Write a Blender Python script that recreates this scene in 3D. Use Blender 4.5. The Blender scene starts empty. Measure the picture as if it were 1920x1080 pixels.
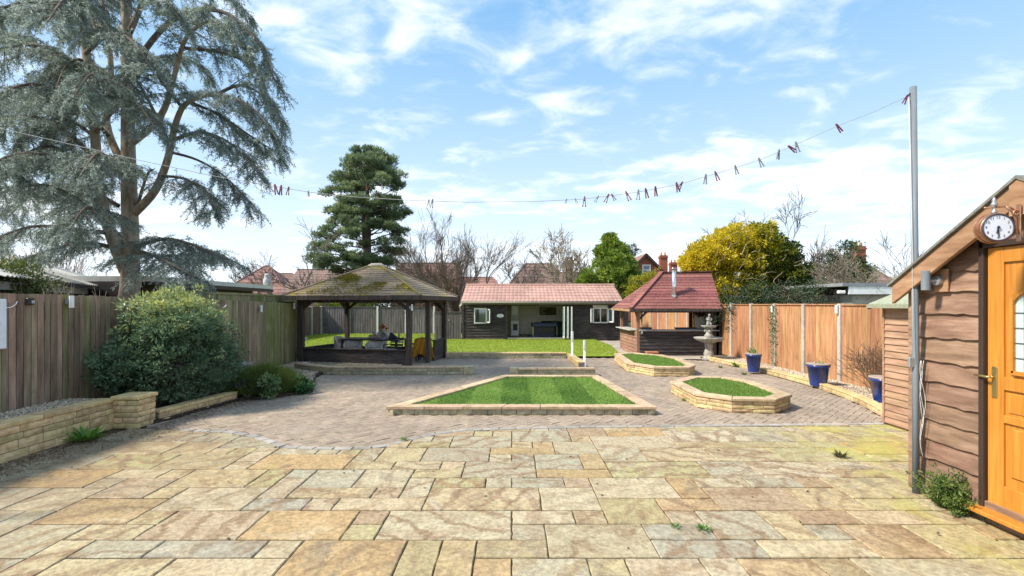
import bpy, math, random
import numpy as np
from mathutils import Vector
from mathutils import noise as mnoise

sc = bpy.context.scene
col = sc.collection
random.seed(7)
rng = np.random.default_rng(7)
PI = math.pi

# ------------------------------------------------------------------ camera
FPX, CAMH, HORIZON = 907.0, 1.7, 571.0
cam_d = bpy.data.cameras.new('camera')
cam_d.sensor_width = 36.0
cam_d.lens = FPX / 1920 * 36.0
cam_d.shift_y = (HORIZON - 540) / 1920
cam_d.clip_start = 0.05
cam_d.clip_end = 900
cam = bpy.data.objects.new('camera', cam_d)
col.objects.link(cam)
cam.location = (0, 0, CAMH)
cam.rotation_euler = (PI / 2, 0, 0)
sc.camera = cam

# ------------------------------------------------------------------ sun, sky, exposure
SUN_FROM = Vector((-1.0, -0.26, 0.0)).normalized()
SUN_EL = math.radians(46)
sun_dir = Vector((SUN_FROM.x * math.cos(SUN_EL), SUN_FROM.y * math.cos(SUN_EL), math.sin(SUN_EL)))
sun_d = bpy.data.lights.new('sun', 'SUN')
sun_d.energy = 2.2
sun_d.angle = math.radians(7.0)
sun_d.color = (1.0, 0.91, 0.78)
sun = bpy.data.objects.new('sun', sun_d)
col.objects.link(sun)
sun.rotation_euler = sun_dir.to_track_quat('Z', 'Y').to_euler()
sun.location = (-20, 5, 20)

sc.view_settings.view_transform = 'Standard'
sc.view_settings.look = 'None'
sc.view_settings.exposure = 1.74
sc.view_settings.gamma = 1.0
sc.view_settings.use_curve_mapping = False
sc.cycles.use_denoising = True
sc.cycles.max_bounces = 6
sc.cycles.transparent_max_bounces = 8


def nd(nt, typ, props=None, **ins):
    n = nt.nodes.new(typ)
    for k, v in (props or {}).items():
        setattr(n, k, v)
    for k, v in ins.items():
        key = int(k[1:]) if k[0] == 'i' and k[1:].isdigit() else k.replace('_', ' ')
        s = n.inputs[key]
        if isinstance(v, bpy.types.NodeSocket):
            nt.links.new(v, s)
        else:
            s.default_value = v
    return n


def mth(nt, op, a, b=0.0, clamp=False):
    n = nd(nt, 'ShaderNodeMath', {'operation': op, 'use_clamp': clamp}, i0=a, i1=b)
    return n.outputs[0]


def maprange(nt, v, a, b, c=0.0, d=1.0, smooth=True):
    n = nd(nt, 'ShaderNodeMapRange', {'interpolation_type': 'SMOOTHSTEP' if smooth else 'LINEAR', 'clamp': True},
           Value=v, From_Min=a, From_Max=b, To_Min=c, To_Max=d)
    return n.outputs[0]


def mixc(nt, f, a, b, mode='MIX'):
    n = nt.nodes.new('ShaderNodeMix')
    n.data_type = 'RGBA'
    n.blend_type = mode
    n.clamp_factor = True
    for idx, v in ((0, f), (6, a), (7, b)):
        s = n.inputs[idx]
        if isinstance(v, bpy.types.NodeSocket):
            nt.links.new(v, s)
        else:
            s.default_value = v if idx == 0 else (tuple(v) + (1,))[:4]
    return n.outputs[2]


def ramp(nt, v, stops, interp='LINEAR'):
    n = nt.nodes.new('ShaderNodeValToRGB')
    n.color_ramp.interpolation = interp
    e = n.color_ramp.elements
    while len(e) < len(stops):
        e.new(0.5)
    for el, (p, c) in zip(e, stops):
        el.position = p
        el.color = (tuple(c) + (1,))[:4]
    nt.links.new(v, n.inputs[0])
    return n.outputs[0]


world = bpy.data.worlds.new('World')
sc.world = world
world.use_nodes = True
wt = world.node_tree
wt.nodes.clear()
sky = nd(wt, 'ShaderNodeTexSky', {'sky_type': 'NISHITA', 'sun_disc': False, 'sun_elevation': SUN_EL,
                                  'sun_rotation': math.atan2(sun_dir.x, sun_dir.y),
                                  'air_density': 1.0, 'dust_density': 0.6, 'ozone_density': 2.5})
tc = nd(wt, 'ShaderNodeTexCoord')
sep = nd(wt, 'ShaderNodeSeparateXYZ', i0=tc.outputs['Generated'])
zc = mth(wt, 'MAXIMUM', sep.outputs[2], 0.0)
den = mth(wt, 'ADD', zc, 0.14)
uv = nd(wt, 'ShaderNodeCombineXYZ', i0=mth(wt, 'DIVIDE', sep.outputs[0], den),
        i1=mth(wt, 'MULTIPLY', mth(wt, 'DIVIDE', sep.outputs[1], den), 1.25), i2=3.7)
n1 = nd(wt, 'ShaderNodeTexNoise', Vector=uv.outputs[0], Scale=4.2, Detail=9.0, Roughness=0.55, Distortion=0.35)
n2 = nd(wt, 'ShaderNodeTexNoise', Vector=uv.outputs[0], Scale=0.9, Detail=3.0, Roughness=0.5)
cl = mth(wt, 'ADD', n1.outputs[0], mth(wt, 'MULTIPLY', mth(wt, 'SUBTRACT', n2.outputs[0], 0.5), 0.75))
cmask = mth(wt, 'MULTIPLY', maprange(wt, cl, 0.41, 0.80), 0.76)
hz = mth(wt, 'POWER', mth(wt, 'SUBTRACT', 1.0, zc), 2.9)
blue = mixc(wt, 0.80, sky.outputs[0], (0.40, 1.42, 2.62))
haz = mixc(wt, mth(wt, 'MULTIPLY', hz, 1.0), blue, (3.55, 3.85, 4.1))
skyc = mixc(wt, cmask, haz, (4.4, 4.4, 4.4))
bg = nd(wt, 'ShaderNodeBackground', Color=skyc, Strength=0.1)
wo = nd(wt, 'ShaderNodeOutputWorld', Surface=bg.outputs[0])


# ------------------------------------------------------------------ survey helpers: photo pixel -> point in metres
def G(px, py, z=0.0):
    k = (CAMH - z) / (py - HORIZON)
    return ((px - 960) * k, FPX * k)


def S(px, py, Y):
    return (float((px - 960) * Y / FPX), float(Y), float(CAMH + (HORIZON - py) * Y / FPX))


# ------------------------------------------------------------------ object helpers
WL = {}


def tag(o, label=None, cat=None, group=None, kind=None):
    for k, v in (('label', label), ('category', cat), ('group', group), ('kind', kind)):
        if v:
            o[k] = v
    return o


def thing(name, label, cat, loc=(0, 0, 0), group=None, rz=0.0):
    o = bpy.data.objects.new(name, None)
    o.empty_display_size = 0.1
    col.objects.link(o)
    o.location = loc
    o.rotation_euler = (0, 0, rz)
    WL[o] = Vector(loc)
    return tag(o, label, cat, group)


class MB:
    def __init__(self):
        self.v, self.f = [], []

    def add(self, vs, fs):
        b = len(self.v)
        self.v += [tuple(p) for p in vs]
        self.f += [tuple(i + b for i in q) for q in fs]
        return self

    def hexa(self, p):
        return self.add(p, [(3, 2, 1, 0), (4, 5, 6, 7), (0, 1, 5, 4), (1, 2, 6, 5), (2, 3, 7, 6), (3, 0, 4, 7)])

    def box(self, c, s, rz=0.0):
        cx, cy, cz = c
        ca, sa = math.cos(rz), math.sin(rz)
        p = []
        for z in (-.5, .5):
            for x, y in ((-.5, -.5), (.5, -.5), (.5, .5), (-.5, .5)):
                a, b = x * s[0], y * s[1]
                p.append((cx + a * ca - b * sa, cy + a * sa + b * ca, cz + z * s[2]))
        return self.hexa(p)

    def bar(self, a, b, w, h, up=(0, 0, 1)):
        a, b = Vector(a), Vector(b)
        d = (b - a).normalized()
        u = Vector(up)
        s = d.cross(u)
        if s.length < 1e-4:
            s = d.cross(Vector((0, 1, 0)))
        s.normalize()
        t = s.cross(d)
        p = []
        for e in (a, b):
            for i, j in ((-1, -1), (1, -1), (1, 1), (-1, 1)):
                p.append(e + s * (i * w / 2) + t * (j * h / 2))
        return self.hexa(p)

    def prism(self, poly, z0, z1):
        n = len(poly)
        vs = [(x, y, z0) for x, y in poly] + [(x, y, z1) for x, y in poly]
        fs = [tuple(range(n))[::-1], tuple(range(n, 2 * n))]
        fs += [(i, (i + 1) % n, n + (i + 1) % n, n + i) for i in range(n)]
        return self.add(vs, fs)

    def sheet(self, poly, z):
        return self.add([(x, y, z) for x, y in poly], [tuple(range(len(poly)))])

    def tube(self, path, radii, sides=8, cap=True):
        P = [Vector(p) for p in path]
        if not hasattr(radii, '__len__'):
            radii = [radii] * len(P)
        n = len(P)
        prev = None
        vs = []
        for i, p in enumerate(P):
            d = (P[min(i + 1, n - 1)] - P[max(i - 1, 0)])
            if d.length < 1e-9:
                d = Vector((0, 0, 1))
            d.normalize()
            if prev is None:
                a = Vector((1, 0, 0)) if abs(d.x) < 0.8 else Vector((0, 1, 0))
                s = d.cross(a).normalized()
            else:
                s = (prev - d * prev.dot(d))
                s = s.normalized() if s.length > 1e-6 else d.orthogonal().normalized()
            prev = s
            t = d.cross(s)
            for k in range(sides):
                a = 2 * PI * k / sides
                vs.append(p + (s * math.cos(a) + t * math.sin(a)) * radii[i])
        fs = []
        for i in range(n - 1):
            for k in range(sides):
                k2 = (k + 1) % sides
                fs.append((i * sides + k, i * sides + k2, (i + 1) * sides + k2, (i + 1) * sides + k))
        if cap:
            fs.append(tuple(range(sides))[::-1])
            fs.append(tuple((n - 1) * sides + k for k in range(sides)))
        return self.add(vs, fs)

    def lathe(self, prof, c=(0, 0, 0), n=20, wob=None):
        vs, fs = [], []
        for i, (r, z) in enumerate(prof):
            for k in range(n):
                a = 2 * PI * k / n
                rr = r * (1 + (wob(a, z) if wob else 0))
                vs.append((c[0] + rr * math.cos(a), c[1] + rr * math.sin(a), c[2] + z))
        for i in range(len(prof) - 1):
            for k in range(n):
                k2 = (k + 1) % n
                fs.append((i * n + k, i * n + k2, (i + 1) * n + k2, (i + 1) * n + k))
        fs.append(tuple(range(n))[::-1])
        fs.append(tuple((len(prof) - 1) * n + k for k in range(n)))
        return self.add(vs, fs)

    def ball(self, c, r, n=12, m=8):
        r = r if hasattr(r, '__len__') else (r, r, r)
        vs, fs = [(c[0], c[1], c[2] - r[2])], []
        for i in range(1, m):
            t = -PI / 2 + PI * i / m
            for k in range(n):
                a = 2 * PI * k / n
                vs.append((c[0] + r[0] * math.cos(t) * math.cos(a), c[1] + r[1] * math.cos(t) * math.sin(a), c[2] + r[2] * math.sin(t)))
        vs.append((c[0], c[1], c[2] + r[2]))
        for k in range(n):
            k2 = (k + 1) % n
            fs.append((0, 1 + k2, 1 + k))
            for i in range(m - 2):
                fs.append((1 + i * n + k, 1 + i * n + k2, 1 + (i + 1) * n + k2, 1 + (i + 1) * n + k))
            fs.append((1 + (m - 2) * n + k, 1 + (m - 2) * n + k2, len(vs) - 1))
        return self.add(vs, fs)

    def build(self, name, mat, parent=None, smooth=False, bevel=0.0, local=False):
        off = Vector((0, 0, 0)) if (local or parent is None) else WL[parent]
        me = bpy.data.meshes.new(name)
        me.from_pydata([(x - off.x, y - off.y, z - off.z) for x, y, z in self.v], [], self.f)
        if smooth:
            me.polygons.foreach_set('use_smooth', [True] * len(me.polygons))
        me.materials.append(mat)
        o = bpy.data.objects.new(name, me)
        col.objects.link(o)
        if parent is not None:
            o.parent = parent
            WL[o] = WL[parent].copy()
        else:
            WL[o] = Vector((0, 0, 0))
        if bevel:
            m = o.modifiers.new('bevel', 'BEVEL')
            m.width = bevel
            m.segments = 1
            m.limit_method = 'ANGLE'
        return o


def inst(src, parent, loc, rz=0.0, scale=None):
    """a copy of one mesh piece under parent, sharing its mesh; loc in world metres"""
    o = src.copy()
    col.objects.link(o)
    o.parent = parent
    o.location = Vector(loc) - WL[parent]
    o.rotation_euler = (0, 0, rz)
    if scale:
        o.scale = scale
    WL[o] = Vector(loc)
    return o


def copy_tree(o, parent=None):
    c = o.copy()
    col.objects.link(c)
    c.parent = parent
    WL[c] = WL[o].copy()
    for ch in list(o.children):
        copy_tree(ch, c)
    return c


# ------------------------------------------------------------------ materials
MATS = {}


def surf(name, stops, scale=(3, 3, 3), detail=6.0, rough=0.8, bump=0.15, bdist=0.01, rnd=0.25, hue=0.0, metal=0.0,
         islands=False, over=(), spec=0.3, big=0.25, bigscale=0.7, dist=0.0, shift=True, rot=False):
    """noise-coloured surface in world metres; rnd: per-piece brightness spread; over: stains (colour, scale, lo, hi, extra)"""
    m = bpy.data.materials.new(name)
    m.use_nodes = True
    nt = m.node_tree
    nt.nodes.clear()
    geo = nd(nt, 'ShaderNodeNewGeometry')
    info = nd(nt, 'ShaderNodeObjectInfo')
    r = info.outputs['Random']
    if islands:
        r = mth(nt, 'FRACT', mth(nt, 'ADD', r, geo.outputs['Random Per Island']))
    pos = geo.outputs['Position']
    vec = pos
    if shift:
        off = nd(nt, 'ShaderNodeCombineXYZ', i0=mth(nt, 'MULTIPLY', r, 37.0), i1=mth(nt, 'MULTIPLY', r, 91.0), i2=mth(nt, 'MULTIPLY', r, 53.0))
        vec = nd(nt, 'ShaderNodeVectorMath', {'operation': 'ADD'}, i0=pos, i1=off.outputs[0]).outputs[0]
    if rot:
        vec = nd(nt, 'ShaderNodeVectorRotate', {'rotation_type': 'Z_AXIS'}, Vector=vec, Angle=mth(nt, 'MULTIPLY', r, 171.0)).outputs[0]
    mp = nd(nt, 'ShaderNodeMapping', Vector=vec, Scale=scale)
    n1 = nd(nt, 'ShaderNodeTexNoise', Vector=mp.outputs[0], Scale=1.0, Detail=detail, Roughness=0.62, Distortion=dist)
    c = ramp(nt, n1.outputs[0], stops)
    n2 = nd(nt, 'ShaderNodeTexNoise', Vector=pos, Scale=bigscale, Detail=3.0, Roughness=0.5)
    val = mth(nt, 'MULTIPLY', mth(nt, 'ADD', 1 - rnd / 2, mth(nt, 'MULTIPLY', r, rnd)),
              maprange(nt, n2.outputs[0], 0.3, 0.7, 1 - big / 2, 1 + big / 2))
    hs = nd(nt, 'ShaderNodeHueSaturation', Hue=mth(nt, 'ADD', 0.5 - hue / 2, mth(nt, 'MULTIPLY', mth(nt, 'FRACT', mth(nt, 'MULTIPLY', r, 7.3)), hue)), Value=val, Color=c)
    c = hs.outputs[0]
    for k, ov in enumerate(over):
        oc, osc, lo, hi = ov[:4]
        on = nd(nt, 'ShaderNodeTexNoise', Vector=pos if k % 2 == 0 else vec, Scale=osc, Detail=6.0, Roughness=0.65)
        f = on.outputs[0]
        if len(ov) > 4:
            ax, a, b, amt = ov[4]
            sp = nd(nt, 'ShaderNodeSeparateXYZ', i0=pos)
            f = mth(nt, 'ADD', f, maprange(nt, sp.outputs[ax], a, b, 0.0, amt))
        c = mixc(nt, mth(nt, 'MULTIPLY', maprange(nt, f, lo, hi), 0.9), c, oc)
    bs = nd(nt, 'ShaderNodeBsdfPrincipled', Base_Color=c, Roughness=rough, Metallic=metal)
    bs.inputs['Specular IOR Level'].default_value = spec
    if bump:
        bn = nd(nt, 'ShaderNodeBump', Height=n1.outputs[0], Strength=bump * 2, Distance=bdist)
        nt.links.new(bn.outputs[0], bs.inputs['Normal'])
    nd(nt, 'ShaderNodeOutputMaterial', Surface=bs.outputs[0])
    MATS[name] = m
    return m


def leafmat(name, stops, trans=0.3, rough=0.55, spec=0.35):
    m = bpy.data.materials.new(name)
    m.use_nodes = True
    nt = m.node_tree
    nt.nodes.clear()
    at = nd(nt, 'ShaderNodeAttribute', {'attribute_name': 'rnd'})
    c = ramp(nt, at.outputs['Fac'], stops)
    bs = nd(nt, 'ShaderNodeBsdfPrincipled', Base_Color=c, Roughness=rough)
    bs.inputs['Specular IOR Level'].default_value = spec
    tr = nd(nt, 'ShaderNodeBsdfTranslucent', Color=c)
    mx = nd(nt, 'ShaderNodeMixShader', i0=trans, i1=bs.outputs[0], i2=tr.outputs[0])
    nd(nt, 'ShaderNodeOutputMaterial', Surface=mx.outputs[0])
    return m


def plain(name, c, rough=0.5, metal=0.0, spec=0.5, rnd=0.0):
    return surf(name, [(0.3, tuple(x * 0.88 for x in c)), (0.7, tuple(min(1, x * 1.08) for x in c))], (6, 6, 6), 4, rough, 0.03, 0.004, rnd, 0, metal, spec=spec, big=0.1)


def norm(a):
    return a / np.maximum(np.linalg.norm(a, axis=-1, keepdims=True), 1e-9)


def leaf_obj(name, P, D, L, W, mat, parent=None, rnd=None, flat=None):
    """one diamond-shaped leaf per row of P along D"""
    n = len(P)
    P = np.asarray(P, float)
    D = norm(np.asarray(D, float))
    L = np.broadcast_to(np.asarray(L, float), (n,))[:, None]
    W = np.broadcast_to(np.asarray(W, float), (n,))[:, None]
    R = rng.normal(size=(n, 3))
    if flat is not None:
        R = R * (1 - flat) + np.array([0, 0, 1.0]) * flat * 3
    Sd = norm(np.cross(D, R))
    Nn = np.cross(Sd, D)
    V = np.empty((n, 4, 3))
    V[:, 0] = P
    V[:, 1] = P + D * L * 0.45 + Sd * W / 2 + Nn * W * 0.12
    V[:, 2] = P + D * L
    V[:, 3] = P + D * L * 0.45 - Sd * W / 2 + Nn * W * 0.12
    if parent is not None:
        V -= np.array(WL[parent])
    me = bpy.data.meshes.new(name)
    me.vertices.add(4 * n)
    me.vertices.foreach_set('co', V.reshape(-1))
    me.loops.add(4 * n)
    me.loops.foreach_set('vertex_index', np.arange(4 * n, dtype=np.int32))
    me.polygons.add(n)
    me.polygons.foreach_set('loop_start', np.arange(0, 4 * n, 4, dtype=np.int32))
    me.update()
    me.validate()
    a = me.attributes.new('rnd', 'FLOAT', 'POINT')
    rv = rng.random(n) if rnd is None else np.clip(rnd, 0, 1)
    a.data.foreach_set('value', np.repeat(rv, 4).astype(np.float32))
    me.materials.append(mat)
    o = bpy.data.objects.new(name, me)
    col.objects.link(o)
    if parent is not None:
        o.parent = parent
        WL[o] = WL[parent].copy()
    else:
        WL[o] = Vector((0, 0, 0))
    return o


def rdir(n):
    return norm(rng.normal(size=(n, 3)))


def offset_path(path, d, closed):
    n = len(path)
    out = []
    for i in range(n):
        p = Vector(path[i])
        if closed or 0 < i < n - 1:
            a = (p - Vector(path[i - 1])).normalized()
            b = (Vector(path[(i + 1) % n]) - p).normalized()
        elif i == 0:
            a = b = (Vector(path[1]) - p).normalized()
        else:
            a = b = (p - Vector(path[i - 1])).normalized()
        na, nb = Vector((a.y, -a.x)), Vector((b.y, -b.x))
        m = (na + nb)
        m = m / max(m.dot(na), 0.2)
        out.append((p.x + m.x * d, p.y + m.y * d))
    return out


def rock_block(mb, o, u, n, l, t, h, proud=0.008):
    """walling stone: rough split front face; o = bottom start of outer face"""
    o, u, n = Vector(o), Vector(u), Vector(n)
    z = Vector((0, 0, 1))
    vs = []
    for j in range(3):
        for i in range(3):
            edge = (i != 1) + (j != 1)
            pr = (-0.002 if edge == 2 else (random.uniform(0, proud * .6) if edge == 1 else random.uniform(proud * .4, proud * 1.3)))
            vs.append(o + u * (l * i / 2) + z * (h * j / 2) + n * pr)
    for i, j in ((0, 0), (1, 0), (1, 1), (0, 1)):
        vs.append(o + u * (l * i) + z * (h * j) - n * t)
    f = [(0, 1, 4, 3), (1, 2, 5, 4), (3, 4, 7, 6), (4, 5, 8, 7), (9, 12, 11, 10),
         (0, 9, 10, 2, 1), (6, 7, 8, 11, 12), (0, 3, 6, 12, 9), (2, 10, 11, 8, 5)]
    mb.add(vs, f)


def stone_wall(parent, path, closed, courses, thick, lens, stone_m, mortar_m, cope_m, z0=0.0, cope=None, piece='stone', ends=False, proud=0.008):
    inner = offset_path(path, -thick, closed)
    rec = offset_path(path, -0.012, closed)
    rin = offset_path(path, -thick + 0.012, closed)
    n = len(path)
    segs = n if closed else n - 1
    H = sum(courses)
    for s in range(segs):
        a, b = Vector(path[s]), Vector(path[(s + 1) % n])
        d = (b - a)
        ln = d.length
        u = Vector((d.x / ln, d.y / ln, 0))
        nn = Vector((u.y, -u.x, 0))
        MB().prism([rec[s], rec[(s + 1) % n], rin[(s + 1) % n], rin[s]][::1], z0, z0 + H - 0.004).build('mortar', mortar_m, parent)
        z = z0
        for ci, ch in enumerate(courses):
            x = 0.0
            first = True
            while x < ln - 0.02:
                l = random.uniform(*lens) * (0.55 if (first and ci % 2) else 1)
                first = False
                if ln - x - l < lens[0] * 0.45:
                    l = ln - x
                mb = MB()
                rock_block(mb, Vector((a.x, a.y, z + .004)) + u * (x + .004), u, nn, l - 0.008, thick * .9 if not closed else thick * .55, ch - 0.008, proud)
                mb.build(piece, stone_m, parent)
                x += l
            z += ch
    if cope:
        ch, ov, cl = cope
        po = offset_path(path, ov, closed)
        pi = offset_path(path, -thick - ov * .4, closed)
        for s in range(segs):
            a0, a1 = Vector(po[s]), Vector(po[(s + 1) % n])
            b0, b1 = Vector(pi[s]), Vector(pi[(s + 1) % n])
            k = max(1, round((a1 - a0).length / cl))
            for i in range(k):
                g = 0.004 / max((a1 - a0).length, .1)
                t0, t1 = i / k + g, (i + 1) / k - g
                dz = random.uniform(-.003, .003)
                q = [a0.lerp(a1, t0), a0.lerp(a1, t1), b0.lerp(b1, t1), b0.lerp(b1, t0)]
                MB().prism([(p.x, p.y) for p in q], z0 + H, z0 + H + ch + dz).build('coping_stone', cope_m, parent, bevel=0.006)


def inpoly(x, y, poly):
    r = False
    j = len(poly) - 1
    for i in range(len(poly)):
        xi, yi = poly[i]
        xj, yj = poly[j]
        if (yi > y) != (yj > y) and x < (xj - xi) * (y - yi) / (yj - yi) + xi:
            r = not r
        j = i
    return r


def inpoly_np(X, Y, poly):
    r = np.zeros(X.shape, bool)
    j = len(poly) - 1
    for i in range(len(poly)):
        xi, yi = poly[i]
        xj, yj = poly[j]
        if yi != yj:
            r ^= ((yi > Y) != (yj > Y)) & (X < (xj - xi) * (Y - yi) / (yj - yi) + xi)
        j = i
    return r

# ------------------------------------------------------------------ palette
m_joint = surf('joint_dirt', [(0.3, (.055, .04, .024)), (0.5, (.105, .076, .043)), (0.7, (.16, .12, .07))], (14, 14, 14), 6, .95, .4, .01, 0, over=[((.09, .13, .03), 2.2, .55, .72)])
m_earth = surf('earth', [(0.3, (.05, .045, .02)), (0.7, (.11, .10, .045))], (2, 2, 2), 6, .95, .3, .02, 0, over=[((.06, .10, .02), .5, .45, .6)])
m_soil = surf('soil', [(0.3, (.025, .018, .012)), (0.7, (.085, .06, .04))], (18, 18, 18), 8, .95, .8, .03, 0)
m_block = surf('paver', [(0.3, (.225, .175, .13)), (0.5, (.29, .23, .175)), (0.7, (.35, .285, .22))], (9, 9, 9), 6, .88, .25, .004, .24, .02, islands=True,
               over=[((.27, .225, .185), .55, .52, .78), ((.18, .12, .075), 1.6, .70, .85)])
m_sand = surf('jointing_sand', [(0.3, (.13, .10, .08)), (0.7, (.26, .21, .165))], (14, 14, 14), 6, .95, .3, .01, 0)
m_blockg = surf('paver_grey', [(0.3, (.22, .205, .185)), (0.7, (.36, .335, .30))], (9, 9, 9), 6, .88, .25, .004, .3)
m_wall = surf('walling_stone', [(0.28, (.30, .21, .10)), (0.5, (.52, .39, .20)), (0.72, (.66, .53, .31))], (11, 11, 11), 7, .9, .5, .008, .45, .035,
              over=[((.16, .15, .08), 1.7, .60, .82)])
m_wallg = surf('grey_green_walling_stone', [(0.28, (.20, .18, .11)), (0.5, (.36, .32, .21)), (0.72, (.47, .41, .28))], (11, 11, 11), 7, .9, .5, .008, .4, .03,
               over=[((.11, .13, .06), 2.2, .5, .75)])  # darker, greyer walling stone with greenish patches
m_mortar = surf('mortar', [(0.3, (.13, .11, .08)), (0.7, (.26, .22, .16))], (20, 20, 20), 5, .95, .3, .005, 0)
m_cope = surf('coping', [(0.3, (.32, .22, .14)), (0.5, (.45, .33, .21)), (0.7, (.55, .42, .28))], (10, 10, 10), 6, .88, .3, .005, .2, .02,
              over=[((.20, .18, .10), 1.5, .58, .8)])
m_copey = surf('coping_yellow', [(0.3, (.40, .27, .12)), (0.5, (.56, .41, .20)), (0.7, (.66, .51, .28))], (10, 10, 10), 6, .88, .3, .005, .25, .02,
               over=[((.22, .19, .09), 1.5, .60, .8)])
m_fenceL = surf('weathered_fence', [(0.28, (.13, .09, .06)), (0.5, (.265, .19, .13)), (0.72, (.40, .30, .21))], (14, 14, 1.6), 7, .85, .5, .006, .55, .04,
                over=[((.13, .15, .035), .9, .60, .80, (2, .2, 1.7, -.06)), ((.10, .12, .04), 3.0, .62, .8)])
m_fenceM = surf('mossy_fence', [(0.28, (.13, .12, .055)), (0.5, (.25, .23, .115)), (0.72, (.36, .33, .19))], (14, 14, 1.6), 7, .85, .5, .006, .5, .05,
                over=[((.15, .19, .035), .8, .46, .66)])
m_fenceR = surf('orange_fence', [(0.28, (.23, .105, .045)), (0.5, (.385, .195, .092)), (0.72, (.51, .295, .15))], (16, 16, 1.4), 7, .75, .4, .005, .30, .02,
                over=[((.13, .075, .05), 1.1, .60, .78, (2, .9, 0.0, .05))])
m_fenceB = surf('grey_fence', [(0.28, (.07, .06, .062)), (0.5, (.13, .115, .118)), (0.72, (.20, .18, .18))], (14, 14, 1.4), 6, .85, .4, .005, .35, .02)
m_conc = surf('concrete', [(0.3, (.34, .30, .26)), (0.7, (.52, .47, .41))], (9, 9, 9), 6, .9, .3, .004, .2)
m_slabc = surf('concrete_pad', [(0.3, (.27, .23, .19)), (0.7, (.42, .37, .31))], (3, 3, 3), 7, .9, .3, .004, 0)
m_dark = surf('black_timber', [(0.28, (.022, .018, .017)), (0.5, (.052, .043, .04)), (0.72, (.105, .088, .08))], (3, 3, 22), 7, .7, .4, .005, .45, .01)
m_darkv = surf('dark_post', [(0.28, (.028, .021, .017)), (0.5, (.062, .048, .04)), (0.72, (.11, .088, .07))], (20, 20, 2), 7, .75, .4, .005, .3)
m_shed = surf('brown_shed_board', [(0.25, (.10, .056, .036)), (0.5, (.235, .145, .096)), (0.75, (.40, .265, .185))], (26, 2.2, 16), 8, .75, .45, .006, .35, .015,
              over=[((.10, .055, .04), 2.4, .62, .80), ((.42, .31, .25), 3.4, .66, .82)])
m_shed2 = surf('small_shed_board', [(0.25, (.22, .125, .075)), (0.5, (.34, .21, .135)), (0.75, (.46, .31, .21))], (26, 2.2, 20), 8, .75, .4, .005, .25, .015)
m_barge = surf('barge_board', [(0.25, (.20, .105, .055)), (0.5, (.34, .195, .11)), (0.75, (.46, .29, .18))], (22, 3, 14), 8, .7, .35, .005, .2)
m_barside = surf('bar_side', [(0.25, (.16, .085, .055)), (0.5, (.27, .15, .10)), (0.75, (.36, .22, .15))], (22, 3, 18), 8, .75, .35, .005, .25)
m_door = surf('oak_door', [(0.25, (.36, .13, .014)), (0.5, (.50, .205, .028)), (0.75, (.60, .28, .05))], (34, 34, 1.8), 8, .42, .2, .002, .08, spec=.5, big=.1)
m_frame = plain('door_frame_brown', (.042, .026, .02), .55)
m_felt = surf('grey_felt', [(0.3, (.13, .13, .115)), (0.7, (.24, .24, .21))], (30, 30, 30), 5, .95, .3, .004, .1)
m_gfelt = surf('green_felt', [(0.3, (.20, .22, .15)), (0.7, (.33, .35, .26))], (30, 30, 30), 5, .95, .3, .004, .1)
m_redroof = surf('pink_metal_tile', [(0.3, (.34, .19, .15)), (0.6, (.43, .265, .215)), (0.8, (.48, .335, .285))], (3, 3, 3), 6, .5, .1, .003, 0, over=[((.30, .22, .18), 1.3, .62, .85)])
m_shingle = surf('red_shingle', [(0.3, (.13, .05, .045)), (0.5, (.22, .082, .072)), (0.7, (.29, .125, .11))], (16, 16, 16), 6, .9, .4, .005, .45, .02,
                 over=[((.10, .06, .055), .9, .52, .74)])
m_mossroof = surf('mossy_felt_roof', [(0.28, (.15, .115, .08)), (0.5, (.25, .195, .14)), (0.72, (.35, .28, .205))], (14, 14, 14), 7, .95, .6, .01, .35, .02,
                  over=[((.27, .22, .025), 1.3, .53, .66), ((.12, .13, .03), 3.5, .55, .72)])
m_moss = leafmat('moss', [(0, (.12, .11, .02)), (.6, (.27, .22, .03)), (1, (.36, .30, .05))], .1, .9, .1)
m_white = plain('white_paint', (.80, .80, .78), .4)
m_grey = plain('grey_metal', (.42, .44, .46), .4, .6)
m_galv = surf('galvanised_steel', [(0.3, (.12, .14, .16)), (0.7, (.22, .25, .28))], (20, 20, 1.2), 6, .7, .06, .002, .1, 0, .0, spec=.2)
m_black = plain('black_plastic', (.015, .015, .017), .4)
m_terra = plain('terracotta', (.44, .17, .075), .8)
m_stonef = surf('fountain_stone', [(0.3, (.15, .145, .125)), (0.5, (.30, .285, .25)), (0.7, (.45, .43, .385))], (14, 14, 14), 7, .9, .4, .006, 0, over=[((.13, .14, .09), 5, .56, .72)])
m_blue = plain('blue_glaze', (.022, .055, .26), .22, 0, .6)
m_glass = None


def glassmat(name, tint=(.75, .85, .85), rough=.05):
    m = bpy.data.materials.new(name)
    m.use_nodes = True
    nt = m.node_tree
    nt.nodes.clear()
    g = nd(nt, 'ShaderNodeBsdfGlossy', Color=(.9, .95, 1, 1), Roughness=rough)
    t = nd(nt, 'ShaderNodeBsdfTransparent', Color=tint + (1,))
    lw = nd(nt, 'ShaderNodeLayerWeight', Blend=.25)
    f = maprange(nt, lw.outputs[0], 0, 1, .12, .9, False)
    mx = nd(nt, 'ShaderNodeMixShader', i0=f, i1=t.outputs[0], i2=g.outputs[0])
    nd(nt, 'ShaderNodeOutputMaterial', Surface=mx.outputs[0])
    return m


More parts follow.
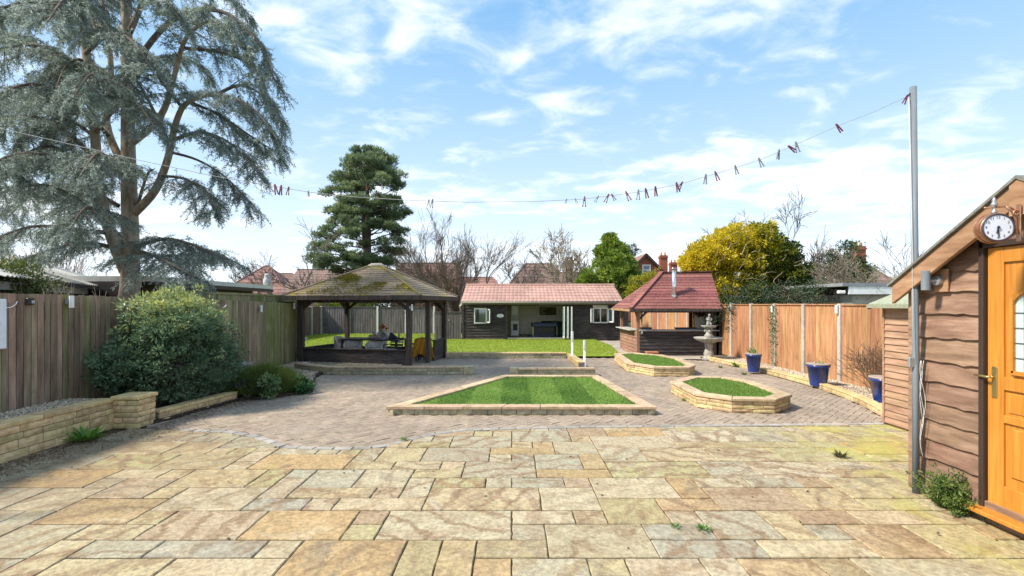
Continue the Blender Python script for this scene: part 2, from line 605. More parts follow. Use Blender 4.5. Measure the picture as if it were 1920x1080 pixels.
m_glass = glassmat('window_glass')
m_frost = surf('obscure_glass', [(0.3, (.42, .55, .53)), (0.7, (.60, .72, .69))], (40, 40, 40), 4, .15, .3, .003, .12, spec=.7)
m_bark = surf('cedar_bark', [(0.3, (.20, .16, .115)), (0.5, (.34, .28, .215)), (0.7, (.46, .39, .31))], (12, 12, 3), 7, .95, .7, .02, 0)
m_pbark = surf('pine_bark', [(0.3, (.10, .08, .065)), (0.7, (.23, .185, .145))], (5, 5, 2), 6, .95, .5, .02, 0)
m_twig = surf('bare_twig', [(0.3, (.085, .07, .06)), (0.7, (.18, .15, .13))], (5, 5, 5), 4, .9, 0, .01, .3)
m_ptwig = surf('pale_twig', [(0.3, (.20, .17, .12)), (0.7, (.36, .31, .23))], (5, 5, 5), 4, .9, 0, .01, .3)
m_btwig = surf('dry_twig', [(0.3, (.15, .095, .06)), (0.7, (.29, .195, .13))], (5, 5, 5), 4, .9, 0, .01, .4, islands=True)
m_brick = surf('red_brick', [(0.3, (.22, .07, .042)), (0.7, (.36, .125, .08))], (6, 6, 14), 6, .9, .2, .005, 0)
m_tile = surf('house_tile', [(0.3, (.15, .10, .085)), (0.7, (.25, .17, .145))], (3, 3, 3), 7, .9, .3, .01, .2, over=[((.15, .12, .08), .8, .55, .75)])
m_tiler = surf('red_house_tile', [(0.3, (.19, .10, .085)), (0.7, (.29, .165, .14))], (3, 3, 3), 7, .9, .3, .01, .1)
m_render = plain('pale_render', (.50, .46, .40), .9)
m_corr = surf('fibre_cement', [(0.3, (.42, .41, .37)), (0.7, (.60, .585, .54))], (3, 3, 3), 7, .85, .2, .005, 0, over=[((.22, .22, .17), 2.2, .6, .8)])
m_turf = None


# ------------------------------------------------------------------ flagstone material: bands and tints that differ slab by slab
def flagstone():
    m = bpy.data.materials.new('flagstone')
    m.use_nodes = True
    nt = m.node_tree
    nt.nodes.clear()
    geo = nd(nt, 'ShaderNodeNewGeometry')
    r = nd(nt, 'ShaderNodeObjectInfo').outputs['Random']
    pos = geo.outputs['Position']
    off = nd(nt, 'ShaderNodeCombineXYZ', i0=mth(nt, 'MULTIPLY', r, 67.0), i1=mth(nt, 'MULTIPLY', r, 131.0), i2=mth(nt, 'MULTIPLY', r, 29.0))
    v = nd(nt, 'ShaderNodeVectorMath', {'operation': 'ADD'}, i0=pos, i1=off.outputs[0]).outputs[0]
    v = nd(nt, 'ShaderNodeVectorRotate', {'rotation_type': 'Z_AXIS'}, Vector=v, Angle=mth(nt, 'MULTIPLY', r, 211.0)).outputs[0]
    r2 = mth(nt, 'FRACT', mth(nt, 'MULTIPLY', r, 13.7))
    r3 = mth(nt, 'FRACT', mth(nt, 'MULTIPLY', r, 29.3))
    base = ramp(nt, r, [(0, (.47, .345, .175)), (.10, (.56, .475, .31)), (.25, (.42, .39, .29)), (.38, (.54, .445, .265)), (.50, (.45, .40, .21)),
                        (.60, (.43, .315, .20)), (.72, (.58, .50, .35)), (.84, (.51, .345, .165)), (.92, (.40, .38, .30)), (1, (.50, .435, .29))])
    w = nd(nt, 'ShaderNodeTexWave', {'wave_type': 'BANDS', 'bands_direction': 'DIAGONAL'}, Vector=v, Scale=1.5, Distortion=9.0, Detail=6.0, Detail_Scale=1.1, Detail_Roughness=.62)
    n1 = nd(nt, 'ShaderNodeTexNoise', Vector=v, Scale=2.6, Detail=8.0, Roughness=.62, Distortion=.8)
    n3 = nd(nt, 'ShaderNodeTexNoise', Vector=v, Scale=28.0, Detail=6.0, Roughness=.7)
    bandc = ramp(nt, r2, [(0, (.27, .18, .10)), (.35, (.36, .25, .13)), (.6, (.28, .245, .17)), (1, (.33, .19, .105))])
    bm = mth(nt, 'MULTIPLY', maprange(nt, w.outputs['Fac'], .35, .9), maprange(nt, r3, .0, .8, .4, 1.0))
    bm = mth(nt, 'MULTIPLY', mth(nt, 'MULTIPLY', bm, .78), maprange(nt, n1.outputs[0], .36, .62))
    c = mixc(nt, bm, base, bandc)
    c = mixc(nt, mth(nt, 'MULTIPLY', maprange(nt, n1.outputs[0], .56, .74), .55), c, (.64, .56, .41))
    w2 = nd(nt, 'ShaderNodeTexWave', {'wave_type': 'BANDS', 'bands_direction': 'X'}, Vector=v, Scale=1.3, Distortion=11.0, Detail=7.0, Detail_Scale=.8, Detail_Roughness=.68)
    vein = mth(nt, 'MULTIPLY', maprange(nt, w2.outputs['Fac'], .70, .99), maprange(nt, r2, .25, .9, .0, .7))
    c = mixc(nt, vein, c, (.27, .175, .10))
    c = mixc(nt, mth(nt, 'MULTIPLY', maprange(nt, n1.outputs[0], .48, .30), .85), c, (.27, .175, .095))
    fine = maprange(nt, n3.outputs[0], .3, .7, .52, .94)
    c = nd(nt, 'ShaderNodeHueSaturation', Value=fine, Color=c, Saturation=1.06).outputs[0]
    # weathering: earth washed in from the beds on the left, algae by the shed
    sp = nd(nt, 'ShaderNodeSeparateXYZ', i0=pos)
    nw = nd(nt, 'ShaderNodeTexNoise', Vector=pos, Scale=1.1, Detail=9.0, Roughness=.66, Distortion=.5)
    d1 = mth(nt, 'ADD', nw.outputs[0], maprange(nt, sp.outputs[0], -1.0, -5.4, 0, .38))
    c = mixc(nt, mth(nt, 'MULTIPLY', maprange(nt, d1, .66, 1.0), .75), c, (.185, .125, .075))
    na = nd(nt, 'ShaderNodeTexNoise', Vector=pos, Scale=1.7, Detail=7.0, Roughness=.6)
    d2 = mth(nt, 'ADD', na.outputs[0], maprange(nt, sp.outputs[0], 2.3, 4.4, 0, .24))
    c = mixc(nt, mth(nt, 'MULTIPLY', maprange(nt, d2, .62, .86), .6), c, (.42, .40, .085))
    bs = nd(nt, 'ShaderNodeBsdfPrincipled', Base_Color=c, Roughness=mth(nt, 'ADD', .52, mth(nt, 'MULTIPLY', n3.outputs[0], .35)))
    bs.inputs['Specular IOR Level'].default_value = .4
    hgt = mth(nt, 'ADD', mth(nt, 'MULTIPLY', n1.outputs[0], .8), mth(nt, 'ADD', mth(nt, 'MULTIPLY', n3.outputs[0], .10), mth(nt, 'MULTIPLY', w.outputs['Fac'], .18)))
    bn = nd(nt, 'ShaderNodeBump', Height=hgt, Strength=.8, Distance=.024)
    nt.links.new(bn.outputs[0], bs.inputs['Normal'])
    nd(nt, 'ShaderNodeOutputMaterial', Surface=bs.outputs[0])
    return m


m_flag = flagstone()


def turfmat(name, lo, hi, stripe=None):
    m = bpy.data.materials.new(name)
    m.use_nodes = True
    nt = m.node_tree
    nt.nodes.clear()
    pos = nd(nt, 'ShaderNodeNewGeometry').outputs['Position']
    n1 = nd(nt, 'ShaderNodeTexNoise', Vector=pos, Scale=26.0, Detail=7.0, Roughness=.7)
    n2 = nd(nt, 'ShaderNodeTexNoise', Vector=pos, Scale=1.4, Detail=5.0, Roughness=.6)
    c = ramp(nt, mth(nt, 'ADD', mth(nt, 'MULTIPLY', n1.outputs[0], .6), mth(nt, 'MULTIPLY', n2.outputs[0], .4)), [(.36, lo), (.62, hi)])
    if stripe:
        sp = nd(nt, 'ShaderNodeSeparateXYZ', i0=pos)
        t = mth(nt, 'MULTIPLY', mth(nt, 'ADD', sp.outputs[0], 0.06 + 10), 1 / stripe)
        t = mth(nt, 'ADD', t, mth(nt, 'MULTIPLY', n1.outputs[0], .12))
        f = mth(nt, 'FRACT', mth(nt, 'MULTIPLY', t, .5))
        f = mth(nt, 'LESS_THAN', f, .5)
        at = nd(nt, 'ShaderNodeHueSaturation', Value=maprange(nt, f, 0, 1, .82, 1.14, False), Hue=maprange(nt, f, 0, 1, .515, .49, False), Color=c)
        c = at.outputs[0]
    bs = nd(nt, 'ShaderNodeBsdfPrincipled', Base_Color=c, Roughness=.85)
    bs.inputs['Specular IOR Level'].default_value = .15
    bn = nd(nt, 'ShaderNodeBump', Height=n1.outputs[0], Strength=1.0, Distance=.03)
    nt.links.new(bn.outputs[0], bs.inputs['Normal'])
    nd(nt, 'ShaderNodeOutputMaterial', Surface=bs.outputs[0])
    return m


m_turf = turfmat('striped_turf', (.085, .165, .032), (.20, .33, .085), .52)
m_turf2 = turfmat('bed_turf', (.06, .135, .014), (.15, .275, .035))
m_lawn = turfmat('lawn', (.14, .20, .016), (.29, .36, .04))

# ------------------------------------------------------------------ ground, patio, block paving
tag(MB().sheet([(-220, -60), (220, -60), (220, 320), (-220, 320)], -0.10).build('ground', m_earth), kind='structure')

FB = [(-6.4, 6.66), (-5.1, 6.66), (-4.37, 6.50), (-3.81, 6.42), (-3.35, 6.22), (-3.02, 5.97), (-2.75, 5.76), (-2.45, 5.69), (-2.0, 5.67), (-1.70, 5.70), (-1.50, 5.80),
      (-1.30, 6.05), (-1.0, 6.32), (-.65, 6.50), (0.0, 6.60), (1.0, 6.68), (2.5, 6.74), (5.2, 6.86), (6.2, 6.86)]
fbx, fby = [p[0] for p in FB], [p[1] for p in FB]


def fb(x):
    return float(np.interp(x, fbx, fby))


patio = MB().sheet([(-6.4, 0.2), (6.2, 0.2)] + FB[::-1], -0.013).build('patio', m_joint)
tag(patio, kind='structure')
tag(MB().sheet([(-7.2, 0.2), (-5.3, .2), (-5.3, 6.6), (-7.2, 6.6)], -0.05).build('bed_ground', m_soil), kind='structure')

CELL = 0.25
nx0, nx1, ny0, ny1 = -26, 26, 7, 29
occ = set()
ends = set()
sizes = [(2, 2, 5), (3, 2, 9), (2, 1, 7), (1, 1, 2), (1, 2, 1), (4, 2, 1), (3, 1, 4)]
shed_zone = lambda x, y: x > 3.76 and y < 4.55
for j in range(ny0, ny1):
    for i in range(nx0, nx1):
        if (i, j) in occ:
            continue
        opts = []
        for w, h, k in sizes:
            if all((i + a, j + b) not in occ and i + a < nx1 for a in range(w) for b in range(h)):
                opts += [(w, h)] * k
        # break long joints: do not end a slab where the one in the row before ended
        good = [o_ for o_ in opts if (i + o_[0], j - 1) not in ends]
        w, h = random.choice(good or opts)
        for b in range(h):
            ends.add((i + w, j + b))
        for a in range(w):
            for b in range(h):
                occ.add((i + a, j + b))
        x0, x1, y0, y1 = i * CELL, (i + w) * CELL, j * CELL, (j + h) * CELL
        g = random.uniform(.0035, .0065)
        gy_ = g * random.uniform(1.6, 2.2)
        x0, x1, y0, y1 = x0 + g, x1 - g, y0 + gy_, y1 - gy_
        cx = (x0 + x1) / 2
        # leave out what no camera near this one could see, and what lies under the shed
        if shed_zone(x0 + .1, y1) or abs(cx) > y1 * 1.06 + 2.0 or x1 < -5.44 + (0 if y1 < 6.3 else .3):
            continue
        xs_ = [x for x in np.linspace(x0, x1, 25) if fb(x) > y0 + .035]
        if len(xs_) < 5 or xs_[-1] - xs_[0] > (len(xs_) - .5) * (x1 - x0) / 24 + .001:
            continue
        x0, x1 = float(xs_[0]), float(xs_[-1])
        ns = 5
        jit = lambda: random.uniform(-.004, .004)
        pts = [(x0 + (x1 - x0) * k / ns, y0 + jit()) for k in range(ns)]
        pts += [(x1 + jit(), y0 + (min(y1, fb(x1)) - y0) * k / ns) for k in range(ns)]
        pts += [(x1 + (x0 - x1) * k / ns, min(y1 + jit(), fb(x1 + (x0 - x1) * k / ns) - .01)) for k in range(ns)]
        yb = min(y1, fb(x0) - .01)
        pts += [(x0 + jit(), yb + (y0 - yb) * k / ns) for k in range(ns)]
        n = len(pts)
        mx, my = sum(p[0] for p in pts) / n, sum(p[1] for p in pts) / n
        ta, tb, tz = random.uniform(-.004, .004), random.uniform(-.004, .004), random.uniform(-.002, .002)
        hz_ = lambda x, y: tz + ta * (x - mx) + tb * (y - my)
        ins = [(p[0] + (mx - p[0]) / max(.05, math.hypot(mx - p[0], my - p[1])) * .007, p[1] + (my - p[1]) / max(.05, math.hypot(mx - p[0], my - p[1])) * .007) for p in pts]
        vs = [(p[0], p[1], -.03) for p in pts] + [(p[0], p[1], -.006 + hz_(*p)) for p in pts] + [(p[0], p[1], hz_(*p)) for p in ins]
        fs = [tuple(range(2 * n, 3 * n))]
        for k in range(n):
            k2 = (k + 1) % n
            fs += [(k, k2, n + k2, n + k), (n + k, n + k2, 2 * n + k2, 2 * n + k)]
        MB().add(vs, fs).build('flagstone', m_flag, patio)

# --- beds (outer outlines, anticlockwise)
BED_C = [(-1.91, 7.45), (2.2, 7.45), (1.90, 10.8), (-.18, 10.8)]
BED_N = [(3.05, 8.02), (3.46, 7.6), (4.09, 7.53), (4.56, 7.92), (4.62, 9.3), (4.32, 9.92), (3.72, 9.98), (3.06, 9.3)]
BED_F = [(2.92, 12.3), (3.37, 11.46), (4.17, 11.4), (4.46, 11.8), (4.62, 13.3), (4.38, 14.3), (3.7, 14.9), (3.1, 14.6)]
PAVE = [(-5.1, 6.70), (-4.85, 8.5), (-4.45, 8.95), (-4.0, 9.35), (-4.2, 10.3), (-4.6, 11.2), (-4.66, 11.9), (-4.7, 13.2), (-2.9, 13.2), (-2.7, 15.35),
        (1.93, 15.35), (4.5, 15.45), (5.93, 14.6), (6.05, 13.8), (6.20, 12.2), (6.24, 10.5), (6.06, 8.86), (5.8, 7.9), (5.5, 7.1), (5.45, 6.9)]
PAVE_FULL = PAVE + [p for p in FB[::-1] if -5.0 < p[0] < 5.4]
pave = MB().sheet(PAVE_FULL, -0.008).build('block_paving', m_sand)
tag(pave, kind='structure')

th = math.radians(45)
blocks = []
for i in range(-220, 220):
    for j in range(-220, 220):
        t = (i - j) % 4
        if t == 0:
            cx, cy, ori = (i + 1) * .1, (j + .5) * .1, 0
        elif t == 3:
            cx, cy, ori = (i + .5) * .1, (j + 1) * .1, 1
        else:
            continue
        x, y = cx * math.cos(th) - cy * math.sin(th), cx * math.sin(th) + cy * math.cos(th) + 10
        if not (-5.2 < x < 6.4 and 5.6 < y < 15.6):
            continue
        if y < fb(x) + .085:
            continue
        if inpoly(x, y, PAVE_FULL) and not any(inpoly(x, y, b) for b in (BED_C, BED_N, BED_F)):
            blocks.append((x, y, th + ori * PI / 2))


def block_local(L=.2, W=.1, g=.0018, b=.004, d=.02):
    a, c = L / 2 - g, W / 2 - g
    vs = [(-a, -c, -d), (a, -c, -d), (a, c, -d), (-a, c, -d), (-a, -c, -b), (a, -c, -b), (a, c, -b), (-a, c, -b),
          (-a + b, -c + b, 0), (a - b, -c + b, 0), (a - b, c - b, 0), (-a + b, c - b, 0)]
    fs = [(8, 9, 10, 11)]
    for k in range(4):
        k2 = (k + 1) % 4
        fs += [(k, k2, 4 + k2, 4 + k), (4 + k, 4 + k2, 8 + k2, 8 + k)]
    return vs, fs


bv, bf_ = block_local()
blocks.sort(key=lambda b: b[0] ** 2 * .3 + b[1] ** 2)
seed_block = MB().add(bv, bf_).build('paving_block', m_block, pave)
first = True
for x, y, a in blocks[:298]:
    z = random.uniform(-.002, .002) - (.006 if y < fb(x) + .3 else 0)
    if first:
        seed_block.location = (x, y, z)
        seed_block.rotation_euler = (0, 0, a)
        first = False
    else:
        inst(seed_block, pave, (x, y, z), a)
BV = np.array(bv)
rest = np.array(blocks[298:])
ca, sa = np.cos(rest[:, 2]), np.sin(rest[:, 2])
allv = np.empty((len(rest), 12, 3))
tl = rng.uniform(-.012, .012, (len(rest), 2))
allv[:, :, 0] = rest[:, 0:1] + BV[None, :, 0] * ca[:, None] - BV[None, :, 1] * sa[:, None]
allv[:, :, 1] = rest[:, 1:2] + BV[None, :, 0] * sa[:, None] + BV[None, :, 1] * ca[:, None]
allv[:, :, 2] = BV[None, :, 2] + rng.uniform(-.002, .002, (len(rest), 1)) + BV[None, :, 0] * tl[:, :1] + BV[None, :, 1] * tl[:, 1:]
fl = []
for k in range(len(rest)):
    fl += [tuple(q + 12 * k for q in f) for f in bf_]
me = bpy.data.meshes.new('paving_blocks')
me.from_pydata(allv.reshape(-1, 3).tolist(), [], fl)
me.materials.append(m_block)
o = bpy.data.objects.new('paving_field', me)
col.objects.link(o)
o.parent = pave
tag(o, kind='stuff')
# grey border course along the flagstones
bd_src = MB().add(*block_local()).build('border_block', m_blockg, pave)
pl = [(x, fb(x) + .055) for x in np.linspace(-4.6, 5.3, 400)]
acc, k, prevp = 0.0, 0, pl[0]
for p in pl[1:]:
    acc += math.hypot(p[0] - prevp[0], p[1] - prevp[1])
    if acc >= .203:
        acc = 0
        a = math.atan2(p[1] - prevp[1], p[0] - prevp[0])
        if k == 0:
            bd_src.location = (p[0], p[1], 0.003)
            bd_src.rotation_euler = (0, 0, a)
        else:
            inst(bd_src, pave, (p[0], p[1], random.uniform(.001, .004)), a)
        k += 1
    prevp = p

# gazebo pad, gravel grounds, lawn
tag(MB().sheet([(-7.0, 12.9), (-2.75, 12.9), (-2.0, 16.6), (-6.6, 17.3)], -0.004).build('gazebo_floor', m_slabc), kind='structure')
tag(MB().sheet([(3.3, 15.5), (4.5, 15.3), (7.0, 14.9), (7.0, 27), (3.9, 27)], -0.006).build('bar_floor', m_slabc), kind='structure')
LAWN = [(-10.8, 17.2), (-6.5, 17.3), (-2.2, 16.3), (-2.05, 15.45), (1.9, 15.45), (2.2, 15.42), (3.5, 15.45), (4.0, 19.5), (3.9, 22.7), (3.9, 27.3), (-10.8, 27.3)]
lawn = MB().sheet(LAWN, 0.05).build('lawn', m_lawn)
tag(lawn, kind='structure')
BED_L = [(-6.4, 6.9), (-5.1, 6.9), (-4.82, 8.5), (-4.3, 8.85), (-3.85, 9.35), (-4.2, 10.3), (-4.55, 11.2), (-4.7, 12.9), (-6.4, 13.9)]
tag(MB().prism(BED_L, -.05, .055).build('planting_bed', m_soil), kind='structure')
GRAV_R = [(5.62, 7.0), (5.95, 7.9), (6.2, 8.86), (6.38, 10.5), (6.34, 12.2), (6.2, 13.8), (6.05, 14.6), (6.0, 15.4), (7.0, 15.4), (7.0, 7.0)]
grav_r = tag(MB().prism(GRAV_R, -.05, .05).build('gravel_bed', m_soil), kind='structure')
grav_l = tag(MB().prism([(-6.32, .5), (-5.6, .5), (-5.6, 6.9), (-6.32, 6.9)], -.05, .36).build('raised_bed', m_soil), kind='structure')


def pebbles(name, poly, z, n, r0, r1, mat, parent=None):
    xs = [p[0] for p in poly]
    ys = [p[1] for p in poly]
    X = rng.uniform(min(xs), max(xs), n * 3)
    Y = rng.uniform(min(ys), max(ys), n * 3)
    k = inpoly_np(X, Y, poly)
    X, Y = X[k][:n], Y[k][:n]
    n = len(X)
    base = np.array([(1, 0, 0), (-1, 0, 0), (0, 1, 0), (0, -1, 0), (0, 0, 1), (0, 0, -1)], float)
    tri = np.array([(0, 2, 4), (2, 1, 4), (1, 3, 4), (3, 0, 4), (2, 0, 5), (1, 2, 5), (3, 1, 5), (0, 3, 5)])
    R = rng.uniform(r0, r1, (n, 1, 1)) * rng.uniform(.6, 1.3, (n, 6, 1))
    B = base[None] * R
    B[:, :, 2] *= .65
    a = rng.uniform(0, 6.28, n)
    ca, sa = np.cos(a)[:, None], np.sin(a)[:, None]
    V = np.stack([B[:, :, 0] * ca - B[:, :, 1] * sa + X[:, None], B[:, :, 0] * sa + B[:, :, 1] * ca + Y[:, None], B[:, :, 2] + z + rng.uniform(0, r1 * .6, (n, 1))], -1)
    F = (tri[None] + (np.arange(n) * 6)[:, None, None]).reshape(-1, 3)
    me = bpy.data.meshes.new(name)
    me.vertices.add(6 * n)
    me.vertices.foreach_set('co', V.reshape(-1))
    me.loops.add(F.size)
    me.loops.foreach_set('vertex_index', F.reshape(-1).astype(np.int32))
    me.polygons.add(len(F))
    me.polygons.foreach_set('loop_start', np.arange(0, F.size, 3, dtype=np.int32))
    me.update()
    me.validate()
    me.materials.append(mat)
    o = bpy.data.objects.new(name, me)
    col.objects.link(o)
    return o


m_grav = surf('gravel', [(0.3, (.32, .25, .175)), (0.7, (.60, .51, .385))], (30, 30, 30), 3, .9, 0, .01, .9, .04, islands=True)
tag(pebbles('gravel', GRAV_R, .05, 16000, .010, .024, m_grav), 'pale gravel strip along the orange fence', 'gravel', kind='stuff')
tag(pebbles('gravel', [(-6.3, 3.0), (-5.6, 3.0), (-5.6, 6.85), (-6.3, 6.85)], .36, 8000, .008, .019, m_grav), 'pale gravel on top of the raised bed by the left fence', 'gravel', kind='stuff')
tag(pebbles('gravel', [(-6.3, 10.3), (-4.25, 10.3), (-4.6, 11.3), (-4.75, 12.0), (-3.0, 12.9), (-3.0, 13.2), (-6.2, 13.9)], .055, 9000, .010, .022, m_grav), 'grey gravel patch in front of the dark gazebo wall', 'gravel', kind='stuff')


def blades(name, poly, z, n, L, W, mat, parent=None, lean=.5, rnd=None):
    xs = [p[0] for p in poly]
    ys = [p[1] for p in poly]
    X = rng.uniform(min(xs), max(xs), n * 3)
    Y = rng.uniform(min(ys), max(ys), n * 3)
    k = inpoly_np(X, Y, poly)
    X, Y = X[k][:n], Y[k][:n]
    P = np.stack([X, Y, np.full(len(X), z)], -1)
    D = rng.normal(size=(len(X), 3)) * lean
    D[:, 2] = 1
    o = leaf_obj(name, P, D, rng.uniform(.5, 1, len(X)) * L, W, mat, parent, rnd(X, Y) if rnd else None)
    return o


m_blade = leafmat('grass_blade', [(0, (.075, .155, .022)), (.5, (.17, .30, .05)), (1, (.30, .42, .10))], .3)
m_bladel = leafmat('lawn_blade', [(0, (.15, .22, .02)), (.5, (.26, .34, .035)), (1, (.38, .44, .09))], .3)


def bed(name, label, outline, courses, lens, cope, turf_m, blade_n, stone_m, cope_m, thick=.17, rnd=None):
    cx = sum(p[0] for p in outline) / len(outline)
    cy = sum(p[1] for p in outline) / len(outline)
    t = thing(name, label, 'planter', (cx, cy, 0))
    stone_wall(t, outline, True, courses, thick, lens, stone_m, m_mortar, cope_m, cope=cope)
    inn = offset_path(outline, -thick + .01, True)
    H = sum(courses) + cope[0]
    tf = MB().prism(inn, 0.0, H - .035).build('turf', turf_m, t)
    inn2 = offset_path(outline, -thick - .012, True)
    b = blades('grass', inn2, H - .036, blade_n, .034, .006, m_blade, tf, .8, rnd)
    tag(b, kind='stuff')
    # longer tufts straggling over the coping
    n_ = max(60, int(sum((Vector(inn2[k]) - Vector(inn2[k - 1])).length for k in range(len(inn2))) * 55))
    pe = []
    for q in range(n_):
        k = rng.integers(len(inn2))
        f = rng.random()
        pe.append((inn2[k - 1][0] + (inn2[k][0] - inn2[k - 1][0]) * f, inn2[k - 1][1] + (inn2[k][1] - inn2[k - 1][1]) * f, H - .036))
    D = rng.normal(size=(n_, 3)) * .7
    D[:, 2] = 1
    tag(leaf_obj('edge_grass', np.array(pe), D, rng.uniform(.03, .075, n_), .007, m_blade, tf), kind='stuff')
    return t


def stripes(X, Y):
    f = ((X + .06 + 10) / .52 * .5) % 1 < .5
    patch = np.array([mnoise.noise(Vector((x * 1.3, y * 1.3, 2.0))) for x, y in zip(X, Y)])
    return np.clip(rng.normal(.42, .2, len(X)) + np.where(f, .22, -.12) + patch * .35, 0, 1)


bed('lawn_planter', 'low stone-edged planter of striped turf in the middle of the paving', BED_C, [.085], (.19, .24), (.045, .02, .62), m_turf, 60000, m_wallg, m_cope, rnd=stripes)
bed('octagonal_planter', 'eight-sided stone planter with lawn, the one nearer the camera', BED_N, [.062, .062, .062], (.2, .36), (.045, .025, .5), m_turf2, 26000, m_wall, m_cope)
bed('octagonal_planter', 'eight-sided stone planter with lawn, the one just before the bar', BED_F, [.06, .06, .06], (.2, .36), (.045, .025, .5), m_turf2, 26000, m_wall, m_cope)
lb = blades('lawn_grass', LAWN, .05, 90000, .06, .012, m_bladel, None, .7)
tag(lb, 'bright mown grass in front of the dark garden room', 'grass', kind='stuff')


# ------------------------------------------------------------------ garden walls
def gwall(name, label, path, courses, lens, sm, cm, thick=.2, cope=(.045, .015, .45), z0=0.0, proud=.008):
    t = thing(name, label, 'wall', (path[0][0], path[0][1], 0))
    stone_wall(t, path, False, courses, thick, lens, sm, m_mortar, cm, z0=z0, cope=cope, proud=proud)
    return t


gwall('retaining_wall', 'yellow stone retaining wall below the left fence', [(-5.46, 1.6), (-5.455, 6.635)], [.10, .11, .075, .085], (.22, .42), m_wall, m_copey, .2, (.05, .015, .5), proud=.012)
# pier
t = thing('stone_pier', 'short square yellow stone pier beside the big bush', 'pier', (-5.29, 6.78, 0))
stone_wall(t, [(-5.46, 6.62), (-5.12, 6.62), (-5.12, 6.95), (-5.46, 6.95)], True, [.075, .08, .07, .09, .075], .14, (.16, .26), m_wall, m_mortar, m_copey, proud=.012)
MB().box((-5.29, 6.785, .42), (.39, .38, .05)).build('cap_stone', m_copey, t, bevel=.01)
gwall('edging_wall', 'low yellow stone wall in front of the big bush', [(-5.09, 6.98), (-4.83, 8.5)], [.07, .06], (.2, .34), m_wall, m_copey, .16)
gwall('terrace_wall', 'low grey-green stone wall in front of the gazebo', [(-5.6, 12.45), (-4.95, 11.95), (-4.5, 11.72), (-1.16, 11.72)], [.075, .075], (.2, .36), m_wallg, m_cope, .2)
t = bpy.data.objects[[o.name for o in bpy.data.objects if o.name.startswith('terrace_wall')][0]]
MB().box((-1.05, 11.80, .105), (.22, .26, .21)).build('end_pier', m_wallg, t, bevel=.012)
t2 = gwall('terrace_wall', 'low grey-green stone wall behind the central turf planter', [(.14, 11.52), (1.99, 11.52)], [.07, .07], (.2, .36), m_wallg, m_cope, .2)
MB().box((.05, 11.60, .10), (.20, .26, .20)).build('end_pier', m_wallg, t2, bevel=.012)
t3 = gwall('lawn_wall', 'low stone wall holding back the lawn', [(-2.1, 15.28), (1.72, 15.28)], [.07, .07], (.22, .4), m_wallg, m_copey, .18)
gwall('lawn_wall', 'short yellow stone wall end running towards the camera beside the bollard lights', [(1.75, 15.28), (1.78, 13.0)], [.06, .06], (.22, .4), m_wall, m_copey, .17, (.04, .012, .45))
# loose slabs on the gravel
tag(MB().box((-4.15, 12.88, .085), (1.1, .16, .05), .10).build('loose_coping', m_cope, None, bevel=.006), 'loose coping slab on the gravel, the longer one nearer the gazebo wall', 'slab')
tag(MB().box((-3.75, 12.66, .075), (.9, .14, .05), .06).build('loose_coping', m_cope, None, bevel=.006), 'loose coping slab on the gravel, the shorter one nearer the camera', 'slab')
# curved edging by the gravel
ed = [(5.93, 14.65), (6.05, 13.8), (6.16, 13.0), (6.20, 12.2), (6.235, 11.3), (6.24, 10.5), (6.17, 9.6), (6.06, 8.86), (5.93, 8.3), (5.80, 7.9), (5.66, 7.5), (5.5, 7.08)][::-1]
t = thing('stone_edging', 'curved yellow stone edging along the gravel strip', 'edging', (5.5, 7.08, 0))
stone_wall(t, [(x, y) for x, y in ed][::-1], False, [.085], .15, (.28, .5), m_wall, m_mortar, m_copey, cope=(.03, .01, .5))

# ------------------------------------------------------------------ fences
# left: close-boarded, each board its own piece
t = thing('board_fence', 'weathered brown vertical board fence along the left side', 'fence', (-6.3, 4.0, 0))
MB().bar((-6.42, 2.2, .55), (-6.42, 14.2, .5), .04, .08).build('rail', m_fenceL, t)
MB().bar((-6.42, 2.2, 1.62), (-6.42, 14.2, 1.52), .04, .08).build('rail', m_fenceL, t)
MB().box((-6.385, 8.25, .98), (.02, 11.9, 1.6)).build('gap_shade_sheet', m_frame, t)  # dark sheet added to stand in for shade in the gaps between boards
y = 2.3
while y < 14.15:
    w = random.uniform(.084, .098)
    top = 1.865 - (y - 4) * .0105 + random.uniform(-.008, .008)
    if y > 13.0:
        top -= .02
    z0 = .30 if y < 6.6 else .03
    tw = random.uniform(-.006, .006)
    x = -6.335
    mb = MB().hexa([(x - .03, y, z0), (x + .012 + tw, y + w - .018, z0), (x + .004 + tw, y + w - .006, z0), (x - .036, y + w, z0),
                    (x - .03, y, top), (x + .012 - tw, y + w - .018, top), (x + .004 - tw, y + w - .006, top), (x - .036, y + w, top)])
    # overlapping feather-edge face: thick edge proud, thin edge tucked behind
    g0 = random.uniform(.010, .016)
    mb = MB().hexa([(x - .012, y, z0), (x + .010, y, z0), (x + .014 + tw, y + w - g0, z0), (x - .008, y + w - g0, z0),
                    (x - .012, y, top), (x + .010, y, top), (x + .014 - tw, y + w - g0, top), (x - .008, y + w - g0, top)])
    mb.build('board', m_fenceM if (y > 12.1 or random.random() < (.13 if y < 10 else .35)) else m_fenceL, t)
    y += w
# taller neighbour fence seen above it
t = thing('neighbour_fence', 'greenish taller board fence showing above the left fence near the gazebo', 'fence', (-6.62, 9.8, 0))
y = 9.9
while y < 15.2:
    MB().box((-6.62, y + .055, .97), (.02, .105, 1.92)).build('board', m_fenceM, t)
    y += .11
MB().box((-6.62, 12.55, 1.955), (.07, 5.4, .05)).build('capping_rail', m_fenceM, t)


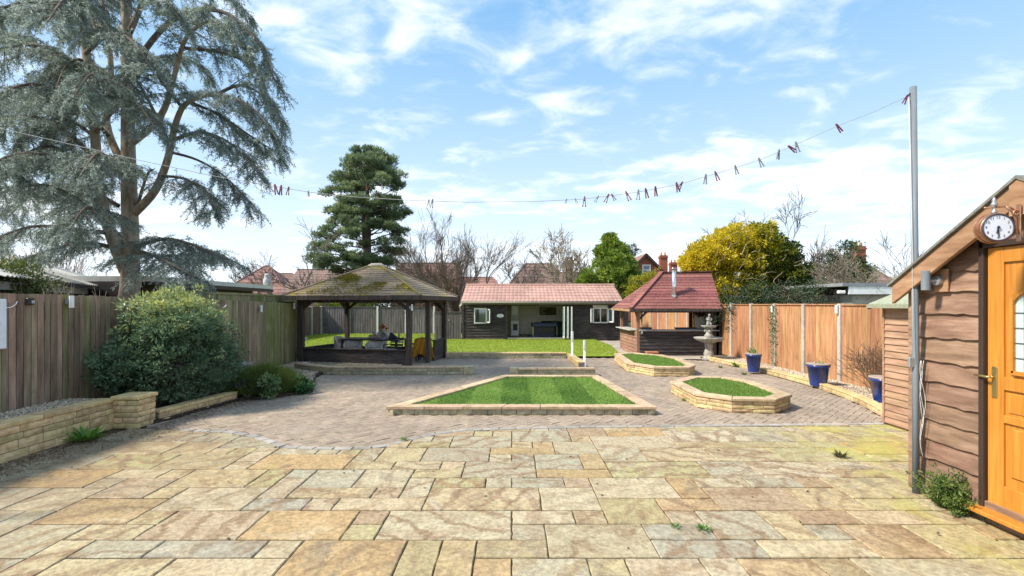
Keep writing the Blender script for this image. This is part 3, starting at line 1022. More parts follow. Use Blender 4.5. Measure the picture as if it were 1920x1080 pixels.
def panel_fence(name, label, a, b, pitch, height, wood_m, post_h, board_px=0, post_m=None, posts=True, z0=.05, boards=9, face=1):
    """panels between posts; each board of the nearer ones is a piece of its own"""
    a, b = Vector(a), Vector(b)
    d = b - a
    n = max(1, round(d.length / pitch))
    u = d.normalized()
    nn = Vector((u.y, -u.x)) * face
    t = thing(name, label, 'fence', (a.x, a.y, 0))
    L = d.length / n
    for i in range(n):
        p = a + u * (L * i)
        dz = random.uniform(-.012, .012)
        separate = i < board_px
        whole = MB()
        for k in range(boards):
            w = (L - .10) / boards
            q = p + u * (.05 + w * k)
            q2 = q + u * (w + .008)
            o1, o2 = .012, .026
            zt = height + dz + random.uniform(-.003, .003)
            pts = []
            for z in (z0, zt):
                pts += [(q.x - nn.x * .008, q.y - nn.y * .008, z), (q.x + nn.x * o1, q.y + nn.y * o1, z), (q2.x + nn.x * o2, q2.y + nn.y * o2, z), (q2.x + nn.x * .006, q2.y + nn.y * .006, z)]
            (MB().hexa(pts).build('board', wood_m, t) if separate else whole.hexa(pts))
        if not separate:
            whole.build('panel', wood_m, t)
        c = p + u * (L / 2)
        MB().box((c.x + nn.x * .02, c.y + nn.y * .02, height + dz + .014), (abs(u.x) * (L - .1) + abs(u.y) * .06, abs(u.y) * (L - .1) + abs(u.x) * .06, .028)).build('capping_rail', wood_m, t)
    if posts:
        for i in range(n + 1):
            p = a + u * (L * i)
            MB().box((p.x + nn.x * .03, p.y + nn.y * .03, (post_h + random.uniform(-.02, .02)) / 2), (.095, .10, post_h)).build('post', post_m or m_conc, t, bevel=.008)
    return t


panel_fence('panel_fence', 'orange brown panel fence with pale concrete posts along the right side', (7.03, 7.75), (7.03, 28.2), 1.28, 1.68, m_fenceR, 1.72, board_px=5, face=-1)
panel_fence('panel_fence', 'dark grey panel fence with white posts at the back of the lawn', (-10.8, 27.4), (-4.4, 27.4), 1.58, 1.54, m_fenceB, 1.60, post_m=plain('white_concrete', (.62, .62, .60), .85), boards=11)
panel_fence('panel_fence', 'brown panel fence with pale posts at the far left corner of the lawn', (-10.8, 27.3), (-10.85, 19.6), 1.28, 1.54, surf('brown_fence', [(0.3, (.09, .06, .05)), (0.7, (.19, .135, .11))], (14, 14, 1.4), 6, .85, .4), 1.60, face=-1)
tg = panel_fence('side_gate', 'dark grey boarded gate beside the garden room', (-3.75, 23.05), (-2.38, 23.05), 1.4, 1.33, m_fenceB, 1.36, posts=False, boards=10)
tg['category'] = 'gate'
MB().ball((-3.0, 22.99, .95), .03, 8, 6).build('latch', m_grey, tg)
panel_fence('panel_fence', 'short dark fence between garden room and bar', (5.15, 23.2), (5.62, 23.2), .5, 1.5, m_fenceB, 1.5, posts=False)


def fence_light(label, loc, nx, body, group=None):
    t = thing('wall_light', label, 'light', loc, group)
    x, y, z = loc
    MB().box((x + nx * .012, y, z), (.024, .07, .07)).build('backplate', m_grey, t)
    MB().tube([(x + nx * .02, y, z), (x + nx * .055, y, z)], .012, 6).build('arm', m_grey, t)
    MB().tube([(x + nx * .065, y, z - .085), (x + nx * .065, y, z + .085)], .03, 12).build('lamp_tube', body, t)


fence_light('white wall light on the left fence between the white board and the bush', (-6.31, 6.86, 1.74), 1, m_white)
fence_light('white wall light on the left fence near the gazebo', (-6.31, 12.05, 1.60), 1, m_white)
fence_light('small white wall light on the fence post behind the middle blue pot', (6.98, 10.31, 1.60), -1, m_white)
fence_light('small grey wall light on the fence post beside the fountain', (6.98, 15.43, 1.58), -1, m_grey)
fence_light('small white wall light on the ivy-clad fence post', (6.98, 12.87, 1.58), -1, m_white)
t = thing('outdoor_socket', 'small black socket box near the top of the left fence', 'socket', (-6.3, 6.3, 1.7))
MB().box((-6.295, 6.32, 1.74), (.035, .09, .09)).build('box', m_black, t, bevel=.006)
MB().box((-6.275, 6.335, 1.735), (.012, .04, .04)).build('cover', m_grey, t)
t = thing('white_board', 'white board hanging on the left fence at the picture edge', 'board', (-6.28, 5.6, 1.15))
MB().box((-6.285, 5.58, 1.46), (.03, .86, .62)).build('panel', plain('white_board', (.74, .77, .82), .35), t, bevel=.01)
MB().tube([(-6.29, 6.0, 1.66), (-6.28, 6.06, 1.665), (-6.29, 6.13, 1.70), (-6.30, 6.16, 1.74)], .006, 6).build('cord', m_white, t)

# ------------------------------------------------------------------ brown shed on the right, with oak door, clock and lamp
SX = 3.76
t = thing('garden_shed', 'brown wavy-board shed with orange wooden door at the right edge', 'shed', (SX, 3.4, 0))
PK_Y, PK_Z = 3.43, 2.60
EV_Y, EV_Z = 4.52, 1.93
slope = (PK_Z - EV_Z) / (EV_Y - PK_Y)


def roofz(y):
    return PK_Z - abs(y - PK_Y) * slope


MB().prism([(SX + .012, 2.36), (6.0, 2.36), (6.0, 4.47), (SX + .012, 4.47)], .0, 1.82).build('wall_core', m_frame, t)
zs = [.15, .335, .50, .675, .84, 1.02, 1.20, 1.41, 1.62, 1.81, 1.98, 2.16, 2.34, 2.5]
for k in range(len(zs) - 1):
    z0, z1 = zs[k], zs[k + 1] + .035
    for y0, y1 in ((3.845, 4.47), (2.36, 2.975)) if z0 < 2.2 else ((2.6, 4.2),):
        if z0 > 1.6:
            ymax = PK_Y + (PK_Z - .10 - z0) / slope
            y1 = min(y1, ymax)
            y0 = max(y0, 2 * PK_Y - ymax)
        if y1 - y0 < .12:
            continue
        if 2.15 < z0 < 2.25:
            y0, y1 = max(2.36, 2 * PK_Y - ymax), ymax
        n = 9
        ph = random.uniform(0, 6)
        wav = [random.uniform(.3, 1) * .006 * math.sin(ph + i * random.uniform(.6, 1.0)) + .005 * math.sin(ph * 2 + i * 2.1) + random.uniform(-.003, .003) for i in range(n + 1)]
        vs = []
        for i in range(n + 1):
            yy = y0 + (y1 - y0) * i / n
            zt = min(z1, roofz(yy) - .03)
            zb = min(z0 + wav[i], zt - .004)
            vs += [(SX - .044, yy, zb), (SX - .022, yy, zb), (SX - .016, yy, zt), (SX + .004, yy, zt)]
        fs = []
        for i in range(n):
            a, b = i * 4, i * 4 + 4
            fs += [(a, b, b + 2, a + 2), (a + 1, a + 3, b + 3, b + 1), (a, a + 1, b + 1, b), (a + 2, b + 2, b + 3, a + 3)]
        fs += [(0, 2, 3, 1), (n * 4, n * 4 + 1, n * 4 + 3, n * 4 + 2)]
        MB().add(vs, fs).build('weatherboard', m_shed, t)
MB().box((SX - .03, 4.49, .94), (.07, .05, 1.86)).build('corner_post', m_shed, t, bevel=.005)
MB().prism([(SX - .045, 2.36), (SX + .01, 2.36), (SX + .01, 4.46), (SX - .045, 4.46)], 0.0, .16).build('plinth_board', m_shed, t)
MB().box((4.9, 4.495, .95), (2.2, .04, 1.8)).build('side_wall', m_shed, t)
# barge boards (near slope lies outside the view but belongs to the gable)
for sgn in (1, -1):
    e = PK_Y + sgn * (EV_Y + .06 - PK_Y)
    ze = roofz(e)
    bx0, bx1 = SX - .165, SX - .130
    p = []
    for (yy, zz) in ((PK_Y, PK_Z - .185), (e, ze - .185), (e, ze - .01), (PK_Y, PK_Z - .01)):
        p.append((yy, zz))
    vs = [(bx0, a, b) for a, b in p] + [(bx1, a, b) for a, b in p]
    MB().hexa(vs).build('barge_board', m_barge, t, bevel=.004)
    # roof slope with felt: thin slab
    q = [(SX - .19, PK_Y, PK_Z), (6.1, PK_Y, PK_Z), (6.1, e + sgn * .03, ze - .02), (SX - .19, e + sgn * .03, ze - .02)]
    MB().hexa([(x, yy, z - .006) for x, yy, z in q] + [(x, yy, z + .018) for x, yy, z in q]).build('roof_felt', m_felt, t)
    q = [(SX - .13, PK_Y, PK_Z - .03), (6.0, PK_Y, PK_Z - .03), (6.0, e, ze - .03), (SX - .13, e, ze - .03)]
    MB().hexa([(x, yy, z - .02) for x, yy, z in q] + [(x, yy, z + .018) for x, yy, z in q]).build('roof_boarding', m_frame, t)
MB().box((SX - .172, PK_Y, PK_Z - .14), (.014, .12, .26)).build('apex_block', m_barge, t, bevel=.004)
MB().bar((SX - .08, PK_Y, PK_Z - .20), (SX + .5, PK_Y, PK_Z - .20), .09, .09).build('ridge_beam', m_barge, t)
# door
DY0, DY1, DZ0, DZ1 = 3.02, 3.80, .13, 2.14
fr = MB()
for yy in (DY0 - .022, DY1 + .022):
    fr.box((SX - .03, yy, (DZ1 + .05) / 2 + .06), (.06, .04, DZ1 - .02))
fr.box((SX - .03, (DY0 + DY1) / 2, DZ1 + .025), (.06, .86, .045))
fr.build('door_frame', m_frame, t, bevel=.004)
MB().box((SX - .075, (DY0 + DY1) / 2, .095), (.16, .90, .035)).build('door_sill', m_door, t, bevel=.006)
dr = MB().box((SX + .005, (DY0 + DY1) / 2, (DZ0 + DZ1) / 2), (.03, DY1 - DY0 - .01, DZ1 - DZ0)).build('door', m_door, t)
xf = SX - .012


def dbox(y0, y1, z0, z1, x0=xf - .016, x1=xf + .004, nm='stile', mt=None, bev=.004):
    return MB().box(((x0 + x1) / 2, (y0 + y1) / 2, (z0 + z1) / 2), (x1 - x0, y1 - y0, z1 - z0)).build(nm, mt or m_door, dr, bevel=bev)


dbox(DY0 + .003, DY0 + .125, DZ0, DZ1)
dbox(DY1 - .125, DY1 - .003, DZ0, DZ1)
dbox(DY0 + .126, DY1 - .126, DZ0 + .001, DZ0 + .19, nm='rail')
dbox(DY0 + .126, DY1 - .126, 1.05, 1.15, nm='rail')
dbox(DY0 + .126, DY1 - .126, .80, .86, nm='rail')
dbox(DY0 + .126, DY1 - .126, DZ1 - .12, DZ1 - .001, nm='rail')
dbox(DY0 + .17, DY1 - .17, .40, .77, xf - .012, xf + .004, nm='raised_panel', bev=.012)
dbox(DY0 + .15, DY1 - .15, .88, 1.03, xf - .006, xf + .004, nm='lower_panel', bev=.008)
# arched leaded light
cy_ = (DY0 + DY1) / 2
hw = .20
arch = [(cy_ - hw, 1.19), (cy_ + hw, 1.19)] + [(cy_ + hw * math.cos(a), 1.70 + .12 * math.sin(a)) for a in np.linspace(0, PI, 13)]
mb = MB()
mb.add([(xf - .004, a, b) for a, b in arch], [tuple(range(len(arch)))])
mb.build('leaded_glass', m_frost, dr)
fr = MB()
m = len(arch)
for i in range(m):
    a, b = arch[i], arch[(i + 1) % m]
    fr.bar((xf - .008, a[0], a[1]), (xf - .008, b[0], b[1]), .03, .035, up=(1, 0, 0))
fr.build('glazing_bead', m_door, dr)
ld = MB()
for yy in np.linspace(cy_ - hw, cy_ + hw, 6)[1:-1]:
    ld.bar((xf - .007, yy, 1.19), (xf - .007, yy, 1.78), .007, .006, up=(1, 0, 0))
for zz in np.linspace(1.19, 1.75, 6)[1:-1]:
    ld.bar((xf - .0075, cy_ - hw, zz), (xf - .0075, cy_ + hw, zz), .007, .006, up=(1, 0, 0))
ld.build('lead_came', plain('lead', (.16, .19, .22), .5, .6), dr)
m_brass = plain('brass', (.62, .46, .20), .28, .9)
MB().box((xf - .020, DY1 - .062, 1.10), (.010, .042, .24)).build('handle_plate', m_brass, dr, bevel=.004)
MB().tube([(xf - .022, DY1 - .062, 1.14), (xf - .065, DY1 - .062, 1.14), (xf - .068, DY1 - .05, 1.14), (xf - .066, DY1 + .05, 1.142)], .009, 8).build('lever_handle', m_brass, dr, True)

# clock on a bracket
CY, CZ = 3.66, 2.345
CC = S(1864, 428, 3.42)
t = thing('bracket_clock', 'round double-sided copper clock hanging on a scrolled bracket above the door', 'clock', CC)
cx_, cyy, czz = CC
fd = Vector((-.22, -.97, 0)).normalized()          # the way the near dial looks
sd = Vector((-fd.y, fd.x, 0))
m_copper = surf('copper', [(0.3, (.36, .16, .08)), (0.7, (.62, .40, .28))], (20, 20, 20), 5, .38, .05, .002, 0, 0, .7)
R_ = .0925


def disc(mb, c, r, a, b, n=32, r2=None):
    c = Vector(c)
    r2 = r if r2 is None else r2
    ra, rb = [], []
    for k in range(n):
        an = 2 * PI * k / n
        v = sd * math.cos(an) + Vector((0, 0, 1)) * math.sin(an)
        ra.append(c + v * r + fd * a)
        rb.append(c + v * r2 + fd * b)
    fs = [tuple(range(n))[::-1], tuple(range(n, 2 * n))] + [(k, (k + 1) % n, n + (k + 1) % n, n + k) for k in range(n)]
    return mb.add(ra + rb, fs)


disc(MB(), CC, R_ + .004, -.05, .034).build('case', m_copper, t, False, bevel=.008)
disc(disc(MB(), CC, R_ + .012, .008, .020), CC, R_ + .012, -.036, -.024).build('case_band', m_copper, t)
rim = MB()
ring = [Vector(CC) + (sd * math.cos(a) + Vector((0, 0, 1)) * math.sin(a)) * R_ + fd * .036 for a in np.linspace(0, 2 * PI, 41)]
rim.tube(ring, .007, 6, False)
rim.build('bezel', plain('bezel', (.10, .085, .10), .4, .5), t, True)
dial = disc(MB(), CC, R_ - .004, .030, .037).build('dial', plain('dial_white', (.72, .75, .84), .5), t)
m_ink = plain('dial_ink', (.035, .04, .06), .5)
for h in range(12):
    a = PI / 2 - h * PI / 6
    cu = bpy.data.curves.new('numeral', 'FONT')
    cu.body = str(12 if h == 0 else h)
    cu.size = .027
    cu.align_x = 'CENTER'
    cu.align_y = 'CENTER'
    cu.materials.append(m_ink)
    tmp = bpy.data.objects.new('tmp', cu)
    o = bpy.data.objects.new('numeral', bpy.data.meshes.new_from_object(tmp))
    bpy.data.objects.remove(tmp)
    col.objects.link(o)
    o.parent = dial
    p = Vector((0, 0, 0)) + sd * (-1) * 0
    v = (-sd) * 0 + Vector((0, 0, 0))
    right = Vector((0, 0, 1)).cross(fd)            # reading direction when looking at the dial
    o.location = right * (math.cos(a) * R_ * .76) + Vector((0, 0, 1)) * (math.sin(a) * R_ * .76) + fd * .0385
    o.rotation_euler = (PI / 2, 0, math.atan2(right.y, right.x))
    WL[o] = Vector(CC)
hands = MB()
Cc = Vector(CC) + fd * .040
right = Vector((0, 0, 1)).cross(fd)
hands.bar(Cc + Vector((0, 0, .012)), Cc + right * .004 - Vector((0, 0, .068)), .0055, .002, up=tuple(fd))
hands.build('minute_hand', m_ink, dial)
MB().bar(Cc + fd * .002 + Vector((0, 0, .008)), Cc + fd * .002 - right * .010 - Vector((0, 0, .044)), .008, .002, up=tuple(fd)).build('hour_hand', m_ink, dial)
disc(MB(), CC, .009, .041, .046).build('hub', m_ink, dial)
top = Vector(CC) + Vector((0, 0, R_ + .01))
MB().lathe([(.014, 0), (.02, .012), (.01, .024), (.008, .045), (.018, .055), (.019, .07), (.011, .085), (.014, .092), (.004, .118)], tuple(top), 12).build('finial', m_grey, t, True)
wallp = Vector((SX - .17, 3.47, CZ))
br = MB()
A = top + Vector((0, 0, .045))
br.tube([A + Vector((-.07, 0, -.004)), A, A + Vector((.07, -.01, .006)), A + Vector((.115, -.01, -.006)), A + Vector((.14, -.01, -.03))], .006, 8)
br.tube([A + Vector((.07, -.01, .006)), A + Vector((.115, -.012, -.03)), A + Vector((.14, -.014, -.09)), A + Vector((.150, -.015, -.19))], .008, 8)
sp_ = [A + Vector((.135 + .024 * math.cos(a) * (1 - a / 14), -.02, -.045 + .024 * math.sin(a) * (1 - a / 14))) for a in np.linspace(0, 9, 24)]
br.tube(sp_, .006, 6)
br.build('bracket', m_copper, t, True)
MB().box(tuple(A + Vector((.158, -.015, -.11))), (.012, .035, .26)).build('wall_plate', m_copper, t, bevel=.004)

# steel wall light on the shed
L0 = S(1768, 526, 4.18)
t = thing('wall_light', 'steel cylinder wall light on the brown shed', 'light', (SX - .04, L0[1], L0[2]))
MB().box((SX - .055, L0[1] - .01, L0[2]), (.02, .13, .20)).build('mounting_block', m_barge, t, bevel=.004)
MB().tube([(SX - .06, L0[1], L0[2]), (SX - .10, L0[1], L0[2])], .042, 14).build('backplate', m_grey, t)
MB().tube([(SX - .09, L0[1], L0[2]), (SX - .15, L0[1] + .01, L0[2])], .014, 8).build('arm', m_grey, t)
MB().tube([(SX - .175, L0[1] + .01, L0[2] - .085), (SX - .175, L0[1] + .01, L0[2] + .085)], .034, 16).build('lamp_tube', m_galv, t, bevel=.003)

# second small shed behind it
t = thing('tool_shed', 'narrow tan boarded shed with green felt roof behind the brown shed', 'shed', (5.3, 6.6, 0))
MB().prism([(5.325, 5.2), (7.0, 5.2), (7.0, 6.88), (5.325, 6.88)], 0, 1.68).build('wall_core', m_shed2, t)
z = .03
while z < 1.62:
    h = random.uniform(.088, .098)
    p = []
    for (x, zz) in ((5.292, z), (5.325, z), (5.325, z + h + .01), (5.312, z + h + .01)):
        p.append((x, zz))
    vs = [(x, 5.2, zz) for x, zz in p] + [(x, 6.88, zz) for x, zz in p]
    MB().hexa(vs).build('board', m_shed2, t)
    z += h
MB().box((5.31, 6.89, .84), (.05, .03, 1.66)).build('corner_trim', m_shed2, t)
q = [(5.17, 5.1, 1.70), (5.17, 7.02, 1.70), (6.3, 7.02, 2.16), (6.3, 5.1, 2.16)]
MB().hexa([(x, y_, z_ - .012) for x, y_, z_ in q] + [(x, y_, z_ + .012) for x, y_, z_ in q]).build('roof', m_gfelt, t)
MB().hexa([(x, y_, z_ - .07) for x, y_, z_ in [(5.17, 7.0, 1.70), (5.17, 7.03, 1.70), (6.3, 7.03, 2.16), (6.3, 7.0, 2.16)]] + [(x, y_, z_ - .014) for x, y_, z_ in [(5.17, 7.0, 1.70), (5.17, 7.03, 1.70), (6.3, 7.03, 2.16), (6.3, 7.0, 2.16)]]).build('barge_board', m_frame, t)
MB().box((5.16, 6.06, 1.675), (.02, 1.94, .05)).build('roof_edge', m_gfelt, t)

# ------------------------------------------------------------------ washing line, its posts and pegs
PB = (3.64, 4.36)
t = thing('clothes_line_post', 'tall galvanised steel post in front of the brown shed', 'post', (PB[0], PB[1], 0))
ptop = S(1712, 163, 4.36)
MB().tube([(PB[0], PB[1], 0), (PB[0], PB[1], 1.2), ptop], .027, 16).build('pole', m_galv, t, True)
MB().tube([(ptop[0], ptop[1], ptop[2] - .05), (ptop[0] - .03, ptop[1], ptop[2] - .06), (ptop[0] - .05, ptop[1], ptop[2] - .09)], .006, 6).build('hook', m_black, t)
MB().box((PB[0] - .045, PB[1], 1.18), (.05, .03, .09)).build('cleat', m_grey, t, bevel=.006)
cord = MB()
pth = [(ptop[0] - .045, ptop[1] - .01, ptop[2] - .1), (PB[0] - .05, PB[1] - .02, 2.2), (PB[0] - .05, PB[1] - .03, 1.2)]
cord.tube(pth, .0025, 5)
for k in range(3):
    w = [(PB[0] + .018 + .022 * math.sin(a * .8 + k * 2) * (.5 + .3 * k), PB[1] - .035 - .008 * k, 1.2 - a * (.055 + .012 * k)) for a in np.linspace(0, 11, 26)]
    cord.tube(w, .0016, 5)
cord.build('loose_cord', m_white, t, True)
LP = [(1708, 178, 4.36), (1640, 209, 4.36), (1570, 236, 4.36), (1490, 272, 4.35), (1424, 300, 4.35), (1340, 326, 4.34), (1275, 345, 4.33), (1197, 360, 4.32), (1096, 373, 4.3), (1000, 378, 4.28), (870, 379, 4.26),
      (760, 375, 4.24), (660, 369, 4.2), (578, 360, 4.15), (530, 352, 4.1), (400, 330, 4.0), (250, 298, 3.9), (130, 270, 3.8), (50, 252, 3.75), (-60, 226, 3.7), (-300, 160, 3.6)]
L3 = [S(*p) for p in LP]
wl = MB().tube(L3, .0024, 6).build('washing_line', plain('line_cord', (.42, .42, .42), .7), None, True)
tag(wl, 'thin white washing line strung high across the patio', 'line')
t = thing('clothes_line_post', 'plain steel post holding the left end of the washing line', 'post', (L3[-1][0] - .03, L3[-1][1], 0))
MB().tube([(L3[-1][0] - .03, L3[-1][1], 0), (L3[-1][0] - .03, L3[-1][1], L3[-1][2] + .05)], .030, 12).build('pole', m_galv, t, True)
lpx = np.array([p[0] for p in LP])[::-1]
lpy = np.array([p[1] for p in LP])[::-1]
lpd = np.array([p[2] for p in LP])[::-1]
m_pegr = plain('peg_red', (.20, .035, .06), .45)
m_pegg = plain('peg_grey', (.20, .21, .22), .45)
PEGS = [(1700, 'r', 25, 1), (1570, 'r', -35, 1), (1493, 'g', -12, 1.1), (1481, 'r', -60, 1), (1460, 'g', 8, 1), (1424, 'g', -22, 1), (1379, 'g', -15, .95), (1342, 'r', -20, 1), (1323, 'g', 4, 1),
        (1278, 'r', 28, .9), (1269, 'r', -14, 1), (1229, 'r', -5, 1), (1211, 'r', -12, 1), (1197, 'g', 2, 1), (1175, 'r', -24, 1), (1148, 'r', -30, .75), (1140, 'r', 24, .9),
        (1121, 'g', 30, .7), (1096, 'r', 3, 1), (1079, 'g', -20, .55), (1062, 'g', 15, .5), (811, 'g', 8, .85), (804, 'g', 5, .6), (578, 'g', -10, .6), (541, 'r', 10, .8), (527, 'r', 6, .95), (516, 'r', -12, 1)]
ORD = ['first', 'second', 'third', 'fourth', 'fifth', 'sixth', 'seventh', 'eighth', 'ninth', 'tenth', 'eleventh', 'twelfth', 'thirteenth', 'fourteenth', 'fifteenth', 'sixteenth', 'seventeenth', 'eighteenth', 'nineteenth', 'twentieth',
       'twenty-first', 'twenty-second', 'twenty-third', 'twenty-fourth', 'twenty-fifth', 'twenty-sixth', 'twenty-seventh']


def peg_mesh():
    mb = MB()
    for s in (-1, 1):
        mb.bar((s * .002, 0, .018), (s * .006, 0, -.012), .006, .010, up=(0, 1, 0))
        mb.bar((s * .006, 0, -.012), (s * .011, 0, -.058), .006, .010, up=(0, 1, 0))
        mb.ball((s * .011, 0, -.058), .0065, 6, 4)
    mb.ball((0, 0, .016), .0065, 6, 4)
    mb.tube([(0, -.008, -.012), (0, .008, -.012)], .006, 6)
    return mb


pm = {}
for k, (px, c, ang, s) in enumerate(PEGS):
    py, Y = float(np.interp(px, lpx, lpy)), float(np.interp(px, lpx, lpd))
    if c not in pm:
        o = peg_mesh().build('clothes_peg', m_pegr if c == 'r' else m_pegg, None)
        pm[c] = o
    else:
        o = pm[c].copy()
        col.objects.link(o)
    o.location = S(px, py, Y)
    o.scale = (s * 1.1,) * 3
    o.rotation_euler = (0, math.radians(ang), random.uniform(-.3, .3))
    tag(o, '%s clothes peg, %s from the steel post along the line' % ('dark red' if c == 'r' else 'grey', ORD[k]), 'peg', 'clothes pegs on the washing line')

# ------------------------------------------------------------------ gazebo with low boarded walls
P1, P2, P3, P4, P5 = Vector((-6.12, 14.02)), Vector((-2.83, 13.30)), Vector((-2.46, 14.15)), Vector((-2.17, 15.45)), Vector((-5.50, 16.15))
t = thing('gazebo', 'open timber gazebo with mossy hipped roof and dark posts', 'gazebo', (-4.2, 14.8, 0))
EZ = 1.88
for p, w in ((P1, .19), (P2, .14), (P3, .12), (P4, .14), (P5, .13)):
    MB().box((p.x, p.y, EZ / 2), (w, .13, EZ), -.22).build('post', m_darkv, t, bevel=.008)
for a, b in ((P1, P2), (P2, P4), (P4, P5), (P5, P1)):
    MB().bar((a.x, a.y, EZ - .06), (b.x, b.y, EZ - .06), .08, .13).build('ring_beam', m_darkv, t)


def brace(a, b, drop=.32, out=.34):
    d = (b - a).normalized()
    MB().bar((a.x + d.x * .04, a.y + d.y * .04, EZ - drop), (a.x + d.x * out, a.y + d.y * out, EZ - .10), .07, .08).build('knee_brace', m_darkv, t)


for a, b in ((P1, P2), (P2, P1), (P5, P4), (P5, P1), (P4, P2), (P4, P5), (P2, P4), (P1, P5)):
    brace(a, b)
# eaves outline
fl = Vector(S(528, 556, 13.62)[:2])
frr = Vector(S(789, 558, 12.95)[:2])
brr = Vector(S(858, 554, 15.9)[:2])
bl = fl + (brr - frr)
EC = [(fl.x, fl.y), (frr.x, frr.y), (brr.x, brr.y), (bl.x, bl.y)]
cen = sum((Vector(p) for p in EC), Vector((0, 0))) / 4
AZ = CAMH + (HORIZON - 499) * cen.y / FPX
ax = (Vector(EC[1]) - Vector(EC[0])).normalized()
rid = [cen - ax * .15, cen + ax * .15]
zb = EZ + .06


def lerp3(a, b, f):
    return tuple(a[i] + (b[i] - a[i]) * f for i in range(3))


def shingled(parent, e0, e1, r0, r1, n, mat, thick=.016, nm='shingle_course', belly=0.0):
    """roof face laid in overlapping courses from eave e0-e1 up to ridge r0-r1"""
    nrm = (Vector(e1) - Vector(e0)).cross(Vector(r0) - Vector(e0)).normalized()
    for k in range(n):
        f0, f1 = k / n, min(1.0, (k + 1.12) / n)
        a, b = lerp3(e0, r0, f0), lerp3(e1, r1, f0)
        c, d = lerp3(e1, r1, f1), lerp3(e0, r0, f1)
        mb = MB()
        # each course is cut into tabs of uneven butt height
        L = (Vector(b) - Vector(a)).length
        m = max(2, int(L / .16))
        vs, fs = [], []
        for i in range(m + 1):
            g = i / m
            lo, hi = Vector(lerp3(a, b, g)), Vector(lerp3(d, c, g))
            lo = lo + nrm * (thick + random.uniform(-.004, .005)) - (hi - lo) * random.uniform(0, .06)
            vs += [tuple(lo), tuple(hi + nrm * .002), tuple(lo - nrm * thick)]
        for i in range(m):
            q = i * 3
            fs += [(q, q + 3, q + 4, q + 1), (q + 2, q + 5, q + 3, q)]
        mb.add(vs, fs)
        mb.build(nm, mat, parent)


E3 = [(p[0], p[1], zb) for p in EC]
R3 = [(rid[0].x, rid[0].y, AZ), (rid[1].x, rid[1].y, AZ)]
rf = MB()
rf.add(E3 + R3, [(0, 1, 5, 4), (1, 2, 5), (2, 3, 4, 5), (3, 0, 4), (0, 3, 2, 1)])
roof = rf.build('roof', m_mossroof, t)
shingled(roof, E3[0], E3[1], R3[0], R3[1], 14, m_mossroof)
shingled(roof, E3[1], E3[2], R3[1], R3[1], 14, m_mossroof)
shingled(roof, E3[3], E3[0], R3[0], R3[0], 14, m_mossroof)
for i in range(4):
    a, b = E3[i], E3[(i + 1) % 4]
    MB().bar((a[0], a[1], zb - .055), (b[0], b[1], zb - .055), .03, .115).build('fascia', m_darkv, t)
for e, r in ((E3[0], R3[0]), (E3[1], R3[1]), (E3[2], R3[1])):
    mb = MB()
    e_, r_ = Vector(e) + Vector((0, 0, .02)), Vector(r) + Vector((0, 0, .02))
    mb.tube([e_.lerp(r_, k / 20) + Vector((random.uniform(-.008, .008), 0, random.uniform(-.004, .006))) for k in range(21)], .035, 6)
    mb.build('hip_capping', m_mossroof, roof)
MB().tube([Vector(R3[0]) - Vector((.12, 0, .03)), Vector(R3[0]) + Vector((0, 0, .02)), Vector(R3[1]) + Vector((0, 0, .02)), Vector(R3[1]) + Vector((.12, 0, -.03))], [.05, .07, .07, .05], 8).build('ridge_capping', m_conc, roof, True)
# moss cushions on the front slope
n = 16000
u_, v_ = rng.random(n), rng.random(n) ** .8
A_, B_, C_, D_ = map(np.array, (E3[0], E3[1], R3[1], R3[0]))
Pm = (A_ + (B_ - A_) * u_[:, None]) * (1 - v_[:, None]) + (D_ + (C_ - D_) * u_[:, None]) * v_[:, None]
msk = np.array([mnoise.noise(Vector((p[0] * 1.1, p[1] * 1.1, p[2] * 1.6 + 3))) + .5 * mnoise.noise(Vector(p) * 3.1) for p in Pm])
Pm = Pm[msk + rng.normal(size=len(Pm)) * .16 > .20]
Pm[:, 2] += .014
mo = leaf_obj('moss', Pm, norm(rng.normal(size=(len(Pm), 3)) * .5 + np.array([0, -.4, .9])), rng.uniform(.012, .04, len(Pm)), rng.uniform(.015, .045, len(Pm)), m_moss, roof)
tag(mo, kind='stuff')
# low walls
def low_wall(a, b, z1, nb, cap=True):
    d = (b - a)
    u = d.normalized()
    for k in range(nb):
        h = z1 / nb
        MB().bar((a.x + u.x * .07, a.y + u.y * .07, h * (k + .5)), (b.x - u.x * .07, b.y - u.y * .07, h * (k + .5)), .035, h - .006).build('wall_board', m_dark, t, bevel=.003)
    if cap:
        MB().bar((a.x, a.y, z1 + .016), (b.x, b.y, z1 + .016), .13, .03).build('wall_cap', m_darkv, t, bevel=.004)


low_wall(P1, P2, .42, 3)
low_wall(P5, P1, .42, 3)
low_wall(P3 + Vector((.08, .35)), P4, .60, 4)
low_wall(P4, P5, .30, 2)
MB().box((-6.0, 14.08, .70), (.05, .03, .10)).build('switch_box', m_white, t)
fence_light('small white lantern light on the gazebo front right post', (-2.80, 13.22, 1.62), 1, m_white)
fence_light('small white lantern light at the gazebo front left post', (-6.20, 13.92, 1.66), -1, m_white)

# ------------------------------------------------------------------ dining furniture under the gazebo
m_wick = surf('grey_wicker', [(0.3, (.40, .37, .34)), (0.7, (.56, .53, .49))], (40, 40, 60), 4, .8, .4, .004, .1)
m_ttop = plain('dark_table', (.045, .042, .04), .4)
t = thing('dining_table', 'long dark dining table under the gazebo', 'table', (-4.25, 14.95, 0))
MB().box((-4.25, 14.95, .635), (1.95, .85, .04), -.2).build('tabletop', m_ttop, t, bevel=.006)
for sx, sy in ((-1, -1), (1, -1), (1, 1), (-1, 1)):
    x, y = sx * .88, sy * .34
    ca, sa = math.cos(-.2), math.sin(-.2)
    MB().box((-4.25 + x * ca - y * sa, 14.95 + x * sa + y * ca, .31), (.06, .06, .62), -.2).build('leg', m_ttop, t)


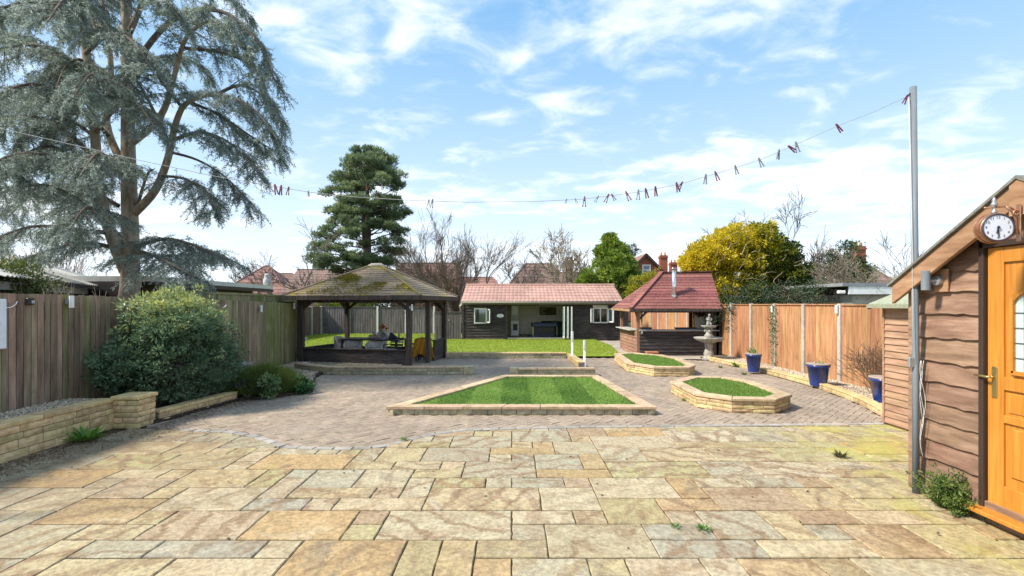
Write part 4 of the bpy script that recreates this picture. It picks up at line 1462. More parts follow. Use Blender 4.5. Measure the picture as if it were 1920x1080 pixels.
def tub_chair(label, loc, rz, back=.66):
    t = thing('armchair', label, 'chair', loc, 'grey armchairs round the gazebo table', rz)
    mb = MB()
    n = 18
    vs, fs = [], []
    for i in range(n + 1):
        a = math.radians(-20 + 220 * i / n)           # open towards -y
        h = .50 + (back - .50) * max(0, math.sin(max(0, min(PI, math.radians(-10 + 200 * i / n))))) ** .6
        for r, z in ((.27, .30), (.29, h), (.245, h), (.225, .34)):
            vs.append((r * math.cos(a), r * math.sin(a) * .95, z))
    for i in range(n):
        for k in range(4):
            k2 = (k + 1) % 4
            fs.append((i * 4 + k, i * 4 + k2, i * 4 + 4 + k2, i * 4 + 4 + k))
    fs += [(0, 1, 2, 3), (n * 4 + 3, n * 4 + 2, n * 4 + 1, n * 4)]
    mb.add(vs, fs).build('backrest', m_wick, t, local=True)
    MB().lathe([(.24, 0), (.255, .01), (.255, .05), (.235, .07)], (0, -.02, .30), 18).build('seat', m_wick, t, local=True)
    MB().lathe([(.20, 0), (.225, .015), (.225, .04), (.18, .055)], (0, -.03, .37), 18).build('cushion', plain('cushion', (.42, .39, .36), .9), t, local=True, smooth=True)
    for sx, sy in ((-1, -1), (1, -1), (1, 1), (-1, 1)):
        MB().tube([(sx * .16, sy * .16, .30), (sx * .21, sy * .2, 0)], [.018, .013], 8).build('leg', m_ttop, t, local=True)
    return t


tub_chair('grey armchair at the left end of the gazebo table', (-5.25, 15.05, 0), math.radians(75), .72)
tub_chair('grey armchair with its back to the camera, left of two at the gazebo table', (-4.78, 14.55, 0), PI - .15 + PI, .66)
tub_chair('grey armchair with its back to the camera, right of two at the gazebo table', (-4.08, 14.38, 0), PI - .25 + PI, .66)
tub_chair('pale grey armchair on the far side of the gazebo table', (-4.35, 15.75, 0), -.15, .80)


def slat_chair(label, loc, rz):
    t = thing('folding_chair', label, 'chair', loc, 'black slatted chairs at the gazebo table', rz)
    for s in (-1, 1):
        MB().tube([(s * .2, -.2, 0), (s * .2, -.2, .5)], .012, 6).build('leg', m_black, t, local=True)
        MB().tube([(s * .2, .2, 0), (s * .2, .2, .4), (s * .2, .26, .72)], .012, 6).build('leg', m_black, t, local=True)
        MB().tube([(s * .2, -.22, .5), (s * .2, .22, .5)], .014, 6).build('armrest', m_black, t, local=True)
    for k in range(4):
        MB().box((0, -.17 + k * .11, .385), (.38, .085, .02)).build('seat_slat', m_white if k == 0 else m_black, t, local=True)
    for k in range(3):
        MB().box((0, .215 + k * .02, .48 + k * .09), (.38, .016, .06)).build('back_slat', m_white if k == 1 else m_black, t, local=True)
    return t


slat_chair('black slatted chair beside the right grey armchair at the gazebo table', (-3.55, 14.42, 0), PI - .3 + PI)
slat_chair('black slatted chair at the right end of the gazebo table', (-3.02, 14.72, 0), -1.5)
# throw over a chair back
t = thing('bench_seat', 'low wooden seat under the mustard throw in the gazebo opening', 'seat', (-2.70, 14.55, 0))
MB().box((-2.72, 14.62, .40), (.34, .46, .05)).build('seat', m_darkv, t)
MB().box((-2.56, 14.66, .56), (.04, .44, .36)).build('backrest', m_darkv, t)
for sx, sy in ((-1, -1), (1, -1), (1, 1), (-1, 1)):
    MB().box((-2.72 + sx * .14, 14.62 + sy * .19, .19), (.04, .04, .38)).build('leg', m_darkv, t)
mb = MB()
nu, nv = 26, 16
vs, fs = [], []
for j in range(nv + 1):
    for i in range(nu + 1):
        u0, v0 = i / nu, j / nv
        px = 776 + 32 * u0 + (-6 + 12 * u0) * (v0 ** 1.2) * 1.1
        zz = .66 - v0 * (.50 + .16 * math.sin(u0 * 9 + 1) * .5 + .08 * (u0 - .4))
        yy = 14.36 - .07 * math.sin(v0 * 2.2) + .045 * math.sin(u0 * 21 + v0 * 2.0) * (.25 + v0)
        if v0 < .12:
            yy += (.12 - v0) * 2.0
            zz = .66 + .04 * math.sin(u0 * 3.1) - .0
        vs.append(((px - 960) * 14.3 / FPX, yy, zz))
for j in range(nv):
    for i in range(nu):
        q = j * (nu + 1) + i
        fs.append((q, q + 1, q + nu + 2, q + nu + 1))
throw = mb.add(vs, fs).build('throw_blanket', surf('mustard_wool', [(0.3, (.30, .125, .012)), (0.7, (.52, .25, .03))], (30, 30, 12), 5, .95, .5, .006, 0), None, True)
sm = throw.modifiers.new('thick', 'SOLIDIFY')
sm.thickness = .015
tag(throw, 'mustard orange throw draped over the seat at the gazebo opening', 'blanket')
# table things
m_gl = glassmat('bottle_glass', (.10, .22, .12))
m_clear = glassmat('clear_glass', (.9, .93, .93))


def tbl(px, Y):
    return ((px - 960) * Y / FPX, Y, .656)


x, y, z = tbl(718, 14.9)
t = thing('flower_vase', 'glass vase of orange flowers on the gazebo table', 'vase', (x, y, z))
MB().lathe([(.035, 0), (.03, .02), (.025, .12), (.032, .17)], (x, y, z), 12).build('vase', m_clear, t, True)
m_petal = leafmat('orange_petal', [(0, (.50, .13, .02)), (.6, (.70, .26, .06)), (1, (.75, .42, .2))], .3)
for k in range(5):
    ex, ey, ez = x + (-.10, -.03, .05, .10, .0)[k], y + (.0, .05, -.03, .03, -.05)[k], z + (.34, .40, .37, .31, .33)[k]
    st = MB().tube([(x, y, z + .02), (x + (ex - x) * .4, y, z + .2), (ex, ey, ez)], .004, 5).build('stem', m_twig, t)
    q = rdir(90)
    leaf_obj('bloom', np.array([ex, ey, ez]) + q * .008, q, .038, .024, m_petal, t)
for px, dy, h, r, lab, mt in ((728, .1, .20, .028, 'white bottle beside the flower vase', m_white), (735, .0, .14, .035, 'black and white drinks carton behind the bottle', m_black), (722, -.25, .10, .032, 'small clear tumbler near the table front', m_clear),
                              (701, .3, .20, .03, 'pale candle holder left of the vase', m_wick), (706, .28, .17, .03, 'white candle holder left of the vase', m_white), (748, .2, .16, .03, 'pale tumbler at the right of the table', m_wick)):
    x, y, z = tbl(px, 14.85 + dy)
    o = MB().lathe([(r, 0), (r, h * .55), (r * .9, h * .65), (r * .4, h * .8), (r * .4, h)] if 'bottle' in lab else [(r * .8, 0), (r, h * .1), (r, h * .9), (r * .9, h)], (0, 0, 0), 12).build('bottle' if 'bottle' in lab else 'tumbler', mt, None, True)
    o.location = (x, y, z)
    tag(o, lab + ' on the gazebo table', 'tableware')
x, y, z = tbl(738, 14.75)
o = MB().hexa([(-.14, -.1, 0), (.14, -.1, 0), (.16, .1, 0), (-.14, .1, 0), (-.10, -.06, .20), (-.02, -.05, .17), (.0, .06, .14), (-.10, .06, .21)]).build('folded_cloth', plain('black_cloth', (.02, .028, .035), .8), None, bevel=.02)
o.location = (x, y, z)
tag(o, 'dark folded cloth heap on the gazebo table', 'cloth')
x, y, z = tbl(702, 15.1)
o = MB().box((0, 0, .05), (.30, .22, .10)).build('serving_box', plain('pink_wood', (.42, .30, .26), .8), None, bevel=.012)
o.location = (x, y, z)
tag(o, 'pinkish box on the far side of the gazebo table', 'box')
o = MB().hexa([(-.07, -.05, 0), (.07, -.05, 0), (.07, .05, 0), (-.07, .05, 0), (-.075, -.03, .13), (.075, -.03, .13), (.07, .04, .12), (-.07, .04, .12)]).build('spotlight', plain('pale_lamp', (.62, .68, .80), .4), None, bevel=.01)
gx, gy = G(572, 688, .055)
o.location = (gx, gy, .055)
tag(o, 'small white ground light on the gravel before the gazebo', 'light')

# ------------------------------------------------------------------ bollard lights
for px, pb, pt, lab in ((1073, 676, 620, 'white bollard light beside the lawn wall, the farther and taller one'), (1096, 689, 637, 'white bollard light beside the lawn wall, the nearer one')):
    gx, gy = G(px, pb)
    h = (pb - pt) / ((pb - HORIZON) / CAMH)
    t = thing('bollard_light', lab, 'light', (gx, gy, 0), 'bollard lights by the lawn wall')
    MB().lathe([(.05, 0), (.05, .015), (.034, .02), (.034, h * .62)], (gx, gy, 0), 14).build('tube', m_white, t, True)
    MB().lathe([(.036, 0), (.04, .01), (.04, h * .32), (.036, h * .335)], (gx, gy, h * .62), 14).build('lamp_head', plain('bollard_head', (.66, .66, .64), .35), t, True)
    for k in range(5):
        MB().lathe([(.041, 0), (.046, .004), (.041, .008)], (gx, gy, h * (.66 + .05 * k)), 14).build('louvre', m_white, t)
    MB().lathe([(.042, 0), (.042, .012), (.01, .02)], (gx, gy, h * .955), 14).build('cap', m_white, t, True)

# ------------------------------------------------------------------ garden bar with red shingle roof
BX0, BX1, BY0, BY1 = 4.22, 6.86, 16.2, 18.6
t = thing('garden_bar', 'open garden bar with red shingle roof, black counter and steel flue', 'bar', (BX0, BY0, 0))
EB = 1.53
for x, y in ((BX0, BY0), (BX0, BY1), (BX1, BY0), (BX1, BY1)):
    MB().box((x, y, EB / 2), (.10, .10, EB)).build('post', m_barside if x == BX0 else m_darkv, t, bevel=.006)
MB().bar((BX0, BY0, EB - .05), (BX1, BY0, EB - .05), .07, .10).build('beam', m_darkv, t)
MB().bar((BX0, BY0, EB - .05), (BX0, BY1, EB - .05), .07, .10).build('beam', m_barside, t)
MB().bar((BX0, BY1, EB - .05), (BX1, BY1, EB - .05), .07, .10).build('beam', m_darkv, t)
for (a, b) in (((BX0, BY0), (1, 0)), ((BX1, BY0), (-1, 0)), ((BX0, BY0), (0, 1)), ((BX0, BY1), (0, -1))):
    MB().bar((a[0] + b[0] * .04, a[1] + b[1] * .04, EB - .32), (a[0] + b[0] * .30, a[1] + b[1] * .30, EB - .07), .06, .06).build('knee_brace', m_darkv, t)
CT = .80
nb = 7
for k in range(nb):
    h = CT / nb
    z = h * k
    for (side, pts, mt) in (('f', ((BX0 + .05, BX1 - .06)), m_dark), ('l', ((BY0 + .05, BY1 - .05)), m_barside)):
        a, b = pts
        if side == 'f':
            vs = [(a, BY0 - .055, z), (b, BY0 - .055, z), (b, BY0 - .02, z), (a, BY0 - .02, z), (a, BY0 - .03, z + h + .008), (b, BY0 - .03, z + h + .008), (b, BY0 - .012, z + h + .008), (a, BY0 - .012, z + h + .008)]
        else:
            vs = [(BX0 - .055, b, z), (BX0 - .055, a, z), (BX0 - .02, a, z), (BX0 - .02, b, z), (BX0 - .03, b, z + h + .008), (BX0 - .03, a, z + h + .008), (BX0 - .012, a, z + h + .008), (BX0 - .012, b, z + h + .008)]
        MB().hexa(vs).build('weatherboard', mt, t)
m_ctr = plain('grey_counter', (.30, .30, .30), .45)
MB().box(((BX0 + BX1) / 2 + .02, BY0 + .09, CT + .035), (BX1 - BX0 + .02, .50, .035)).build('counter', m_ctr, t, bevel=.006)
MB().box((BX0 + .0, (BY0 + BY1) / 2 + .14, CT + .03), (.46, BY1 - BY0 - .22, .035)).build('counter', plain('pale_counter', (.46, .44, .40), .5), t, bevel=.006)
MB().box((BX0 + .10, BY0 - .10, CT - .02), (.05, .05, .08)).build('counter_bracket', m_white, t)
MB().box((BX1 - .02, BY0 + .45, .75), (.05, .9, 1.5)).build('side_panel', m_dark, t)
for k in range(6):
    MB().box((BX1 - .30 + .09 * k - .05, BY0 - .035, .74), (.082, .03, 1.44)).build('side_board', m_dark, t)
# roof
rx0, rx1 = S(1181, 580, 15.85)[0], S(1354, 580, 15.85)[0]
E = [(rx0, 15.85, EB + .03), (rx1, 15.85, EB + .03), (rx1, 18.75, EB + .05), (rx0 + .02, 18.75, EB + .05)]
Rl, Rr = S(1240, 511, 17.25), S(1333, 510, 17.25)
bar_roof = MB().add([*E, Rl, Rr], [(0, 1, 5, 4), (1, 2, 5), (2, 3, 4, 5), (3, 0, 4), (3, 2, 1, 0)]).build('roof', m_shingle, t)
shingled(bar_roof, E[0], E[1], Rl, Rr, 13, m_shingle, .018)
shingled(bar_roof, E[3], E[0], Rl, Rl, 13, m_shingle, .018)
for a, b in ((E[0], E[1]), (E[3], E[0]), (E[2], E[3])):
    MB().bar((a[0], a[1], a[2] - .045), (b[0], b[1], b[2] - .045), .03, .085).build('fascia', m_barge if a is E[3] else m_darkv, t)
e_, r_ = Vector(E[0]) + Vector((0, 0, .03)), Vector(Rl) + Vector((0, 0, .03))
for k in range(12):
    a, b = e_.lerp(r_, k / 12), e_.lerp(r_, (k + 1.15) / 12)
    MB().bar(a + Vector((0, 0, .008)), b, .17, .014, up=(-.5, -.5, 1)).build('hip_tile', m_shingle, bar_roof)
for k in range(14):
    a, b = Vector(Rl).lerp(Vector(Rr), k / 14), Vector(Rl).lerp(Vector(Rr), (k + 1.1) / 14)
    MB().bar(a + Vector((0, -.02, .022)), b + Vector((0, -.02, .016)), .16, .018).build('ridge_tile', m_shingle, bar_roof)
# flue
fx, fy, fz = S(1264, 556, 16.35)
fl_top = S(1263, 503, 16.35)[2]
m_steel = plain('stainless_steel', (.70, .70, .69), .22, .9)
fo = MB().tube([(fx, fy, fz - .25), (fx, fy, fl_top - .02)], .072, 16).build('flue_pipe', m_steel, t, True)
MB().tube([(fx, fy, fl_top - .02), (fx, fy, fl_top)], [.10, .105], 16).build('flue_cap', m_steel, t, True)
MB().lathe([(.16, -.03), (.15, .02), (.085, .06), (.078, .09)], (fx, fy, fz), 4).build('flashing', plain('lead_flashing', (.20, .21, .22), .6, .4), t)
# things on and behind the bar
x0 = (1318 - 960) * 17.2 / FPX
o = MB().lathe([(.20, 0), (.26, .04), (.27, .30), (.275, .62), (.25, .66), (.24, .66), (.24, .60)], (0, 0, 0), 20).build('white_tub', plain('cream_tub', (.68, .64, .55), .5), None, True)
o.location = (x0, 17.2, .80)
tag(o, 'cream white tub standing behind the bar counter', 'tub')
stand = MB().box((0, 0, .395), (.7, .6, .79)).build('back_counter', m_dark, None, bevel=.01)
stand.location = (x0, 17.2, 0)
tag(stand, 'black cupboard behind the bar under the cream tub', 'cupboard')
x0 = (1316 - 960) * 16.75 / FPX
o = thing('hanging_plant', 'dark trailing plant hanging under the bar roof above the tub', 'plant', (x0, 16.75, 1.45))
P = np.array([x0, 16.75, 1.42]) + rng.normal(size=(260, 3)) * np.array([.20, .08, .06])
leaf_obj('foliage', P, rng.normal(size=(260, 3)) + np.array([0, 0, -.8]), .09, .04, leafmat('dark_trailing', [(0, (.02, .03, .01)), (.7, (.06, .06, .02)), (1, (.18, .06, .03))], .2), o)
MB().lathe([(.09, 0), (.13, .10)], (x0, 16.75, 1.36), 12).build('basket', m_darkv, o)
for pxa, pxb, lab in ((1199, 1222, 'dark tray on the bar counter at the left'), (1265, 1306, 'dark slate slab on the bar counter at the right')):
    a, b = (pxa - 960) * 16.4 / FPX, (pxb - 960) * 16.4 / FPX
    t2 = thing('bar_tray', lab, 'tray', ((a + b) / 2, 16.4, CT + .053))
    MB().box(((a + b) / 2, 16.42, CT + .10), (b - a, .10, .05)).build('tray_edge', m_black, t2, bevel=.006)
    MB().box(((a + b) / 2, 16.34, CT + .065), (b - a - .06, .12, .02)).build('tray_base', m_ctr, t2, bevel=.004)
x0, y0 = (1222 - 960) * 15.35 / FPX, 15.35
t = thing('terracotta_trough', 'small terracotta trough at the foot of the bar', 'pot', (x0, y0, 0))
MB().hexa([(x0 - .16, y0 - .09, 0), (x0 + .16, y0 - .09, 0), (x0 + .16, y0 + .09, 0), (x0 - .16, y0 + .09, 0), (x0 - .18, y0 - .11, .17), (x0 + .18, y0 - .11, .17), (x0 + .18, y0 + .11, .17), (x0 - .18, y0 + .11, .17)]).build('trough', m_terra, t, bevel=.01)
MB().box((x0, y0, .19), (.38, .24, .035)).build('rim', m_terra, t, bevel=.008)

# ------------------------------------------------------------------ fountain
fx, fy = 6.0, 14.75
t = thing('garden_fountain', 'grey stone two-bowl fountain with a small statue on top', 'fountain', (fx, fy, 0))
wob = lambda a, z: .05 * math.sin(a * 4 + z * 30) + .03 * math.sin(a * 7 - z * 50)
MB().lathe([(.19, 0), (.20, .05), (.17, .08), (.13, .14), (.155, .20), (.12, .28), (.10, .36), (.13, .44), (.11, .50), (.16, .54)], (fx, fy, 0), 24, wob).build('pedestal', m_stonef, t, True)
MB().lathe([(.12, .52), (.20, .55), (.34, .60), (.42, .66), (.43, .70), (.40, .705), (.33, .67), (.10, .64)], (fx, fy, 0), 32, lambda a, z: .02 * math.cos(a * 16) if z > .58 else 0).build('large_bowl', m_stonef, t, True)
MB().lathe([(.11, .64), (.10, .70), (.13, .76), (.08, .82), (.07, .88), (.12, .93), (.08, .98)], (fx, fy, 0), 20, wob).build('upper_column', m_stonef, t, True)
MB().lathe([(.06, .96), (.12, .98), (.20, 1.02), (.225, 1.055), (.20, 1.06), (.05, 1.03)], (fx, fy, 0), 24, lambda a, z: .03 * math.cos(a * 12)).build('small_bowl', m_stonef, t, True)
for k in range(3):
    a = 2 * PI * k / 3 + .4
    MB().ball((fx + .10 * math.cos(a), fy + .10 * math.sin(a), .90), (.045, .045, .06), 8, 6).build('carved_head', m_stonef, t, True)
st = MB()
st.tube([(fx - .03, fy, 1.04), (fx - .035, fy - .02, 1.12), (fx - .01, fy, 1.19), (fx, fy, 1.25), (fx + .005, fy, 1.30), (fx + .01, fy - .01, 1.335)], [.05, .045, .05, .055, .045, .022], 10)
st.tube([(fx + .04, fy, 1.04), (fx + .05, fy - .03, 1.11), (fx + .01, fy, 1.18)], [.035, .038, .04], 8)
st.ball((fx + .012, fy - .015, 1.375), (.036, .038, .044), 10, 8)
st.tube([(fx - .045, fy, 1.30), (fx - .085, fy - .03, 1.25), (fx - .05, fy - .06, 1.22)], [.02, .018, .014], 8)
st.tube([(fx + .05, fy, 1.30), (fx + .09, fy - .02, 1.26), (fx + .06, fy - .05, 1.21)], [.02, .018, .014], 8)
so = st.build('statue', m_stonef, t, True)
rm = so.modifiers.new('blend', 'REMESH')
rm.mode = 'VOXEL'
rm.voxel_size = .012
rm.use_smooth_shade = True

# ------------------------------------------------------------------ blue pots
m_potsoil = m_soil
POTS = [(1413, 697, .43, .185, 'blue glazed pot with a small green plant, the farthest along the fence'), (1534, 723, .43, .215, 'blue glazed pot with bare soil, the middle one along the fence'), (1659, 756, .42, .22, 'blue glazed pot half hidden behind the small tan shed')]
for k, (px, py, h, r, lab) in enumerate(POTS):
    gx, gy = G(px, py, .05)
    t = thing('plant_pot', lab, 'pot', (gx, gy, .05), 'blue pots along the fence')
    MB().lathe([(r * .66, 0), (r * .68, .01), (r * .93, h * .90), (r, h * .90), (r, h), (r * .90, h), (r * .88, h * .9)], (gx, gy, .05), 28).build('pot_body', m_blue, t, True)
    MB().lathe([(r * .90, -.02), (r * 1.0, -.0005), (r * 1.03, .001), (r * 1.03, .022), (r * .9, .024)], (gx, gy, .05 + h), 28).build('pot_rim', plain('worn_rim', (.34, .27, .22), .6), t, True)
    MB().lathe([(r * .88, 0), (r * .5, .012), (.01, .016)], (gx, gy, .05 + h), 20).build('soil', m_soil, t)
    n = 60 if k == 0 else 14
    P = np.array([gx, gy, .06 + h]) + rng.normal(size=(n, 3)) * np.array([.05, .05, .01])
    leaf_obj('plant', P, rng.normal(size=(n, 3)) * .35 + np.array([0, 0, 1]), rng.uniform(.06, .20 if k == 0 else .10, n), .022, leafmat('pot_plant', [(0, (.08, .13, .03)), (.6, (.20, .30, .07)), (1, (.45, .48, .25))], .3), t)

# ------------------------------------------------------------------ dark garden room at the back
HX0, HX1, HY0, HY1 = -2.33, 5.10, 23.0, 26.4
t = thing('garden_room', 'long black weatherboarded garden room with pink tile-sheet roof and open folding doors', 'building', (1.4, 23.0, 0))
OX0, OX1, OZ1 = -.22, 2.85, 1.60
WZ = 1.74
m_int = plain('cream_wall', (.82, .78, .67), .9)
m_fl = plain('room_floor', (.20, .19, .18), .6)


def wall_open(x0, x1, openings):
    """boards of one wall bay, cut round the openings; returns board rectangles"""
    nb = 13
    h = WZ / nb
    for k in range(nb):
        z = h * k
        segs = [(x0, x1)]
        for (a, b, c, d) in openings:
            if z + h * .5 > c and z + h * .5 < d:
                segs = [s for u, v in segs for s in ((u, min(v, a)), (max(u, b), v)) if s[1] - s[0] > .02]
        for u, v in segs:
            MB().hexa([(u, HY0 - .05, z + .06), (v, HY0 - .05, z + .06), (v, HY0, z + .06), (u, HY0, z + .06), (u, HY0 - .012, z + h + .068), (v, HY0 - .012, z + h + .068), (v, HY0, z + h + .068), (u, HY0, z + h + .068)]).build('weatherboard', m_dark, t)


WINL, WINR = (-1.80, -1.20, .80, 1.53), (3.84, 4.56, .82, 1.55)
wall_open(HX0, OX0 - .06, [WINL])
wall_open(OX1 + .06, HX1, [WINR])
MB().box(((OX0 + OX1) / 2, HY0 - .01, (OZ1 + WZ) / 2 + .06), (OX1 - OX0 + .1, .05, WZ - OZ1 + .04)).build('lintel', m_dark, t)
for x in (OX0 - .04, OX1 + .03):
    MB().box((x, HY0 - .03, WZ / 2 + .04), (.07, .08, WZ)).build('door_post', m_darkv, t)
for x in (HX0, HX1):
    MB().box((x, HY0 - .03, WZ / 2 + .04), (.08, .08, WZ)).build('corner_trim', m_dark, t)
    MB().box((x, (HY0 + HY1) / 2 + .03, WZ / 2 + .04), (.05, HY1 - HY0 - .04, WZ)).build('end_wall', m_dark, t)
# inner shell behind the boards, with the same openings
core = MB()
for x0, x1, (a, b, c, d) in ((HX0 + .05, OX0 - .075, WINL), (OX1 + .075, HX1 - .05, WINR)):
    for (u, v, zl, zh) in ((x0, a, .06, WZ + .04), (b, x1, .06, WZ + .04), (a, b, .06, c), (a, b, d, WZ + .04)):
        core.box(((u + v) / 2, HY0 + .035, (zl + zh) / 2), (v - u, .05, zh - zl))
core.build('wall_lining', m_int, t)
MB().box(((HX0 + HX1) / 2, HY1, .95), (HX1 - HX0, .05, 1.8)).build('back_wall', m_int, t)
for x in (HX0 + .05, HX1 - .05):
    MB().box((x, (HY0 + HY1) / 2 + .05, .95), (.03, HY1 - HY0 - .2, 1.8)).build('inner_wall', m_int, t)
MB().box(((HX0 + HX1) / 2, (HY0 + HY1) / 2, .06), (HX1 - HX0 - .1, HY1 - HY0 - .02, .06)).build('floor_slab', m_fl, t)
MB().box(((HX0 + HX1) / 2, (HY0 + HY1) / 2, 1.83), (HX1 - HX0 - .1, HY1 - HY0 - .1, .03)).build('ceiling', m_int, t)
MB().box(((OX0 + OX1) / 2, HY0 - .02, .10), (OX1 - OX0, .10, .04)).build('threshold', m_conc, t)
# roof of ribbed sheet
ez, rz_ = 1.83, 2.67
ye, yr = 22.62, 24.55
mb = MB()
rx0, rx1 = HX0 - .06, HX1 + .12
per = .19
n = int((rx1 - rx0) / per) * 6
rows = 6
vs, fs = [], []
for j in range(rows * 2):
    r = (j + 1) // 2
    fr_ = r / rows
    step = .0 if j % 2 == 0 else .018
    for i in range(n + 1):
        x = rx0 + (rx1 - rx0) * i / n
        rip = .022 * abs(math.sin(PI * (x - rx0) / per)) ** .7
        tt = fr_
        if j % 2 == 1:
            tt = min(1, (j // 2 + 1) / rows)
        else:
            tt = (j // 2) / rows
        vs.append((x + .12 * (0.5 - i / n) * tt * 1.0, ye + (yr - ye) * tt, ez + (rz_ - ez) * tt + rip + (.020 if j % 2 == 0 else 0)))
for j in range(rows * 2 - 1):
    for i in range(n):
        q = j * (n + 1) + i
        fs.append((q, q + 1, q + n + 2, q + n + 1))
mb.add(vs, fs)
mb.build('roof_sheet', m_redroof, t)
MB().hexa([(rx0, yr, rz_ - .02), (rx1, yr, rz_ - .02), (rx1, 26.8, ez - .05), (rx0, 26.8, ez - .05), (rx0, yr, rz_ + .02), (rx1, yr, rz_ + .02), (rx1, 26.8, ez), (rx0, 26.8, ez)]).build('rear_roof', m_redroof, t)
for k in range(17):
    a = rx0 + .06 + (rx1 - rx0 - .12) * k / 17
    b = rx0 + .06 + (rx1 - rx0 - .12) * (k + 1.05) / 17
    MB().tube([(a, yr, rz_ + .02), (b, yr, rz_ + .015)], .07, 8).build('ridge_tile', m_redroof, t)
for x in (HX0 + .02, HX1 - .02):
    MB().add([(x, 23.0, ez - .1), (x, 26.4, ez - .1), (x, yr, rz_ - .04)], [(0, 1, 2)]).build('gable', m_dark, t)
MB().box(((rx0 + rx1) / 2, 22.70, ez - .055), (rx1 - rx0 - .02, .03, .13)).build('fascia', plain('fascia_taupe', (.27, .25, .21), .6), t)
gp = [(rx0, 22.62, ez - .03), (rx1, 22.62, ez - .035)]
MB().tube(gp, .045, 10).build('gutter', plain('gutter_grey', (.24, .22, .19), .45), t, True)
MB().tube([(rx0 + .04, 22.62, ez - .06), (rx0 + .0, 22.72, ez - .16), (rx0 - .08, 22.85, ez - .20)], .03, 8).build('downpipe_offset', m_white, t, True)


def casement(x0, x1, z0, z1, open_left, open_right, mull):
    w = MB()
    yy = HY0 - .03
    for a, b, c, d in ((x0, x0 + .05, z0, z1), (x1 - .05, x1, z0, z1), (x0 + .05, x1 - .05, z0, z0 + .05), (x0 + .05, x1 - .05, z1 - .05, z1)):
        w.box(((a + b) / 2, yy, (c + d) / 2), (b - a, .06, d - c))
    for mx in mull:
        w.box((mx, yy, (z0 + z1) / 2), (.035, .05, z1 - z0 - .1))
    wo_ = w.build('window', m_white, t)
    MB().box(((x0 + x1) / 2, yy + .015, (z0 + z1) / 2), (x1 - x0 - .1, .006, z1 - z0 - .1)).build('pane', m_glass, wo_)
    MB().box(((x0 + x1) / 2, HY0 - .05, z0 - .025), (x1 - x0 + .06, .12, .03)).build('sill', m_darkv, wo_)
    for s, op in ((-1, open_left), (1, open_right)):
        if not op:
            continue
        hx = x0 if s < 0 else x1
        ex, ey = hx + s * .17, HY0 - .50
        sash = MB()
        zl, zh = z0 + .04, z1 - .04
        a, b = Vector((hx, HY0 - .07, 0)), Vector((ex, ey, 0))
        for f0, f1 in ((0, .12), (.88, 1)):
            p, q = a.lerp(b, f0), a.lerp(b, f1)
            sash.bar((p.x, p.y, (zl + zh) / 2), (q.x, q.y, (zl + zh) / 2), .04, zh - zl)
        for zz in (zl + .025, zh - .025):
            sash.bar((a.x, a.y, zz), (b.x, b.y, zz), .04, .05)
        so_ = sash.build('casement', m_white, t)
        MB().bar((a.x, a.y, (zl + zh) / 2), (b.x, b.y, (zl + zh) / 2), .006, zh - zl - .08).build('pane', m_glass, so_)


casement(*[WINL[0], WINL[1], WINL[2], WINL[3]], False, True, [])
casement(WINR[0], WINR[1], WINR[2], WINR[3], True, True, [(WINR[0] + WINR[1]) / 2])
for k, px in enumerate((1057, 1064, 1071)):
    x = (px - 960) * 22.8 / FPX
    leaf = MB()
    for yy0, yy1 in ((22.55, 22.61), (23.06, 23.12)):
        leaf.box((x, (yy0 + yy1) / 2, .86), (.05, yy1 - yy0, 1.48))
    for zz in (.16, 1.56):
        leaf.box((x, 22.835, zz), (.045, .45, .08))
    lo_ = leaf.build('folding_door', m_white, t, bevel=.004)
    MB().box((x, 22.835, .86), (.012, .45, 1.32)).build('pane', m_glass, lo_)
sx_ = (938 - 960) * 22.9 / FPX
sg = thing('oval_sign', 'white oval name sign on the black garden room wall', 'sign', (sx_, 22.94, 1.17))
ov = MB()
m = 24
vs = [(sx_ + .17 * math.cos(2 * PI * k / m), yy, 1.17 + .085 * math.sin(2 * PI * k / m)) for yy in (22.93, 22.955) for k in range(m)]
ov.add(vs, [tuple(range(m))] + [tuple(range(m, 2 * m))[::-1]] + [(k, (k + 1) % m, m + (k + 1) % m, m + k) for k in range(m)])
ov.build('plate', m_white, sg)
MB().box((sx_, 22.927, 1.185), (.18, .004, .012)).build('lettering', m_grey, sg)
MB().box((sx_, 22.927, 1.155), (.13, .004, .010)).build('lettering', m_grey, sg)
# inside the room
m_navy = plain('navy_cover', (.020, .034, .058), .45)
tt = thing('pool_table', 'covered navy games table with steel leg inside the garden room', 'table', (1.0, 24.3, .09))
tx0, tx1 = S(996, 600, 24.0)[0], S(1046, 600, 24.0)[0]
MB().hexa([(tx0, 23.8, .60), (tx1, 23.8, .60), (tx1, 25.0, .60), (tx0, 25.0, .60), (tx0 + .05, 23.85, .78), (tx1 - .05, 23.85, .80), (tx1 - .05, 24.95, .80), (tx0 + .05, 24.95, .78)]).build('covered_top', m_navy, tt, bevel=.03)
MB().box(((tx0 + tx1) / 2, 24.4, .35), (tx1 - tx0 - .3, .8, .5)).build('base', m_black, tt)
for x in (tx0 + .08, tx1 - .06):
    MB().tube([(x, 23.86, .09), (x, 23.86, .62)], .025, 8).build('leg', m_steel, tt)
MB().box(((tx0 + tx1) / 2 - .1, 23.86, .16), (tx1 - tx0 - .25, .04, .14)).build('stretcher', m_navy, tt)
s2 = thing('sofa', 'dark green sofa at the right inside the garden room', 'sofa', (2.0, 24.7, .09))
MB().box((2.15, 24.8, .32), (1.3, .8, .46)).build('seat', plain('green_sofa', (.008, .045, .030), .7), s2, bevel=.04)
MB().box((2.15, 25.15, .62), (1.3, .2, .45)).build('backrest', MATS['green_sofa'], s2, bevel=.05)
